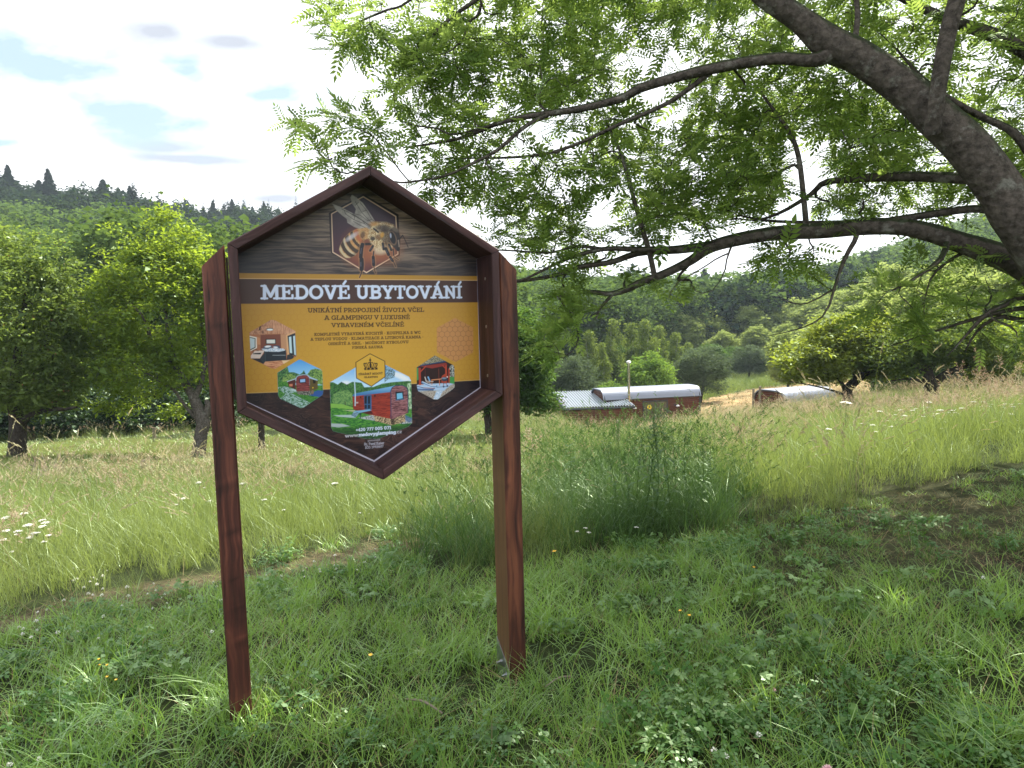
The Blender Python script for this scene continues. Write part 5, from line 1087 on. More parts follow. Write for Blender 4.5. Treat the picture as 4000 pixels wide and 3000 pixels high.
# tree whose stem shows under the lower left board
b = at_ground(1022, 1752, 21.0); t3 = empty('young_fruit_tree', b, 'young fruit tree with a slim stem seen under the board beside the left post', 'tree')
build_tree(t3, [pl([(1024, 1762, 21, 30), (1022, 1720, 21, 25), (1020, 1640, 21, 24), (1015, 1560, 21, 20), (1010, 1440, 21, 12)])], [pxell(1010, 1480, 21, 150, 150), pxell(985, 1600, 21, 50, 50)], 130, 30, .17, .10, M_deep, BARK_DARK, RT_, r_tip=.008)
b = at_ground(1908, 1700, 22.5); t4 = empty('dense_tree', b, 'dense dark green tree standing right behind the right post of the board', 'tree')
build_tree(t4, [pl([(1912, 1712, 22.5, 36), (1908, 1660, 22.5, 30), (1903, 1600, 22.5, 28), (1915, 1480, 22.5, 22), (1940, 1330, 22.6, 12)])], [pxell(1960, 1420, 22.6, 180, 200), pxell(2080, 1480, 22.8, 90, 130), pxell(2030, 1300, 22.8, 90, 120), pxell(2110, 1580, 23, 70, 60)], 420, 70, .2, .12, M_deep, BARK_DARK, RT_, r_tip=.008)
# two spreading trees on the right
b = at_ground(3316, 1575, 27); t5 = empty('spreading_tree', b, 'low spreading tree with sunlit yellow-green crown beside the half hidden caravan roof', 'tree')
build_tree(t5, [pl([(3318, 1600, 27, 46), (3312, 1550, 27, 38), (3312, 1520, 27, 36), (3340, 1490, 27, 34), (3370, 1465, 27, 30), (3420, 1430, 27, 18), (3460, 1360, 27, 10)]), pl([(3306, 1540, 27, 20), (3290, 1500, 26.8, 14), (3260, 1470, 26.6, 10), (3180, 1440, 26.3, 6)]), pl([(3305, 1545, 27, 12), (3250, 1525, 26.7, 8), (3170, 1505, 26.3, 6), (3080, 1490, 26, 4)]), pl([(3345, 1490, 27, 16), (3320, 1400, 27, 12), (3290, 1300, 27, 7)])],
           [pxell(3200, 1400, 26.6, 150, 85), pxell(3330, 1330, 27, 180, 95), pxell(3110, 1440, 26.4, 70, 45), pxell(3450, 1410, 27.2, 120, 75), pxell(3230, 1290, 27, 90, 50), pxell(3400, 1275, 27.5, 100, 50)], 460, 60, .2, .13, M_yellow, BARK_DARK, RT_, upb=1.5, r_tip=.012, maxr=.09)
b = at_ground(3640, 1560, 25); t6 = empty('spreading_tree', b, 'dark limbed tree with green crown forking low at the top of the meadow', 'tree')
build_tree(t6, [pl([(3640, 1590, 25, 62), (3640, 1540, 25, 50), (3632, 1500, 25, 46), (3622, 1450, 25, 36), (3610, 1400, 25, 26), (3590, 1320, 25, 14)]), pl([(3640, 1520, 25, 34), (3680, 1470, 25, 28), (3740, 1440, 24.8, 20), (3830, 1420, 24.6, 12)]), pl([(3625, 1480, 25, 26), (3590, 1440, 24.8, 20), (3540, 1415, 24.6, 14), (3460, 1420, 24.4, 7)]), pl([(3630, 1450, 25, 22), (3670, 1380, 25.2, 16), (3740, 1300, 25.3, 9)]), pl([(3625, 1500, 25, 14), (3560, 1480, 24.6, 9), (3480, 1488, 24.3, 5)])],
           [pxell(3620, 1330, 25, 210, 90), pxell(3500, 1400, 24.6, 110, 65), pxell(3800, 1360, 25, 160, 75), pxell(3700, 1260, 25.3, 160, 60), pxell(3880, 1450, 25, 90, 40)], 460, 50, .2, .12, M_olive, BARK_DARK, RT_, r_tip=.014, maxr=.10)
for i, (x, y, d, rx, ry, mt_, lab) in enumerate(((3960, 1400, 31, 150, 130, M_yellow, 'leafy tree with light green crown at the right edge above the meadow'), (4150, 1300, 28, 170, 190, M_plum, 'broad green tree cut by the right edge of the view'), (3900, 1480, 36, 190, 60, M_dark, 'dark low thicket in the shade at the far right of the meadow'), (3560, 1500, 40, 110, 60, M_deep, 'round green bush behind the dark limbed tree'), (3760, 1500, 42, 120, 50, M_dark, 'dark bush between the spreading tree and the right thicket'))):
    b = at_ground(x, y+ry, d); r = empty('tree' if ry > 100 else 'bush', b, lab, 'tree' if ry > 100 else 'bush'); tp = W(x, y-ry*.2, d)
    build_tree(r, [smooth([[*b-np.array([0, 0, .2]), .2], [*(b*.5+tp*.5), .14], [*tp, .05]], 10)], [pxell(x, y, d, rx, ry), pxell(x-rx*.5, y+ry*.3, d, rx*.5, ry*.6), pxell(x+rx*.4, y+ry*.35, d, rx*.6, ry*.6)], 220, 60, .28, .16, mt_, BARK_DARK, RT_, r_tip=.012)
# dark thicket under and behind the left trees
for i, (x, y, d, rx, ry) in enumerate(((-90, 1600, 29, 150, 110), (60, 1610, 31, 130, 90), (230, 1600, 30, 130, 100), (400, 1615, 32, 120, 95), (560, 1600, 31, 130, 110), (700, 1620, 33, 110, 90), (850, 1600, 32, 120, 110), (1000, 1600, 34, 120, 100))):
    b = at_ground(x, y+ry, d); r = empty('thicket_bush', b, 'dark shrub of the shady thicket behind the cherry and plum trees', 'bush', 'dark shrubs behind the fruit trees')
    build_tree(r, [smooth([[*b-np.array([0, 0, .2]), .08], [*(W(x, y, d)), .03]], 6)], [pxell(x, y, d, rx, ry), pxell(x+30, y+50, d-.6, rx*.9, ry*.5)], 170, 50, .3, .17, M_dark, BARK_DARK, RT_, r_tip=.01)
# ---- trees of the valley behind the caravans: one of each kind is grown, the others are its copies
def proto_tree(name, label, R, H, ells, trunk_r, n_cl, per, spread, ls, lm, bm, lean=.02, **kw):
    r = empty(name, (0, 0, 0), label, 'tree'); hh = H
    build_tree(r, [smooth([[0, 0, -.5, trunk_r*1.2], [0, 0, .3, trunk_r], [R.normal(0, lean)*hh, R.normal(0, lean)*hh, hh*.5, trunk_r*.6], [R.normal(0, lean)*hh, R.normal(0, lean)*hh, hh*.9, trunk_r*.15]], 12)], ells, n_cl, per, spread, ls, lm, bm, R, **kw); return r
R3 = np.random.default_rng(21)
pb = proto_tree('birch_tree', 'x', R3, 10, [(.3, 0, 4.0, 1.9, 1.6, 2.4), (-.5, .2, 6.2, 1.5, 1.3, 2.2), (.5, -.2, 7.6, 1.0, 1.1, 1.7), (0, 0, 9.2, .6, .6, 1.2), (1.0, -.6, 3, 1.3, 1.3, 1.3), (-1.2, .3, 4.6, .9, .9, 1.2)], .13, 230, 46, .22, .18, M_birch, BARK_BIRCH, droop=.35, r_tip=.012, asp=.6)
pw = proto_tree('willow_tree', 'x', R3, 5, [(0, 0, 3.0, 2.0, 2.0, 2.1), (.3, 0, 4.2, 1.2, 1.2, 1.2), (-.9, 0, 2.2, 1.3, 1.3, 1.4), (1.0, .2, 2.4, 1.2, 1.2, 1.4), (1.3, .8, 3.5, .8, .8, .7), (-1.5, -.5, 3.4, .8, .7, .9), (0, 1.2, 4.5, .7, .7, .6), (-.6, -.9, 4.9, .6, .6, .6)], .14, 300, 46, .24, .16, M_willow, BARK_DARK, r_tip=.012, asp=.35)
po = proto_tree('broadleaf_tree', 'x', R3, 5.4, [(0, 0, 3.2, 2.1, 2.1, 1.9), (.9, 0, 3.4, 1.4, 1.4, 1.3), (-1.2, 0, 2.6, 1.3, 1.3, 1.3), (-.2, 0, 4.6, 1.1, 1.1, .9), (1.5, 0, 2.1, 1., 1., 1.)], .14, 280, 34, .26, .18, M_bright, BARK_DARK, r_tip=.012)
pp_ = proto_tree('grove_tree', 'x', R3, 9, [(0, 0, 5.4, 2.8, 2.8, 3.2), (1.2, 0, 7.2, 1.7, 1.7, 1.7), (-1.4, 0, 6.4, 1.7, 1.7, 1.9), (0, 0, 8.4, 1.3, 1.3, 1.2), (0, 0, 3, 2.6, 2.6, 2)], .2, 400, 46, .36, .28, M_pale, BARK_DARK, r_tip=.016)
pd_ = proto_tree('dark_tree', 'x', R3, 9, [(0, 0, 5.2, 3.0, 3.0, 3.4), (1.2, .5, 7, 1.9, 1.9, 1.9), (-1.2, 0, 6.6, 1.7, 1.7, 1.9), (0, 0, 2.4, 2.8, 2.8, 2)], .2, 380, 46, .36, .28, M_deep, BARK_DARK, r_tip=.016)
def spruce(name, R, H=14, rw=3.4):
    r = empty(name, (0, 0, 0), 'x', 'tree'); tubes_mesh('trunk', [smooth([[0, 0, -.5, .22], [0, 0, H*.5, .12], [0, 0, H, .02]], 10)], BARK_DARK, r, sides=lambda q: 7)
    V = []; T = []
    for z in np.arange(.4, H, .2):
        w = rw*(1-z/H)**.85*R.uniform(.7, 1.2)+.12; nb = int(8+w*6)
        for a in R.uniform(0, 6.283, nb):
            d = np.array([math.cos(a), math.sin(a), 0]); s = np.array([-d[1], d[0], 0]); L = w*R.uniform(.7, 1.15); p0 = np.array([0, 0, z]); k = 4
            for j in range(k):
                f0, f1 = j/k, (j+1)/k+.08; a0 = p0+d*L*f0-np.array([0, 0, .28*L*f0*f0*1.4]); a1 = p0+d*L*f1-np.array([0, 0, .28*L*f1*f1*1.4-.06*L*f1]); ww = (.30+.22*L)*(1-.5*f0)*R.uniform(.6, 1.2); tw = R.normal(0, .12, 3)
                V += [a0-s*ww*.4, a1-s*ww+tw-[0, 0, .12], a1+s*.1*ww+d*.12, a0+s*ww*.4]; V += [a0+s*ww*.4, a1+s*ww+tw-[0, 0, .14], a1-s*.1*ww+d*.1, a0-s*ww*.4]; T += [R.random(), R.random()]
    V = np.array(V); leafmesh('needles', V, np.arange(len(V)).reshape(-1, 4), M_spruce, r, np.array(T)); return r
ps = spruce('spruce_tree', R3); ps2 = spruce('pine_tree', R3, 12, 5.0)
used_ = set()
def place(proto, px, top, d, label, group=None, wid=1.0, R=np.random.default_rng(3), sky=0):
    """stand a copy on the ground so that its top reaches the measured height"""
    o = proto if proto.name not in used_ else copy_tree(proto); used_.add(proto.name)
    H = {'birch_tree': 10.4, 'willow_tree': 5.4, 'broadleaf_tree': 5.6, 'grove_tree': 9.7, 'dark_tree': 9.0, 'spruce_tree': 14, 'pine_tree': 12}[proto.name.split('.')[0]]
    if sky:   # find the distance at which a tree of natural height reaches this skyline point
        best = (-9e9, d)
        for dd in np.arange(168, 330, 4.0):
            q = W(px, top, dd); g_ = float(gz0(q[0], q[1])); e = (g_-1.65)/dd; k_ = (q[2]-g_)/H
            e -= .2*max(0, k_-1.25)+.2*max(0, .6-k_)
            if e > best[0]: best = (e, dd)
        d = best[1]
    p = W(px, top, d); g_ = float(gz(p[0], p[1]))
    s = max(.25, (p[2]-g_)/H)
    o.location = (p[0], p[1], g_); o.scale = (s*wid, s*wid, s); o.rotation_euler = (0, 0, R.uniform(0, 6.28)); o['label'] = label
    if group: o['group'] = group
    return o
G_b = 'birches behind the caravan'
for i, (x, t, d) in enumerate(((2300, 1280, 74), (2395, 1235, 72), (2465, 1250, 76), (2520, 1238, 72), (2575, 1262, 75), (2640, 1290, 73), (2690, 1330, 70), (2160, 1300, 70), (2350, 1330, 68))):
    place(pb, x, t, d, 'slender birch with drooping twigs in the row behind the caravan and shed', G_b, 1.0)
place(pw, 2240, 1385, 56, 'rounded grey-green willow bush rising left behind the corrugated shed roof', wid=1.15)
place(pw, 2735, 1350, 58, 'rounded willow standing just behind the right end of the long caravan', wid=1.25)
place(pw, 2925, 1345, 82, 'grey-green willow at the edge of the mown field, left of the others', wid=1.3)
place(pw, 3010, 1360, 84, 'grey-green willow at the edge of the mown field behind the two fence posts', wid=1.3)
place(po, 2530, 1372, 52, 'bright green round tree right behind the steel chimney', wid=1.15)
place(po, 2385, 1490, 50, 'small bright green bush beside the chimney, behind the shed roof', wid=1.5)
G_g = 'sunlit pale grove on the slope above the mown field'
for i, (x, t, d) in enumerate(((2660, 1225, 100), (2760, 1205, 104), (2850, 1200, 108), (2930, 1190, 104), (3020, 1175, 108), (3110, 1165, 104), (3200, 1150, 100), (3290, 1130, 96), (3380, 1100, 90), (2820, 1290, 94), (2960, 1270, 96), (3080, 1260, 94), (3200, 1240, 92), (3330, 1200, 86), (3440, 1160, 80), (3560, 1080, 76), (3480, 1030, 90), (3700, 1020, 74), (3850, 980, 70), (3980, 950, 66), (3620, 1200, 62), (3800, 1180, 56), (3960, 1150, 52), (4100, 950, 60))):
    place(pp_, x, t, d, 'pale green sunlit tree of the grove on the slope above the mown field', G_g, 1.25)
for (x, t, d) in ((3230, 1215, 47), (3420, 1130, 44), (3600, 1090, 41), (3780, 1060, 38), (3960, 1010, 36), (3080, 1290, 60)):
    place(pp_, x, t, d, 'bright sunlit tree filling the background behind the two spreading trees', 'sunlit trees behind the spreading trees', 1.1)
G_d = 'dark trees along the lower edge of the wood'
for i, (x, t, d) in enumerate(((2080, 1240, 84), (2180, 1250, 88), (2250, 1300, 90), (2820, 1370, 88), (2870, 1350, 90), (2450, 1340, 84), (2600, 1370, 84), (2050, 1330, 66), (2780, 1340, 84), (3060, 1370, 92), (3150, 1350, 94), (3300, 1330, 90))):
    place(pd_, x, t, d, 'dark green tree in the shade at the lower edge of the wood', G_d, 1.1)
for i, (x, t, d, lb) in enumerate(((2752, 1045, 150, 'tall dark spruce left of the round tree on the far slope'), (3080, 1050, 140, 'first dark spruce of the row left of the drooping ash twigs'), (3130, 1075, 138, 'second dark spruce from the left in the row on the slope'), (3185, 1062, 136, 'third dark spruce from the left in the row on the slope'), (3240, 1085, 134, 'fourth dark spruce from the left in the row on the slope'), (3300, 1070, 130, 'last dark spruce of the row, above the yellow-green grove'), (3020, 1095, 150, 'spruce standing a little apart beside the round tree'), (2700, 1100, 200, 'small distant spruce on the blue slope'))):
    place(ps, x, t, d, lb, 'spruces on the right slope', 1.15, sky=1.15)
place(pd_, 2905, 1085, 135, 'big round green tree between the spruces on the far slope', None, 1.3)
for i, (x, t, d, lb) in enumerate(((28, 640, 168, 'leftmost tall spruce on the skyline of the left hill'), (60, 700, 165, 'small spruce just right of the leftmost skyline spruce'), (185, 655, 170, 'tall pointed spruce, second peak from the left on the skyline'), (150, 700, 168, 'bushy spruce leaning on the second skyline peak'), (400, 697, 180, 'broad dark pine standing alone on the left skyline'), (462, 730, 185, 'tiny spruce right of the broad skyline pine'), (505, 722, 185, 'narrow spruce on the skyline right of the broad pine'), (830, 782, 250, 'spruce on the second ridge left of the board roof'), (905, 775, 250, 'pointed spruce on the second ridge, nearest the board roof but two'), (795, 810, 250, 'low spruce where the two ridges meet'), (1030, 788, 255, 'spruce on the second ridge nearest the board roof'), (985, 805, 255, 'small spruce on the second ridge between two taller ones'))):
    place(ps2 if i in (1, 3, 4) else ps, x, t, d, lb, 'conifers on the left skyline', 1.0, sky=1.0)
# ---- far wood, one mass that nobody could count
pcoll = bpy.data.collections.new('scatter_sources')
def scatter(name, protos, P, rot, scl, idx, tint, kind='stuff', label=None, cat=None):
    """one object: a point cloud whose points carry small meshes"""
    c = bpy.data.collections.new(name+'_source'); src = []
    for i, me in enumerate(protos):
        o = bpy.data.objects.new(f'{name}_source_{i:02d}', me); c.objects.link(o)
    me = bpy.data.meshes.new(name); me.vertices.add(len(P)); me.vertices.foreach_set('co', np.asarray(P, np.float32).ravel())
    for an, ty, dat in (('rot', 'FLOAT_VECTOR', rot), ('scl', 'FLOAT_VECTOR', scl), ('idx', 'INT', idx), ('tint', 'FLOAT', tint)):
        a = me.attributes.new(an, ty, 'POINT'); a.data.foreach_set({'FLOAT_VECTOR': 'vector'}.get(ty, 'value'), np.asarray(dat, np.int32 if ty == 'INT' else np.float32).ravel())
    o = obj(name, me); ng = bpy.data.node_groups.new(name, 'GeometryNodeTree')
    ng.interface.new_socket('Geometry', in_out='INPUT', socket_type='NodeSocketGeometry'); ng.interface.new_socket('Geometry', in_out='OUTPUT', socket_type='NodeSocketGeometry')
    gi = ng.nodes.new('NodeGroupInput'); go = ng.nodes.new('NodeGroupOutput'); ip = ng.nodes.new('GeometryNodeInstanceOnPoints'); ci = ng.nodes.new('GeometryNodeCollectionInfo')
    ci.inputs['Collection'].default_value = c; ci.inputs['Separate Children'].default_value = True; ci.inputs['Reset Children'].default_value = True
    def na(nm, ty):
        n = ng.nodes.new('GeometryNodeInputNamedAttribute'); n.data_type = ty; n.inputs[0].default_value = nm; return n.outputs[0]
    L = ng.links.new; L(gi.outputs[0], ip.inputs['Points']); L(ci.outputs[0], ip.inputs['Instance']); ip.inputs['Pick Instance'].default_value = True
    L(na('idx', 'INT'), ip.inputs['Instance Index']); L(na('rot', 'FLOAT_VECTOR'), ip.inputs['Rotation']); L(na('scl', 'FLOAT_VECTOR'), ip.inputs['Scale']); L(ip.outputs[0], go.inputs[0])
    md = o.modifiers.new('scatter', 'NODES'); md.node_group = ng
    tag(o, label, cat, None, kind); return o
def far_crown(R, H, w, lm, n=1500, ls=.55):
    ells = [(0, 0, H*.6, w, w, H*.36), (w*.45, 0, H*.75, w*.55, w*.55, H*.2), (-w*.4, w*.2, H*.7, w*.55, w*.55, H*.22), (0, -w*.4, H*.5, w*.7, w*.7, H*.3), (0, 0, H*.3, w*.9, w*.9, H*.25)]
    P = ellsample(R, ells, n//6, .8); P = np.repeat(P, 6, 0)+R.normal(0, w*.1, (len(P)*6, 3)); V, F = leaves(P, ls, R, .75, 1.1)
    T, FT = tube_arrays(np.array([[0, 0, -1.], [0, 0, H*.7]]), np.array([.2, .1]), 5)
    ti = np.clip(vnoise(P[:, 0]*.9+P[:, 2], P[:, 1]*.9-P[:, 2], 3)*.6+R.uniform(0, .5, len(P)), 0, 1)
    return npmesh('crown', V, F, lm, {'tint': ('FLOAT', np.repeat(ti, 4))})
def far_conifer(R, H, w):
    V = []
    for z in np.arange(.6, H, .26):
        q = (w*(1-z/H)**.9+.15)*R.uniform(.75, 1.15)
        for a in R.uniform(0, 6.283, int(6+q*5)):
            d = np.array([math.cos(a), math.sin(a), 0]); s = np.array([-d[1], d[0], 0]); L = q*R.uniform(.7, 1.2); p0 = np.array([0, 0, z])
            V += [p0, p0+d*L*.6-s*L*.28-[0, 0, L*.22], p0+d*L-[0, 0, L*.3], p0+d*L*.6+s*L*.28-[0, 0, L*.22]]
    V = np.array(V); return npmesh('crown', V, np.arange(len(V)).reshape(-1, 4), M_spruce, {'tint': ('FLOAT', R.uniform(0, 1, len(V)))})
M_mid = leafmat('wood_leaves', (.028, .060, .022), (.085, .135, .045), (.20, .32, .06), .3, .0)
M_farb = leafmat('far_leaves_blue_shade', (.009, .021, .016), (.024, .044, .032), (.07, .12, .04), .25, .0)  # bluer copy, hill shade and hazy distance mixed into the leaf colour
fp = [far_crown(R3, 12, 3.6, M_far), far_crown(R3, 11, 4.0, M_farb), far_crown(R3, 13, 3.2, M_farb), far_crown(R3, 10, 3.4, M_far), far_crown(R3, 11, 3.6, M_mid, 6000, .30), far_conifer(R3, 15, 2.6), far_conifer(R3, 13, 3.0), far_crown(R3, 12, 3.8, M_mid)]
pts = []
for a in np.arange(-64, 64, .6):
    r = 45.0
    while r < 330:
        st_ = 3.6+r*.018; r += st_*R3.uniform(.7, 1.4); aa = math.radians(a+R3.normal(0, .5)); x, y = r*math.sin(aa), r*math.cos(aa)
        if R3.random() > min(1, st_*.10+.02*0+ .9*.0105*r/ (st_*.35)*.34+.15): continue
        pts.append((x, y))
pts = np.array(pts); Zp = zones(pts[:, 0], pts[:, 1]); px_, d_ = Zp['px'], Zp['d']
lim = np.interp(px_, [-3000, 0, 1800, 2050, 2300, 2800, 3300, 3700, 4300, 6000], [42, 46, 50, 80, 92, 104, 112, 100, 72, 60])
kp = (d_ > lim); pts = pts[kp]; zz = Zp['z'][kp]; n = len(pts)
con = fbm(pts[:, 0]*.02, pts[:, 1]*.02, 3, 51)+R3.normal(0, .07, n); idx = np.where((con > .56) & (d_[kp] > 120), R3.integers(5, 7, n), np.where(con > .5, 1, R3.integers(0, 4, n))); idx = np.where((d_[kp] < 105) & (idx != 1), 4, idx); pk_ = px_[kp]; idx = np.where((idx < 4) & (((pk_ > 2000) & (R3.random(n) < .75)) | ((pk_ <= 2000) & (d_[kp] < 150) & (R3.random(n) < .55))), 7, idx); idx = np.where((pk_ > 2000) & (idx > 4) & (idx < 7) & (R3.random(n) < .5), 7, idx); idx = np.where(d_[kp] < 105, 4, idx)
sc = R3.uniform(.6, 1.35, n)[:, None]*np.array([[1.05, 1.05, 1]])
scatter('far_wood', fp, np.column_stack([pts, zz-.3]), np.column_stack([np.zeros(n), np.zeros(n), R3.uniform(0, 6.28, n)]), sc, idx, R3.uniform(0, 1, n), label='mixed wood covering the hills behind the valley', cat='wood')
print('far trees', n)
# ---------------------------------------------------------------- caravans, shed, posts
M_plank = woodmat('caravan_planks', (.045, .013, .008), (.085, .024, .013), (.13, .040, .021), ridge=.4, rough=.5, freq=.25)
M_roof = simple('caravan_roof', (.20, .23, .30), .33, 0.0, .05, 1.5); M_trim = simple('dark_trim', (.030, .036, .045), .45, .2, .1)
M_steelroof = simple('corrugated_steel', (.28, .32, .36), .3, .15, .06, 2); M_chim = simple('chimney_steel', (.62, .60, .54), .22, 1.0, .05, 3)
mt, nt, o = newmat('window_glass'); p = N(nt, 'ShaderNodeBsdfPrincipled', ins={'Roughness': .06, 'Base Color': (.03, .045, .03, 1), 'Specular IOR Level': .8}); lk(nt, p.outputs[0], o.inputs[0]); M_glass = mt
M_yel = simple('yellow_sign', (.75, .55, .04), .5, 0, .05); M_lamp = simple('lamp_white', (.7, .7, .7), .4, 0, .02); M_rub = simple('rubber', (.02, .02, .02), .8)
def wagon(name, loc, rz, L, Wd, label, door=True, chimney=True, wall_h=2.15, floor=.55):
    r = empty(name, loc, label, 'caravan', rz=rz); X, Y = L/2, Wd/2
    T = lambda V: np.asarray(V)@np.array([[math.cos(rz), math.sin(rz), 0], [-math.sin(rz), math.cos(rz), 0], [0, 0, 1]])+np.array(loc)
    # walls of horizontal boards, ends arched
    z0, z1 = floor, floor+wall_h
    def arch(y):
        rr = .62; q = abs(y)-(Y-rr); return z1+(rr*.92*math.sqrt(max(0, 1-(q/rr)**2)) if q > 0 else rr*.92)+.05*(1-(y/Y)**2)
    mb = MB(); wc = []; bh = .13; nb = int(wall_h/bh)
    for s in (-1, 1):
        for k in range(nb):
            za, zb = z0+k*wall_h/nb, z0+(k+1)*wall_h/nb; mb.box((0, s*(Y-.02), (za+zb)/2), (L-.04, .04, zb-za-.012), bev=.006)
    n = mb.n; 
    Vv = np.concatenate(mb.V); wc = np.column_stack([Vv[:, 0], Vv[:, 2]*3, np.floor((Vv[:, 2]-z0)/bh)*.7+Vv[:, 1]])
    mb.build('side_wall', M_plank, r, T=T, attrs={'wc': ('FLOAT_VECTOR', wc), 'kn': ('FLOAT', np.zeros(len(wc)))})
    for s in (-1, 1):
        mb = MB(); wc = []
        k = z0
        while k < arch(0)-.03:
            zb = min(k+bh-.012, arch(0)-.02)
            # width of the end wall at this height
            yy = Y-.045
            while yy > .1 and arch(yy) < zb+.01: yy -= .02
            mb.box((s*(X-.02), 0, (k+zb)/2), (.04, 2*yy, zb-k), bev=.005); k += bh
        Vv = np.concatenate(mb.V); wc = np.column_stack([Vv[:, 1], Vv[:, 2]*3, np.floor((Vv[:, 2]-z0)/bh)*.7])
        mb.build('end_wall', M_plank, r, T=T, attrs={'wc': ('FLOAT_VECTOR', wc), 'kn': ('FLOAT', np.zeros(len(wc)))})
        mb = MB(); ys = [y for y in np.linspace(-Y-.03, Y+.03, 25)]
        P = [(s*(X+.02), -Y-.02, z0)]+[(s*(X+.02), y, arch(min(Y, abs(y)))-.03) for y in ys]+[(s*(X+.02), Y+.02, z0)]; mb.tube(P, .045, 6); mb.build('end_trim', M_trim, r, T=T)
        m2 = MB(); m2.box((s*(X+.012), 0, floor+1.45), (.05, .9, .6), bev=.01); wf = m2.build('window_frame', M_trim, r, T=T); m3 = MB(); m3.box((s*(X+.04), 0, floor+1.45), (.012, .76, .46)); m3.build('pane', M_glass, wf, T=T)
    secs = []
    for x in np.linspace(-X-.12, X+.12, 9):
        ys = np.linspace(-Y-.09, Y+.09, 41); top = [(x, y, arch(min(Y, abs(y)))+.05-(.02 if abs(y) > Y else 0)) for y in ys]; bot = [(x, y*.985, z-.045) for _, y, z in top[::-1]]; secs.append(top+bot)
    mb = MB(); mb.loft(secs); mb.build('roof', M_roof, r, T=T, smooth=False)
    mb = MB()
    for s in (-1, 1): mb.box((0, s*(Y+.06), arch(Y)+.02), (L+.26, .07, .07), bev=.01)
    mb.build('gutter', M_trim, r, T=T)
    mb = MB(); mb.box((0, 0, floor-.09), (L-.1, Wd-.3, .16)); mb.build('chassis', M_trim, r, T=T)
    for sx in (-1, 1):
        for sy in (-1, 1):
            mb = MB(); c = (sx*(X-1.0), sy*(Y-.25)); mb.tube([(c[0], c[1]-.09, .36), (c[0], c[1]+.09, .36)], .36, 20); w = mb.build('wheel', M_rub, r, T=T); m2 = MB(); m2.tube([(c[0], c[1]-.1, .36), (c[0], c[1]+.1, .36)], .2, 14); m2.build('rim', M_zinc, w, T=T)
    yf = -Y
    if door:
        dx = .15; mb = MB()
        for x in (-.82, 0, .82): mb.box((dx+x, yf-.012, floor+1.02), (.09, .07, 2.04), bev=.01)
        for z in (.05, 1.98): mb.box((dx, yf-.012, floor+z), (1.62, .065, .1), bev=.01)
        d_ = mb.build('door', M_trim, r, T=T)
        for x in (-.41, .41): m2 = MB(); m2.box((dx+x, yf-.018, floor+1.02), (.72, .02, 1.84)); m2.build('pane', M_glass, d_, T=T)
        m2 = MB(); m2.box((dx-.06, yf-.07, floor+1.05), (.03, .05, .16)); m2.build('handle', M_zinc, d_, T=T)
        mb = MB(); mb.tube([(dx-.42, yf-.032, floor+1.62), (dx-.42, yf-.045, floor+1.62)], .17, 6); mb.build('door_sign', M_yel, r, T=T)
        mb = MB(); mb.tube([(dx-.42, yf-.046, floor+1.64), (dx-.42, yf-.049, floor+1.64)], .05, 10); mb.box((dx-.42, yf-.048, floor+1.57), (.14, .004, .035)); mb.build('door_sign_mark', M_trim, r, T=T)
        for x in (-1.45, 1.5):
            mb = MB(); mb.box((x, yf-.03, floor+1.66), (.1, .06, .1), bev=.01); mb.tube([(x, yf-.05, floor+1.66), (x+.1, yf-.2, floor+1.66)], .02, 6); l = mb.build('wall_lamp', M_trim, r, T=T); m2 = MB(); m2.loft([[(x+.12+rr*math.cos(a), yf-.2+rr*math.sin(a), z) for a in np.linspace(0, 6.283, 12, endpoint=False)] for z, rr in ((floor+1.7, .04), (floor+1.6, .13))]); m2.build('lamp_shade', M_lamp, l, T=T)
        mb = MB(); mb.box((dx, yf-.55, floor-.04), (1.9, 1.0, .05), bev=.01)
        for k in range(3): mb.box((dx-1.2-.28*k, yf-.6, floor-.16-.17*k), (.3, .8, .04), bev=.01)
        mb.build('steps', M_zinc, r, T=T)
    if chimney:
        x = -1.75; mb = MB(); mb.tube([(x, yf-.24, floor+.6), (x, yf-.24, z1+2.35)], .085, 16); c = mb.build('chimney', M_chim, r, T=T, smooth=True)
        m2 = MB(); m2.loft([[(x+rr*math.cos(a), yf-.24+rr*math.sin(a), z) for a in np.linspace(0, 6.283, 16, endpoint=False)] for z, rr in ((z1+2.33, .1), (z1+2.36, .16), (z1+2.44, .16), (z1+2.52, .03))]); m2.build('chimney_cap', simple('cap_steel', (.75, .74, .72), .25, .8), c, T=T)
        m2 = MB(); m2.tube([(x, yf-.24, z1+.3), (x, yf-.24, z1+.38)], .1, 14); m2.box((x, yf-.12, z1+.34), (.04, .24, .03)); m2.build('bracket', M_zinc, c, T=T)
    return r
def ridge_fix(px, py, d, h):
    p = W(px, py, d); return np.array([p[0], p[1], p[2]-h])
Hroof = .55+2.15+.62*.92+.1
w1 = ridge_fix(2520, 1510, 44, Hroof); wagon('caravan', w1, math.radians(12), 6.5, 2.5, 'long brown plank caravan with grey arched roof, glass doors and steel chimney')
w2 = ridge_fix(3100, 1512, 38, Hroof+.1); wagon('caravan', w2+np.array([.3, .6, 0]), math.radians(24), 3.7, 2.4, 'shorter caravan showing its pale arched roof and brown end above the grass', door=False, chimney=False)
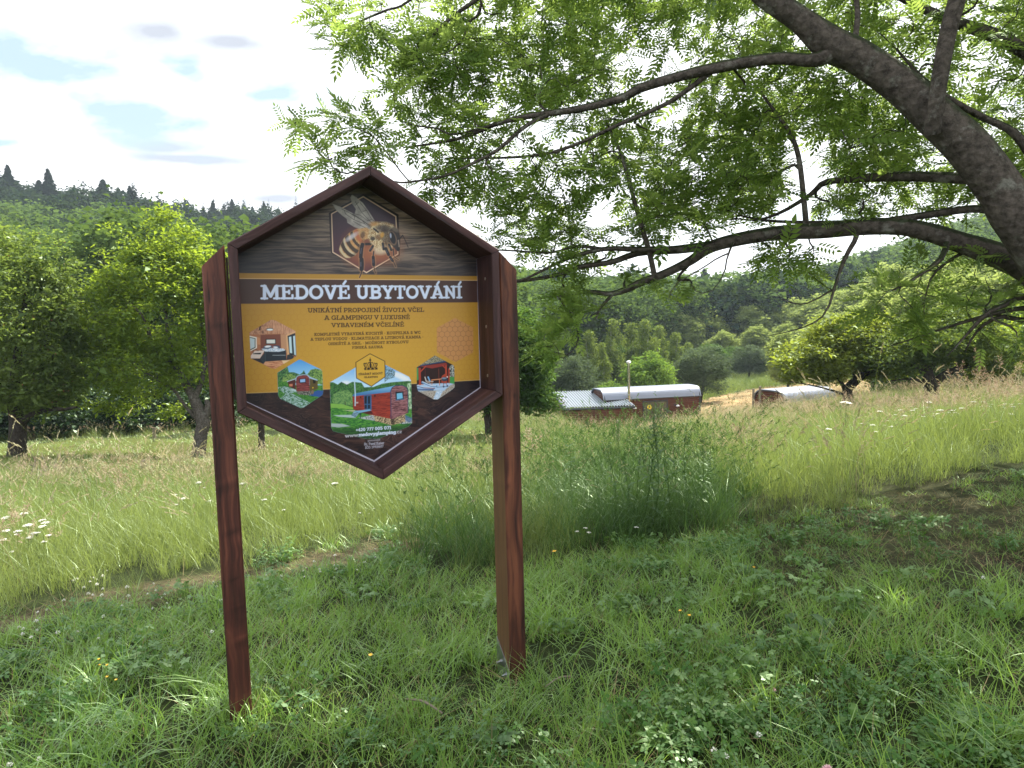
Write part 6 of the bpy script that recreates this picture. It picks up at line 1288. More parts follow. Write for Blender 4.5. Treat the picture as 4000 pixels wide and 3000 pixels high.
# lean-to shed with corrugated roof
def shed():
    A = W(2155, 1533, 45.5); B = W(2404, 1524, 44.8); C = W(2480, 1584, 41.2); D = W(2204, 1594, 41.8)
    c0 = (A+B+C+D)/4; gzz = float(gz(c0[0], c0[1])); r = empty('shed', (c0[0], c0[1], gzz), 'brown plank shed with light corrugated metal roof sloping towards the meadow', 'shed')
    mb = MB(); n = 25
    secs = []
    for i in range(n*4+1):
        f = i/(n*4); k = i % 4; h = .07 if k in (1, 2) else 0; P = A*(1-f)+B*f; Q = D*(1-f)+C*f
        secs.append([P+[0, 0, h], Q+[0, 0, h], Q+[0, 0, h-.02], P+[0, 0, h-.02]])
    mb.loft(secs); mb.build('roof', M_steelroof, r)
    mb = MB()
    for P, Q in ((A, D), (D, C), (C, B)): mb.tube([P-[0, 0, .1], Q-[0, 0, .1]], .07, 4)
    mb.build('roof_edge', M_trim, r)
    ins = .25; cen = c0
    P4 = [p+(cen-p)*np.array([.06, .06, 0])-[0, 0, .16] for p in (D, C, B, A)]; 
    for i, nm in ((0, 'front_wall'), (1, 'right_wall'), (3, 'left_wall')):
        p, q = P4[i], P4[(i+1) % 4]; mb = MB(); L = np.linalg.norm((q-p)[:2]); t = (q-p)/L; t[2] = 0; bh = .14; z = gzz-.3; wc = []
        while z < max(p[2], q[2])-.02:
            zt0 = min(z+bh-.012, p[2]); zt1 = min(z+bh-.012, q[2])
            if zt0 > z or zt1 > z:
                a0, a1 = np.array([p[0], p[1], z]), np.array([q[0], q[1], z]); nn = np.array([t[1], -t[0], 0])*.03
                mb.loft([[a0, [p[0], p[1], max(z, zt0)], np.array([p[0], p[1], max(z, zt0)])+nn, a0+nn], [a1, [q[0], q[1], max(z, zt1)], np.array([q[0], q[1], max(z, zt1)])+nn, a1+nn]])
                wc += [[0, z*3, z*.7]]*4+[[L, z*3, z*.7]]*4
            z += bh
        mb.build(nm, M_plank, r, attrs={'wc': ('FLOAT_VECTOR', wc), 'kn': ('FLOAT', np.zeros(len(wc)))})
shed()
M_oldwood = woodmat('weathered_wood', (.10, .085, .06), (.19, .16, .12), (.28, .25, .19), ridge=.5, rough=.9)
def stake(px, pyt, pyb, d, w, label, cat='post', tilt=0.02):
    top = W(px, pyt, d); b = np.array([top[0], top[1], float(gz(top[0], top[1]))]); r = w*d/FPX/2; n = 9; wc = []; mb = MB(); secs = []
    for k in range(n):
        f = k/(n-1); c = b*(1-f)+top*f+np.array([tilt*f, 0, -.15*(1-f)]); rr = r*(1+.08*math.sin(k*2.3)); secs.append([c+rr*np.array([math.cos(a), math.sin(a), .12*math.cos(a) if k == n-1 else 0]) for a in np.linspace(0, 6.283, 9, endpoint=False)]); wc += [[c[2], math.cos(a)*r, math.sin(a)*r] for a in np.linspace(0, 6.283, 9, endpoint=False)]
    mb.loft(secs); o = mb.build('wooden_stake', M_oldwood, attrs={'wc': ('FLOAT_VECTOR', wc), 'kn': ('FLOAT', np.zeros(len(wc)))}); tag(o, label, cat, 'wooden stakes standing in the meadow')
stake(557, 1797, 1865, 15, 20, 'weathered grey stake in the straw coloured grass left of the board'); stake(599, 1670, 1740, 25, 13, 'dark slim stake on the mown strip behind the plum tree'); stake(2410, 1642, 1690, 15, 15, 'short stake in the green grass below the shed')
stake(2942, 1519, 1580, 37, 9, 'thin fence post left of its pair beside the short caravan'); stake(2968, 1509, 1580, 37.5, 10, 'taller fence post nearest the end of the short caravan')
# heap of dead twigs in the grass at the left
c = at_ground(205, 1835, 14.5); r = []
for i in range(70):
    a = RT_.uniform(0, 6.28); L = RT_.uniform(.25, .7); p = c+np.array([RT_.normal(0, .18), RT_.normal(0, .18), RT_.uniform(0, .25)]); e = p+np.array([math.cos(a)*L*.6, math.sin(a)*L*.6, RT_.uniform(.0, L)]); r.append(smooth([[*p, .008], [*((p+e)/2+RT_.normal(0, .05, 3)), .006], [*e, .002]], 6))
o = tubes_mesh('brush_heap', r, M_oldwood, None); tag(o, 'grey heap of dead twigs lying in the grass near the cherry tree', 'brush heap')
# ---------------------------------------------------------------- grass and herbs
RG = np.random.default_rng(99)
M_lawn = leafmat('lawn_blades', (.060, .150, .036), (.225, .345, .078), (.40, .64, .10), .42, .20, inst=True, rough=.42)
M_tallg = leafmat('meadow_blades', (.062, .130, .030), (.220, .262, .095), (.36, .46, .10), .38, .14, inst=True)
M_straw = leafmat('straw_heads', (.34, .32, .19), (.56, .53, .36), (.50, .40, .20), .32, .1, inst=True)
M_pink = leafmat('pink_panicles', (.33, .25, .18), (.46, .37, .28), (.45, .28, .16), .3, .05, inst=True)
M_dkg = leafmat('dark_shaded_grass', (.040, .090, .032), (.10, .17, .055), (.16, .30, .05), .34, .14, inst=True)  # dark green weeds, with the shade over the clump put into the colour
M_clov = leafmat('clover_leaves', (.035, .095, .026), (.085, .170, .045), (.18, .36, .05), .32, .12, inst=True)
M_herb = leafmat('herb_leaves', (.050, .120, .030), (.13, .22, .055), (.20, .38, .06), .32, .16, inst=True)
M_dry = leafmat('dry_blades', (.16, .12, .065), (.34, .27, .15), (.3, .22, .1), .25, .05, inst=True)
def blades(R, n, rad, h, w, lean=.45, curl=.6, seg=3, hv=.3, base=0.0):
    """n bent tapering blades"""
    a = R.uniform(0, 6.283, n); rr = rad*np.sqrt(R.uniform(0, 1, n)); b = np.stack([rr*np.cos(a), rr*np.sin(a), np.full(n, base)], -1)
    H = h*np.clip(R.normal(1, hv, n), .35, 1.8); d = R.uniform(0, 6.283, n); D = np.stack([np.cos(d), np.sin(d), np.zeros(n)], -1)
    L0 = np.abs(R.normal(lean, lean*.5, n)); cu = np.abs(R.normal(curl, curl*.5, n)); tw = R.uniform(-1, 1, n)
    S = np.stack([-np.sin(d+tw), np.cos(d+tw), np.zeros(n)], -1); V = []
    for k in range(seg+1):
        t = k/seg; hor = (L0*t+cu*t*t)*H*.75; ver = H*(t-.32*cu*t*t); ww = w*(1-t**1.8)*np.clip(R.normal(1, .02), .9, 1.1)+w*.04
        C = b+D*hor[:, None]+np.array([0, 0, 1])*np.maximum(ver, .004)[:, None]; V += [C-S*ww/2 if np.isscalar(ww) else C-S*ww[:, None]/2, C+S*ww/2 if np.isscalar(ww) else C+S*ww[:, None]/2]
    V = np.stack(V, 1); m = 2*(seg+1); F = np.array([[2*k, 2*k+1, 2*k+3, 2*k+2] for k in range(seg)]); F = (F[None]+(np.arange(n)*m)[:, None, None]).reshape(-1, 4)
    return V.reshape(-1, 3), F
def stems(R, n, rad, h, head, hl, hw, droop=.25, w=.0022, fuzz=10, hs=.012):
    """culms with feathery heads: returns (stem arrays, head arrays)"""
    SV = []; SF = []; HV = []; HF = []; ns = nh = 0
    for i in range(n):
        a = R.uniform(0, 6.283); b = np.array([math.cos(a), math.sin(a), 0])*rad*math.sqrt(R.random()); H = h*np.clip(R.normal(1, .15), .6, 1.4); d = np.array([math.cos(a+R.normal(0, .8)), math.sin(a+R.normal(0, .8)), 0])
        lean = abs(R.normal(.14, .1)); t = np.linspace(0, 1, 5)[:, None]; C = b+d*(lean*t+droop*t**3*R.uniform(.4, 1.4))*H+np.array([0, 0, 1])*H*(t-.08*t**3)
        s = np.cross(d, [0, 0, 1.0])
        ww = w*(1-.55*t); SV.append(np.stack([C-s*ww/2, C+s*ww/2], 1).reshape(-1, 3)); SF.append(np.array([[2*k, 2*k+1, 2*k+3, 2*k+2] for k in range(4)])+ns); ns += 10
        T = C[-1]-C[-2]; T /= np.linalg.norm(T); L = hl*R.uniform(.7, 1.3)
        for q in range(fuzz):
            f = q/fuzz; p = C[-1]+T*L*(f-.15)-np.array([0, 0, .35*L*max(0, f-.2)**2*droop*3]); o = R.normal(0, 1, 3); o[2] = o[2]*.4-.1; o /= np.linalg.norm(o); spread = hw*(1-abs(f-.35)*.9)
            e = p+o*spread+T*hs*1.2; sd_ = np.cross(o, T); sd_ /= np.linalg.norm(sd_)+1e-9
            HV.append(np.array([p, (p+e)/2+sd_*hs*.28, e+T*hs*.6, (p+e)/2-sd_*hs*.28])); HF.append(np.arange(4)+nh); nh += 4
    return (np.concatenate(SV), np.concatenate(SF)), (np.concatenate(HV), np.array(HF))
def combo(name, parts):
    """parts: list of (V, F, material index); materials given by caller"""
    V = np.concatenate([p[0] for p in parts]); off = 0; F = []; mi = []
    for v, f, m in parts: F.append(np.asarray(f)+off); mi.append(np.full(len(f), m)); off += len(v)
    return V, np.concatenate(F), np.concatenate(mi)
def proto(name, parts, mats):
    V, F, mi = combo(name, parts); return npmesh(name, V, F, mats, None, matidx=mi)
def leaflets(R, n, rad, h, L, w, k=3, tilt=.35):
    """low plants: k leaflets on a stalk"""
    V = []; F = []; c = 0
    for i in range(n):
        a = R.uniform(0, 6.283); r = rad*math.sqrt(R.random()); top = np.array([r*math.cos(a), r*math.sin(a), h*R.uniform(.5, 1.25)]); bs = top*np.array([.75, .75, 0]); s = np.array([.0012, 0, 0])
        V += [bs-s, bs+s, top+s, top-s]; F.append(np.arange(4)+c); c += 4; a0 = R.uniform(0, 6.283); tl = R.normal(0, tilt, 2); l = L*R.uniform(.7, 1.25)
        for q in range(k):
            b = a0+q*6.283/k if k < 5 else a0+(q-(k-1)/2)*1.15; d = np.array([math.cos(b), math.sin(b), 0]); d[2] = d[0]*tl[0]+d[1]*tl[1]-.1; sd_ = np.array([-d[1], d[0], 0]); sd_[2] = sd_[0]*tl[0]+sd_[1]*tl[1]
            V += [top, top+d*l*.55+sd_*w*l, top+d*l-np.array([0, 0, .06*l]), top+d*l*.55-sd_*w*l]; F.append(np.arange(4)+c); c += 4
    return np.array(V), np.array(F)
def broad(R, n, L, w, up=.6):
    """rosette of long broad leaves (dock, plantain)"""
    V = []; F = []; c = 0
    for i in range(n):
        a = R.uniform(0, 6.283); d = np.array([math.cos(a), math.sin(a), 0]); s = np.array([-d[1], d[0], 0]); l = L*R.uniform(.6, 1.15); u = up*R.uniform(.6, 1.2); m = 6; st = c
        for k in range(m+1):
            t = k/m; p = d*l*(t*.85)+np.array([0, 0, l*(u*t-.75*u*t*t*1.05)])+[0, 0, .01]; ww = w*l*math.sin(math.pi*min(1, t*.93+.03))**.7*(1 if t > .15 else .35); z = np.array([0, 0, .16*ww])
            V += [p-s*ww+z, p, p+s*ww+z]
        for k in range(m):
            q = st+3*k; F += [[q, q+1, q+4, q+3], [q+1, q+2, q+5, q+4]]
        c += 3*(m+1)
    return np.array(V), np.array(F)
class PX_:  # regions of the ground
    pass
def sample_ground(R, dens, r0, r1, amax=42, power=1.0):
    """points with dens(r) per square metre within the view wedge"""
    rs = np.linspace(r0, r1, 60); out = []
    for a, b in zip(rs[:-1], rs[1:]):
        area = math.radians(2*amax)*(b*b-a*a)/2; n = R.poisson(dens((a+b)/2)*area)
        r = np.sqrt(R.uniform(a*a, b*b, n)); t = np.radians(R.uniform(-amax, amax, n)); out.append(np.stack([r*np.sin(t), r*np.cos(t)], -1))
    return np.concatenate(out)
def finish(name, protos, pts, z, R, sc, tint, lean=.06, label=None, cat=None, idx=None, zs=None, wind=None):
    n = len(pts); rot = np.stack([R.normal(0, lean, n), R.normal(0, lean, n), R.uniform(0, 6.283, n)], -1); s = sc*R.uniform(.8, 1.25, n); S3 = np.stack([s, s, s*(zs if zs is not None else 1)*R.uniform(.85, 1.15, n)], -1)
    print(name, n)
    return scatter(name, protos, np.column_stack([pts, z]), rot, S3, idx if idx is not None else R.integers(0, len(protos), n), np.clip(tint, 0, 1), label=label, cat=cat)
# --- short grass around the board
lawn = [proto('grass_tuft', [(*blades(RG, 32, .09, .105, .0042, .5, .7), 0), (*blades(RG, 2, .09, .10, .0032, .9, .5), 1)], [M_lawn, M_dry]) for _ in range(4)]
lawn += [proto('grass_tuft', [(*blades(RG, 16, .06, .18, .0056, .4, .9), 0)], [M_lawn]) for _ in range(3)]
lawn += [proto('grass_tuft', [(*blades(RG, 26, .10, .07, .0036, .8, .8), 0), (*blades(RG, 4, .1, .08, .003, 1.2, .5), 1)], [M_lawn, M_dry]) for _ in range(2)]
p = sample_ground(RG, lambda r: 95 if r < 4.5 else 95*(4.5/r)**.9, 1.2, 11, 46); Zg = zones(p[:, 0], p[:, 1])
cov = (~Zg['tall'])*(1-.72*np.clip(Zg['path']*1.1, 0, 1))*(1-.93*np.clip(Zg['soil']*1.2, 0, 1))*(1-.3*np.clip(Zg['thin'], 0, 1)); k = RG.random(len(p)) < cov
p = p[k]; Zk = {a: b[k] for a, b in Zg.items()}; n = len(p)
pat = fbm(p[:, 0]*1.1, p[:, 1]*1.1, 3, 61); tint = .12+.75*pat+RG.normal(0, .16, n)+.25*(Zk['px'] < 1300)*np.clip((2900-Zk['py'])/500, 0, 1)  # last term lightens the left lawn: sunlight there put into the tint
short = np.clip(Zk['path']*1.6+Zk['thin']*1.1, 0, 1); big = (fbm(p[:, 0]*1.9, p[:, 1]*1.9, 2, 66) > .52) & (short < .3)
idx = np.where(big & (RG.random(n) < .42), RG.integers(4, 7, n), np.where(RG.random(n) < .25+.6*short, RG.integers(7, 9, n), RG.integers(0, 4, n)))
finish('grass', lawn, p, Zk['z']-.005, RG, 1.0-.35*short, tint, label='short lush green grass of the trodden foreground', cat='grass', idx=idx, lean=.12)
# --- clover and small herbs low in the grass
clo = [proto('clover', [(*leaflets(RG, 26, .13, .085, .022, .36), 0)], [M_clov]) for _ in range(3)]
hb = [proto('herb', [(*leaflets(RG, 20, .14, .11, .030, .30, 5), 0)], [M_herb]) for _ in range(3)]
p = sample_ground(RG, lambda r: 26 if r < 5 else 26*(5/r), 1.2, 9, 44); Zg = zones(p[:, 0], p[:, 1]); f = fbm(p[:, 0]*.8, p[:, 1]*.8, 3, 71)
near = np.clip((Zg['py']-2450)/400, 0, 1); kp = (~Zg['tall']) & (Zg['path'] < .6) & (Zg['soil'] < .35) & (RG.random(len(p)) < np.clip((f-.42)*5, 0, 1)*(.45+.55*near)); pc = p[kp]
finish('clover', clo, pc, Zg['z'][kp], RG, 1.0, .2+RG.uniform(0, .6, kp.sum()), label='clover leaves carpeting the near grass', cat='clover', lean=.15)
inh = np.clip(1.3-np.hypot((Zg['px']-2850)/620, (Zg['py']-2420)/170), 0, 1)+.5*np.clip(1.2-np.hypot((Zg['px']-2750)/400, (Zg['py']-2720)/140), 0, 1)
kp = (~Zg['tall']) & (Zg['soil'] < .3) & (RG.random(len(p)) < inh*.6+.03)
finish('ground_herbs', hb, p[kp], Zg['z'][kp]+.01, RG, .8, .25+RG.uniform(0, .75, kp.sum()), label='low leafy herbs spreading through the grass in front of the dark weeds', cat='herbs', lean=.15)
# dry litter on the path and the bare soil
lit = [proto('litter', [(*blades(RG, 14, .12, .05, .003, 2.2, .4, 2), 0)], [M_dry]) for _ in range(2)]
p = sample_ground(RG, lambda r: 60 if r < 6 else 60*(6/r)**1.4, 2, 11, 44); Zg = zones(p[:, 0], p[:, 1]); kp = (~Zg['tall']) & (RG.random(len(p)) < np.clip(Zg['path']*.8+Zg['soil']*.45+Zg['thin']*.5, 0, 1)*.8+.10)
finish('dry_litter', lit, p[kp], Zg['z'][kp], RG, 1.0, RG.uniform(0, 1, kp.sum()), label='dry grass clippings on the path and the bare soil', cat='litter', lean=.3)
# --- tall meadow
tg = [proto('meadow_tuft', [(*blades(RG, 40, .24, .50, .0042, .22, .45), 0), (*blades(RG, 16, .25, .35, .006, .4, .6), 0)], [M_tallg]) for _ in range(4)]
sh = []
for i in range(4):
    S, H = stems(RG, 14, .28, .78, 0, .13, .015, .28, .0024, 12, .017); sh.append(proto('seed_stems', [(*S, 0), (*H, 1), (*blades(RG, 8, .25, .5, .004, .25, .4), 0)], [M_tallg, M_straw]))
for i in range(2):
    S, H = stems(RG, 11, .28, .66, 0, .16, .055, .12, .0018, 24, .012); sh.append(proto('seed_stems', [(*S, 1), (*H, 1)], [M_tallg, M_pink]))
dens = lambda r: 15 if r < 9 else 15*(9/r)**.95
p = sample_ground(RG, dens, 2.5, 46, 45); Zg = zones(p[:, 0], p[:, 1]); X_, Y_ = Zg['px'], Zg['py']
infield = Zg['tall'] & ~Zg['hay'] & ~((Zg['d'] > 16.5+Zg['wob']*2) & (X_ < 2060) & (Zg['d'] < 28))
edge = np.clip((np.interp(X_, BX, BY)-Y_)/120, 0, 1)
z = Zg['z']; big_ = fbm(p[:, 0]*.25, p[:, 1]*.25, 3, 81); kp = infield & (RG.random(len(p)) < .92)
dk = np.clip(1.35-np.hypot((X_-2480)/420, (Y_-1980)/190), 0, 1)+.6*np.clip(1.3-np.hypot((X_-1800)/260, (Y_-2140)/130), 0, 1)
scl_ = np.where((X_ > 2900) & (Zg['d'] > 9), .8, 1)*np.interp(X_, [2100, 2300, 2850, 3050], [1, .9, .9, 1])*np.where((X_ < 2060) & (Zg['d'] > 9.5), .7, 1)*(.55+.5*edge)*np.interp(Zg['d'], [4, 9, 13, 30], [.75, .92, .85, .95])
ti = .25+.8*big_+RG.normal(0, .14, len(p))-.35*dk  # tint lowered around the weed clump, its shade put into the colour
k1 = kp & (dk < .5)
finish('meadow_grass', tg, p[k1], z[k1], RG, scl_[k1], ti[k1], label='tall sunlit meadow grass on both sides of the board', cat='grass', lean=.10)
# heads on top
q = sample_ground(RG, lambda r: 10 if r < 9 else 10*(9/r)**.8, 4, 46, 45); Zq = zones(q[:, 0], q[:, 1]); X2, Y2 = Zq['px'], Zq['py']
inq = Zq['tall'] & ~Zq['hay'] & ~((Zq['d'] > 17+Zq['wob']*2) & (X2 < 2060) & (Zq['d'] < 27)); ed = np.clip((np.interp(X2, BX, BY)-Y2-30)/150, 0, 1)
dk2 = np.clip(1.35-np.hypot((X2-2480)/420, (Y2-1980)/190), 0, 1)
greenpatch = np.clip(1.3-np.hypot((X2-2450)/480, (Y2-1760)/110), 0, 1)
fq = fbm(q[:, 0]*.45, q[:, 1]*.45, 3, 91); kq = inq & (RG.random(len(q)) < ed*np.clip(.35+(fq-.4)*3, .15, 1)*(1-.75*np.clip(greenpatch, 0, 1))*(1-.8*np.clip(dk2*1.5, 0, 1))); fk = 0
pinkz = (fbm(q[kq][:, 0]*.6, q[kq][:, 1]*.6, 2, 95) > .64) | (RG.random(kq.sum()) < .05)
finish('seed_heads', sh, q[kq], Zq['z'][kq], RG, (np.interp(Zq['d'], [4, 9, 13, 30], [.75, .95, .88, 1.0])*np.interp(X2, [2000, 2200, 2900, 3100], [1, .76, .78, 1])*np.where((X2 < 2060) & (Zq['d'] > 9.5), .62, 1)*np.where((X2 > 2900) & (Zq['d'] > 9), .76, 1))[kq], RG.uniform(0, 1, kq.sum()), label='pale drooping seed heads standing over the meadow', cat='grass', idx=np.where(pinkz, RG.integers(4, 6, kq.sum()), RG.integers(0, 4, kq.sum())), lean=.10)
# dark lush tussocks right of the board and the tall wiry clump before the right post
dg = []
for i in range(4):
    S, H = stems(RG, 9, .2, 1.0, 0, .13, .03, .25, .0024, 12, .014); dg.append(proto('weed_tussock', [(*blades(RG, 44, .24, .55, .0065, .25, .6), 0), (*S, 0), (*H, 0)], [M_dkg]))
kd = infield & (dk > .28) & (RG.random(len(p)) < .95); extra = sample_ground(RG, lambda r: 12, 4, 9, 45); Ze = zones(extra[:, 0], extra[:, 1]); dke = np.clip(1.35-np.hypot((Ze['px']-2480)/400, (Ze['py']-1990)/170), 0, 1)+.35*np.clip(1.3-np.hypot((Ze['px']-1800)/240, (Ze['py']-2140)/120), 0, 1); ke = Ze['tall'] & (RG.random(len(extra)) < np.clip(dke*1.6, 0, 1)*.9)
pd2 = np.concatenate([p[kd], extra[ke]]); zd2 = np.concatenate([z[kd], Ze['z'][ke]])
finish('dark_tussocks', dg, pd2, zd2, RG, .74, RG.uniform(0, .8, len(pd2)), label='dark green tussocks of tall weeds right behind the right post', cat='weeds', lean=.10)
# short sunlit grass on the mown strip under the fruit trees, and green band beyond the hay
mg = [proto('mown_tuft', [(*blades(RG, 60, .5, .09, .012, .6, .5, 2), 0)], [M_tallg]) for _ in range(2)]
p3 = sample_ground(RG, lambda r: 2.4, 15.5, 33, 45); Z3 = zones(p3[:, 0], p3[:, 1]); k3 = (Z3['px'] < 2100) & (RG.random(len(p3)) < .9)
finish('mown_grass', mg, p3[k3], Z3['z'][k3], RG, 1.0, .75+RG.uniform(-.3, .3, k3.sum()), label='mown yellowish grass strip under the fruit trees', cat='grass', lean=.05)
p4 = sample_ground(RG, lambda r: 1.6 if r < 60 else 1.1, 24, 95, 45); Z4 = zones(p4[:, 0], p4[:, 1]); lim4 = np.interp(Z4['px'], [-2000, 1800, 2300, 3300, 3700, 4200], [26, 27, 40, 62, 56, 36])
k4 = (Z4['d'] > lim4) & ~Z4['hay'] & (Z4['px'] > 2050); bt = [proto('tall_tuft', [(*blades(RG, 60, .7, .8, .02, .25, .5, 2), 0)], [M_tallg]) for _ in range(2)]
finish('far_grass', bt, p4[k4], Z4['z'][k4], RG, 1.0, .35+RG.uniform(-.3, .4, k4.sum()), label='tall green grass beyond the mown hay field', cat='grass', lean=.05)
hyp = [proto('hay', [(*blades(RG, 30, .6, .10, .025, 2.0, .4, 2), 0)], [M_dry]) for _ in range(2)]
p5 = sample_ground(RG, lambda r: 1.5, 36, 82, 40); Z5 = zones(p5[:, 0], p5[:, 1]); k5 = Z5['hay']
finish('hay', hyp, p5[k5], Z5['z'][k5], RG, 1.1, .3+RG.uniform(-.3, .7, k5.sum()), label='cut hay drying on the mown field by the caravans', cat='hay', lean=.05)
# ---------------------------------------------------------------- single plants and flowers
def gp_(px, py): return ground(px, py)
M_white = simple('white_petals', (.78, .78, .72), .6, 0, .04, 40); M_fy = simple('yellow_petals', (.75, .42, .02), .5, 0, .05); M_stem = leafmat('flower_stems', (.04, .09, .02), (.08, .14, .03), inst=False); M_rose = simple('rose_petals', (.62, .36, .40), .6, 0, .08, 60)
M_cap = leafmat('plant_leaves', (.028, .070, .022), (.070, .135, .040), (.18, .36, .05), .34, .14); M_capb = leafmat('light_plant_leaves', (.05, .13, .03), (.12, .22, .05), (.25, .45, .06), .36, .14)
def umbel(R, h=.75, rw=.07):
    r = empty('wild_carrot', (0, 0, 0), 'x', 'flower'); top = np.array([R.normal(0, .05), R.normal(0, .05), h]); cs = [smooth([[0, 0, 0, .003], [top[0]*.5, top[1]*.4, h*.5, .0026], [*top-np.array([0, 0, .06]), .002]], 6)]; V = []
    for i in range(22):
        a = R.uniform(0, 6.283); q = rw*math.sqrt(R.random()); e = top+np.array([q*math.cos(a), q*math.sin(a), -.18*q*q/rw+R.normal(0, .003)]); cs.append(np.array([[*(top-np.array([0, 0, .06])), .0008], [*e, .0008]]))
        for j in range(9): c = e+R.normal(0, 1, 3)*np.array([.010, .010, .003]); u = R.normal(0, 1, 3)*.003; s = .0052; V += [c+[-s, -s, u[0]], c+[s, -s, u[1]], c+[s, s, u[2]], c+[-s, s, 0]]
    tubes_mesh('stem', cs, M_stem, r, sides=lambda q: 4); V = np.array(V); obj('blossoms', npmesh('blossoms', V, np.arange(len(V)).reshape(-1, 4), M_white), r); return r
ub = umbel(RG); first = True
def flower_at(proto, px, py, label, group, sc=1.0, head=None):
    """head=(px,py) of the blossom; the stalk is stood on the ground straight below it"""
    global seen_
    P = ground(px, py); o = proto if proto.name not in used_ else copy_tree(proto); used_.add(proto.name)
    zg = float(gz(P[0], P[1])); o.location = (P[0], P[1], zg); o.rotation_euler = (RG.normal(0, .08), RG.normal(0, .08), RG.uniform(0, 6.28)); o.scale = (sc, sc, sc); o['label'] = label; o['group'] = group; return o
def below(px, py, h, d0=2.0, d1=60):
    """ground spot whose plant of height h tops out at this pixel"""
    ds = np.geomspace(d0, d1, 500); P = np.array([W(px, py, d) for d in ds]); hh = P[:, 2]-gz(P[:, 0], P[:, 1]); k = np.argmax(hh < h); k = max(k, 1); return P[k], ds[k]
def put_top(proto, px, py, h, label, group, s=1.0, d=None):
    """h: drawn height of the plant; d: its distance; it is scaled to reach the measured height"""
    if d is None: P, d = below(px, py, h*s)
    P = W(px, py, d); g_ = float(gz(P[0], P[1])); k = (P[2]-g_)/h if d is not None else s
    k = min(max(k, .3*s), 1.7); o = proto if proto.name not in used_ else copy_tree(proto); used_.add(proto.name)
    o.location = (P[0], P[1], g_-.01); o.rotation_euler = (RG.normal(0, .06), RG.normal(0, .06), RG.uniform(0, 6.28)); o.scale = (k*s, k*s, k); o['label'] = label
    if group: o['group'] = group
    return o
RU = np.random.default_rng(8)
lab = 'flat white umbel standing in the sunny grass at the left edge'; grp = 'white umbels at the left edge of the meadow'
for (x, y) in ((30, 2008), (78, 2005), (90, 2045), (150, 2038), (165, 2030), (180, 2048), (10, 2070), (55, 2072), (52, 2082), (105, 2080), (135, 2080), (110, 2090), (178, 2090), (18, 2095), (55, 2143), (150, 2115)): put_top(ub, x, y, .75, lab, grp, RU.uniform(.6, .85), RU.uniform(5.4, 6.2))
lab = 'small white umbel in the grass near the left post'; grp = 'white umbels around the left post'
for i in range(26): put_top(ub, RU.uniform(640, 1120) if i < 20 else RU.uniform(1300, 1560), RU.uniform(1870, 2030), .75, lab, grp, RU.uniform(.5, .8), RU.uniform(7, 9.5))
lab = 'white umbel in the bright grass at the right edge'; grp = 'white umbels in the meadow at the right'
for i in range(64): x = 4000-abs(RU.normal(0, 330)); put_top(ub, x, RU.uniform(1560, 1720)-(4000-x)*.02, .75, lab, grp, RU.uniform(.8, 1.2), RU.uniform(9, 13))
lab = 'white umbel in the dark weeds right of the right post'; grp = 'white umbels in the dark weeds'
for (x, y) in ((2283, 2057), (2285, 2085), (2252, 2100), (2483, 2060)): put_top(ub, x, y, .75, lab, grp, .9, 5.6)
def ball(R, mat, nm, h=.10, rr=.011):
    r = empty(nm, (0, 0, 0), 'x', 'flower'); tubes_mesh('stem', [smooth([[0, 0, 0, .0015], [.006, .004, h*.5, .0013], [0, 0, h, .0012]], 5)], M_stem, r, sides=lambda q: 4); V = []
    for i in range(46):
        v = R.normal(0, 1, 3); v /= np.linalg.norm(v); v[2] = abs(v[2])*1.1-.25; c = np.array([0, 0, h])+v*rr*.55; t = np.cross(v, [0, 0, 1.0]); t /= np.linalg.norm(t)+1e-9; V += [c, c+v*rr*.5+t*rr*.22, c+v*rr*1.1, c+v*rr*.5-t*rr*.22]
    V = np.array(V); obj('blossom', npmesh('blossom', V, np.arange(len(V)).reshape(-1, 4), mat), r); return r
wb = ball(RG, M_white, 'clover_flower'); rb = ball(RG, M_rose, 'pink_clover_flower'); 
lab = 'white clover head beside the trodden path'; grp = 'white clover flowers along the path'
for i in range(70):
    x = RU.uniform(0, 1500); y = np.interp(x, PATHX, PATHY)+RU.normal(28, 26)*(1.3-x/2200)
    if RU.random() < .25: x, y = RU.uniform(280, 520), RU.uniform(2200, 2330)
    put_top(wb, x, y, .11, lab, grp, RU.uniform(.6, .95))
lab = 'white clover head in the lower right corner grass'; grp = 'white clover flowers at the lower right'
for (x, y) in ((2975, 2838), (2795, 2900), (2832, 2922), (3310, 2988), (2575, 2990), (3840, 2235)): put_top(wb, x, y, .13, lab, grp, .9)
put_top(rb, 3242, 2968, .13, 'pale pink clover head at the bottom right', None, 1.3); put_top(rb, 3024, 2645, .16, 'small reddish clover head above the white ones', None, .8)
lab = 'white clover head in the near grass at the bottom left'; grp = 'white clover flowers at the bottom left'
for (x, y) in ((145, 2942), (42, 2960), (250, 2330), (120, 2470), (300, 2450), (380, 2480), (832, 2450)): put_top(wb, x, y, .12, lab, grp, .85)
def cup(R, h=.2):
    r = empty('buttercup', (0, 0, 0), 'x', 'flower'); tubes_mesh('stem', [smooth([[0, 0, 0, .0016], [.01, -.006, h*.6, .0013], [0, 0, h, .001]], 6)], M_stem, r, sides=lambda q: 4); V = []
    for k in range(5):
        a = k*1.2566; d = np.array([math.cos(a), math.sin(a), .55]); t = np.array([-math.sin(a), math.cos(a), 0]); c = np.array([0, 0, h]); V += [c, c+d*.007+t*.006, c+d*.013, c+d*.007-t*.006]
    V = np.array(V); obj('petals', npmesh('petals', V, np.arange(len(V)).reshape(-1, 4), M_fy), r); return r
yb = cup(RG)
for (x, y) in ((382, 2572), (433, 2583), (372, 2598), (418, 2634), (452, 2650)): put_top(yb, x, y, .2, 'yellow buttercup in the grass left of the left post', 'yellow buttercups left of the left post', .75)
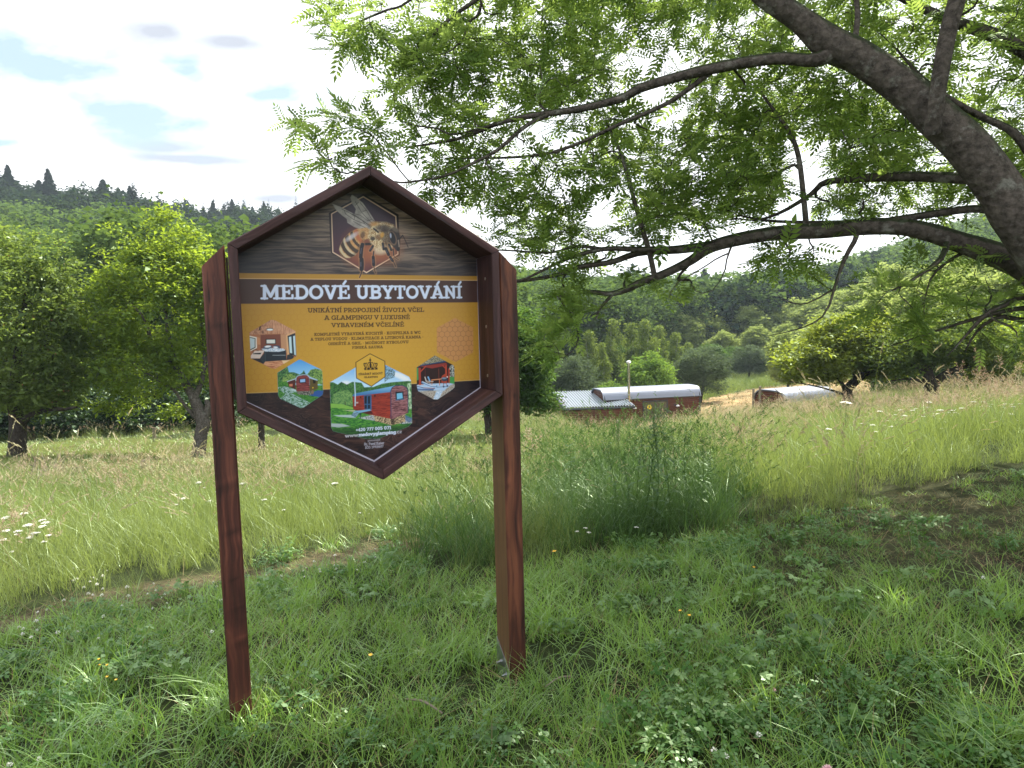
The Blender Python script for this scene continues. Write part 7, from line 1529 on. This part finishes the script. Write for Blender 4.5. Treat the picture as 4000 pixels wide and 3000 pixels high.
put_top(yb, 1448, 2545, .2, 'single yellow buttercup between the two posts', None, .95)
for (x, y) in ((2677, 2378), (2692, 2394), (2945, 2212)): put_top(yb, x, y, .2, 'yellow buttercup in the herbs right of the right post', 'yellow buttercups right of the right post', .9)
put_top(yb, 2182, 2118, .25, 'tiny yellow flower in the dark weeds by the right post', None, 1.2)
# tall leafy weeds
def weed(R, h, nl, L, w, mat, nm, label, branch=0):
    r = empty(nm, (0, 0, 0), label, 'plant'); C = smooth([[0, 0, 0, .006], [R.normal(0, .03), R.normal(0, .03), h*.5, .004], [R.normal(0, .05), R.normal(0, .05), h, .0015]], 14); cs = [C]; V = []; c0 = 0
    def leaf(p, a, l, dr):
        d = np.array([math.cos(a), math.sin(a), 0]); s = np.array([-d[1], d[0], 0]); o = []
        for t in (0, .3, .65, 1): q = p+d*l*t+np.array([0, 0, l*(.45*t-dr*t*t)]); ww = w*l*(.15, 1, .75, .03)[(0, .3, .65, 1).index(t)]; o.append((q-s*ww, q+s*ww))
        for a_, b_ in zip(o[:-1], o[1:]): V.extend([a_[0], a_[1], b_[1], b_[0]])
    for i in range(nl): f = (i+.5)/nl; k = int(f*13); leaf(C[k, :3], i*2.4+R.normal(0, .3), L*(1.1-.75*f)*R.uniform(.8, 1.2), R.uniform(.4, .9))
    for b_ in range(branch):
        k = int(R.uniform(.45, .95)*13); p = C[k, :3]; a = R.uniform(0, 6.283); e = p+np.array([math.cos(a)*.1, math.sin(a)*.1, .18]); cs.append(smooth([[*p, .002], [*((p+e)/2+[0, 0, -.02]), .0015], [*e, .001]], 4))
        for q in range(5): leaf(p+(e-p)*R.uniform(.3, 1), R.uniform(0, 6.28), L*.4, .5)
    tubes_mesh('stem', cs, M_stem, r, sides=lambda q: 5); V = np.array(V); n = len(V)//4; leafmesh('leaves', V, np.arange(len(V)).reshape(-1, 4), mat, r, np.repeat(R.uniform(0, 1, (n+2)//3), 3)[:n]); return r
wd = [weed(RG, 1.25, 26, .17, .16, M_cap, 'mugwort', 'x', 8), weed(RG, 1.15, 18, .24, .12, M_cap, 'thistle', 'x', 4), weed(RG, .6, 22, .28, .17, M_capb, 'leafy_weed', 'x', 0)]
lab = 'tall dark leafy weed stalk rising from the weeds right of the right post'; grp = 'tall weeds right of the right post'
for (x, y, i) in ((2500, 1480+120, 0), (2545, 1640, 0), (2620, 1600, 1), (2480, 1660, 1), (2700, 1640, 0), (2740, 1700, 1), (2650, 1680, 0), (2230, 1730, 1), (2290, 1790, 1), (2400, 1720, 0), (2180, 1830, 1), (2560, 1740, 0), (2350, 1800, 0), (2780, 1760, 0), (2600, 1760, 1), (2450, 1780, 0)):
    put_top(wd[i], x, y, 1.2, lab if i == 0 else 'narrow leaved weed stalk among the dark weeds right of the right post', grp if i == 0 else 'narrow leaved weeds right of the right post', 1.0, RU.uniform(5.9, 7.2))
put_top(wd[2], 1118, 2085, .6, 'broad bright leafed weed at the path edge right of the left post', None, 1.0, 5.6)
for (x, y) in ((1060, 2110), (1170, 2120), (1020, 2090)): put_top(wd[2], x, y, .6, 'small leafy weed around the broad bright weed by the path', 'leafy weeds by the path', .8, 5.7)
dkp = broad(RG, 9, .26, .17, .9); 
def dock(px, py, label, s=1.0):
    V, F = broad(RG, RU.integers(4, 7), .13*s, .15, .8); P = gp_(px, py); o = obj('dock_plant', npmesh('dock_plant', V, F, M_cap if RU.random() < .6 else M_capb, {'tint': ('FLOAT', np.full(len(V), RU.random()))}), None, loc=(P[0], P[1], float(gz(P[0], P[1]))+.03)); tag(o, label, 'plant'); return o
for (x, y, l, s) in ((3080, 2470, 'dark broad leafed dock in the middle of the right grass', 1.0), (3230, 2500, 'grey-green dock right beside the dark one', 1.1), (2980, 2540, 'small dock with two long leaves left of the dark one', .8), (3330, 2860, 'dock with pale upright leaves at the lower right', 1.0), (2560, 2950, 'broad grey leafed plant near the bottom right of centre', .9), (1930, 2950, 'broad leafed plant at the bottom between the posts and the corner', .9), (470, 2860, 'round leafed grey plant in the grass left of the left post', .7), (1680, 2780, 'yellowish broad leaf by the twig between the posts', .5), (3640, 2950, 'pale leafed plant near the bottom right corner', .8), (280, 2990, 'toothed grey-green plant at the bottom left', .8), (2350, 2830, 'low dock at the bottom right of the right post', .7)):
    dock(x, y, l, s)
a = gp_(1590, 2790); b = gp_(1730, 2830); a[2] += .07; b[2] += .05
o = tubes_mesh('fallen_twig', [smooth([[*a, .004], [*((a+b)/2+[0, 0, .02]), .007], [*b, .006]], 8)], M_oldwood, None); tag(o, 'dry brown twig lying in the grass between the posts', 'twig')
a = gp_(2130, 2740); b = gp_(2240, 2690); a[2] += .07; b[2] += .06
o = tubes_mesh('fallen_twig', [smooth([[*a, .003], [*((a+b)/2+[0, 0, .02]), .005], [*b, .004]], 8)], M_oldwood, None); tag(o, 'thin dry twig lying in the grass right of the right post', 'twig')
# ---------------------------------------------------------------- air
zs_ = gzv; mt, nt, o = newmat('haze_air'); vol = N(nt, 'ShaderNodeVolumePrincipled'); vol.inputs['Color'].default_value = (.70, .84, 1.0, 1); vol.inputs['Density'].default_value = .00032; vol.inputs['Anisotropy'].default_value = .2
lk(nt, vol.outputs[0], o.inputs['Volume'])
mb = MB(); lo, hi = float(zs_.min())-1, float(zs_.max())+22; mb.box((0, 0, (lo+hi)/2), (1260, 1260, hi-lo)); hz = mb.build('haze', mt); tag(hz, kind='stuff')
SC.cycles.volume_bounces = 0
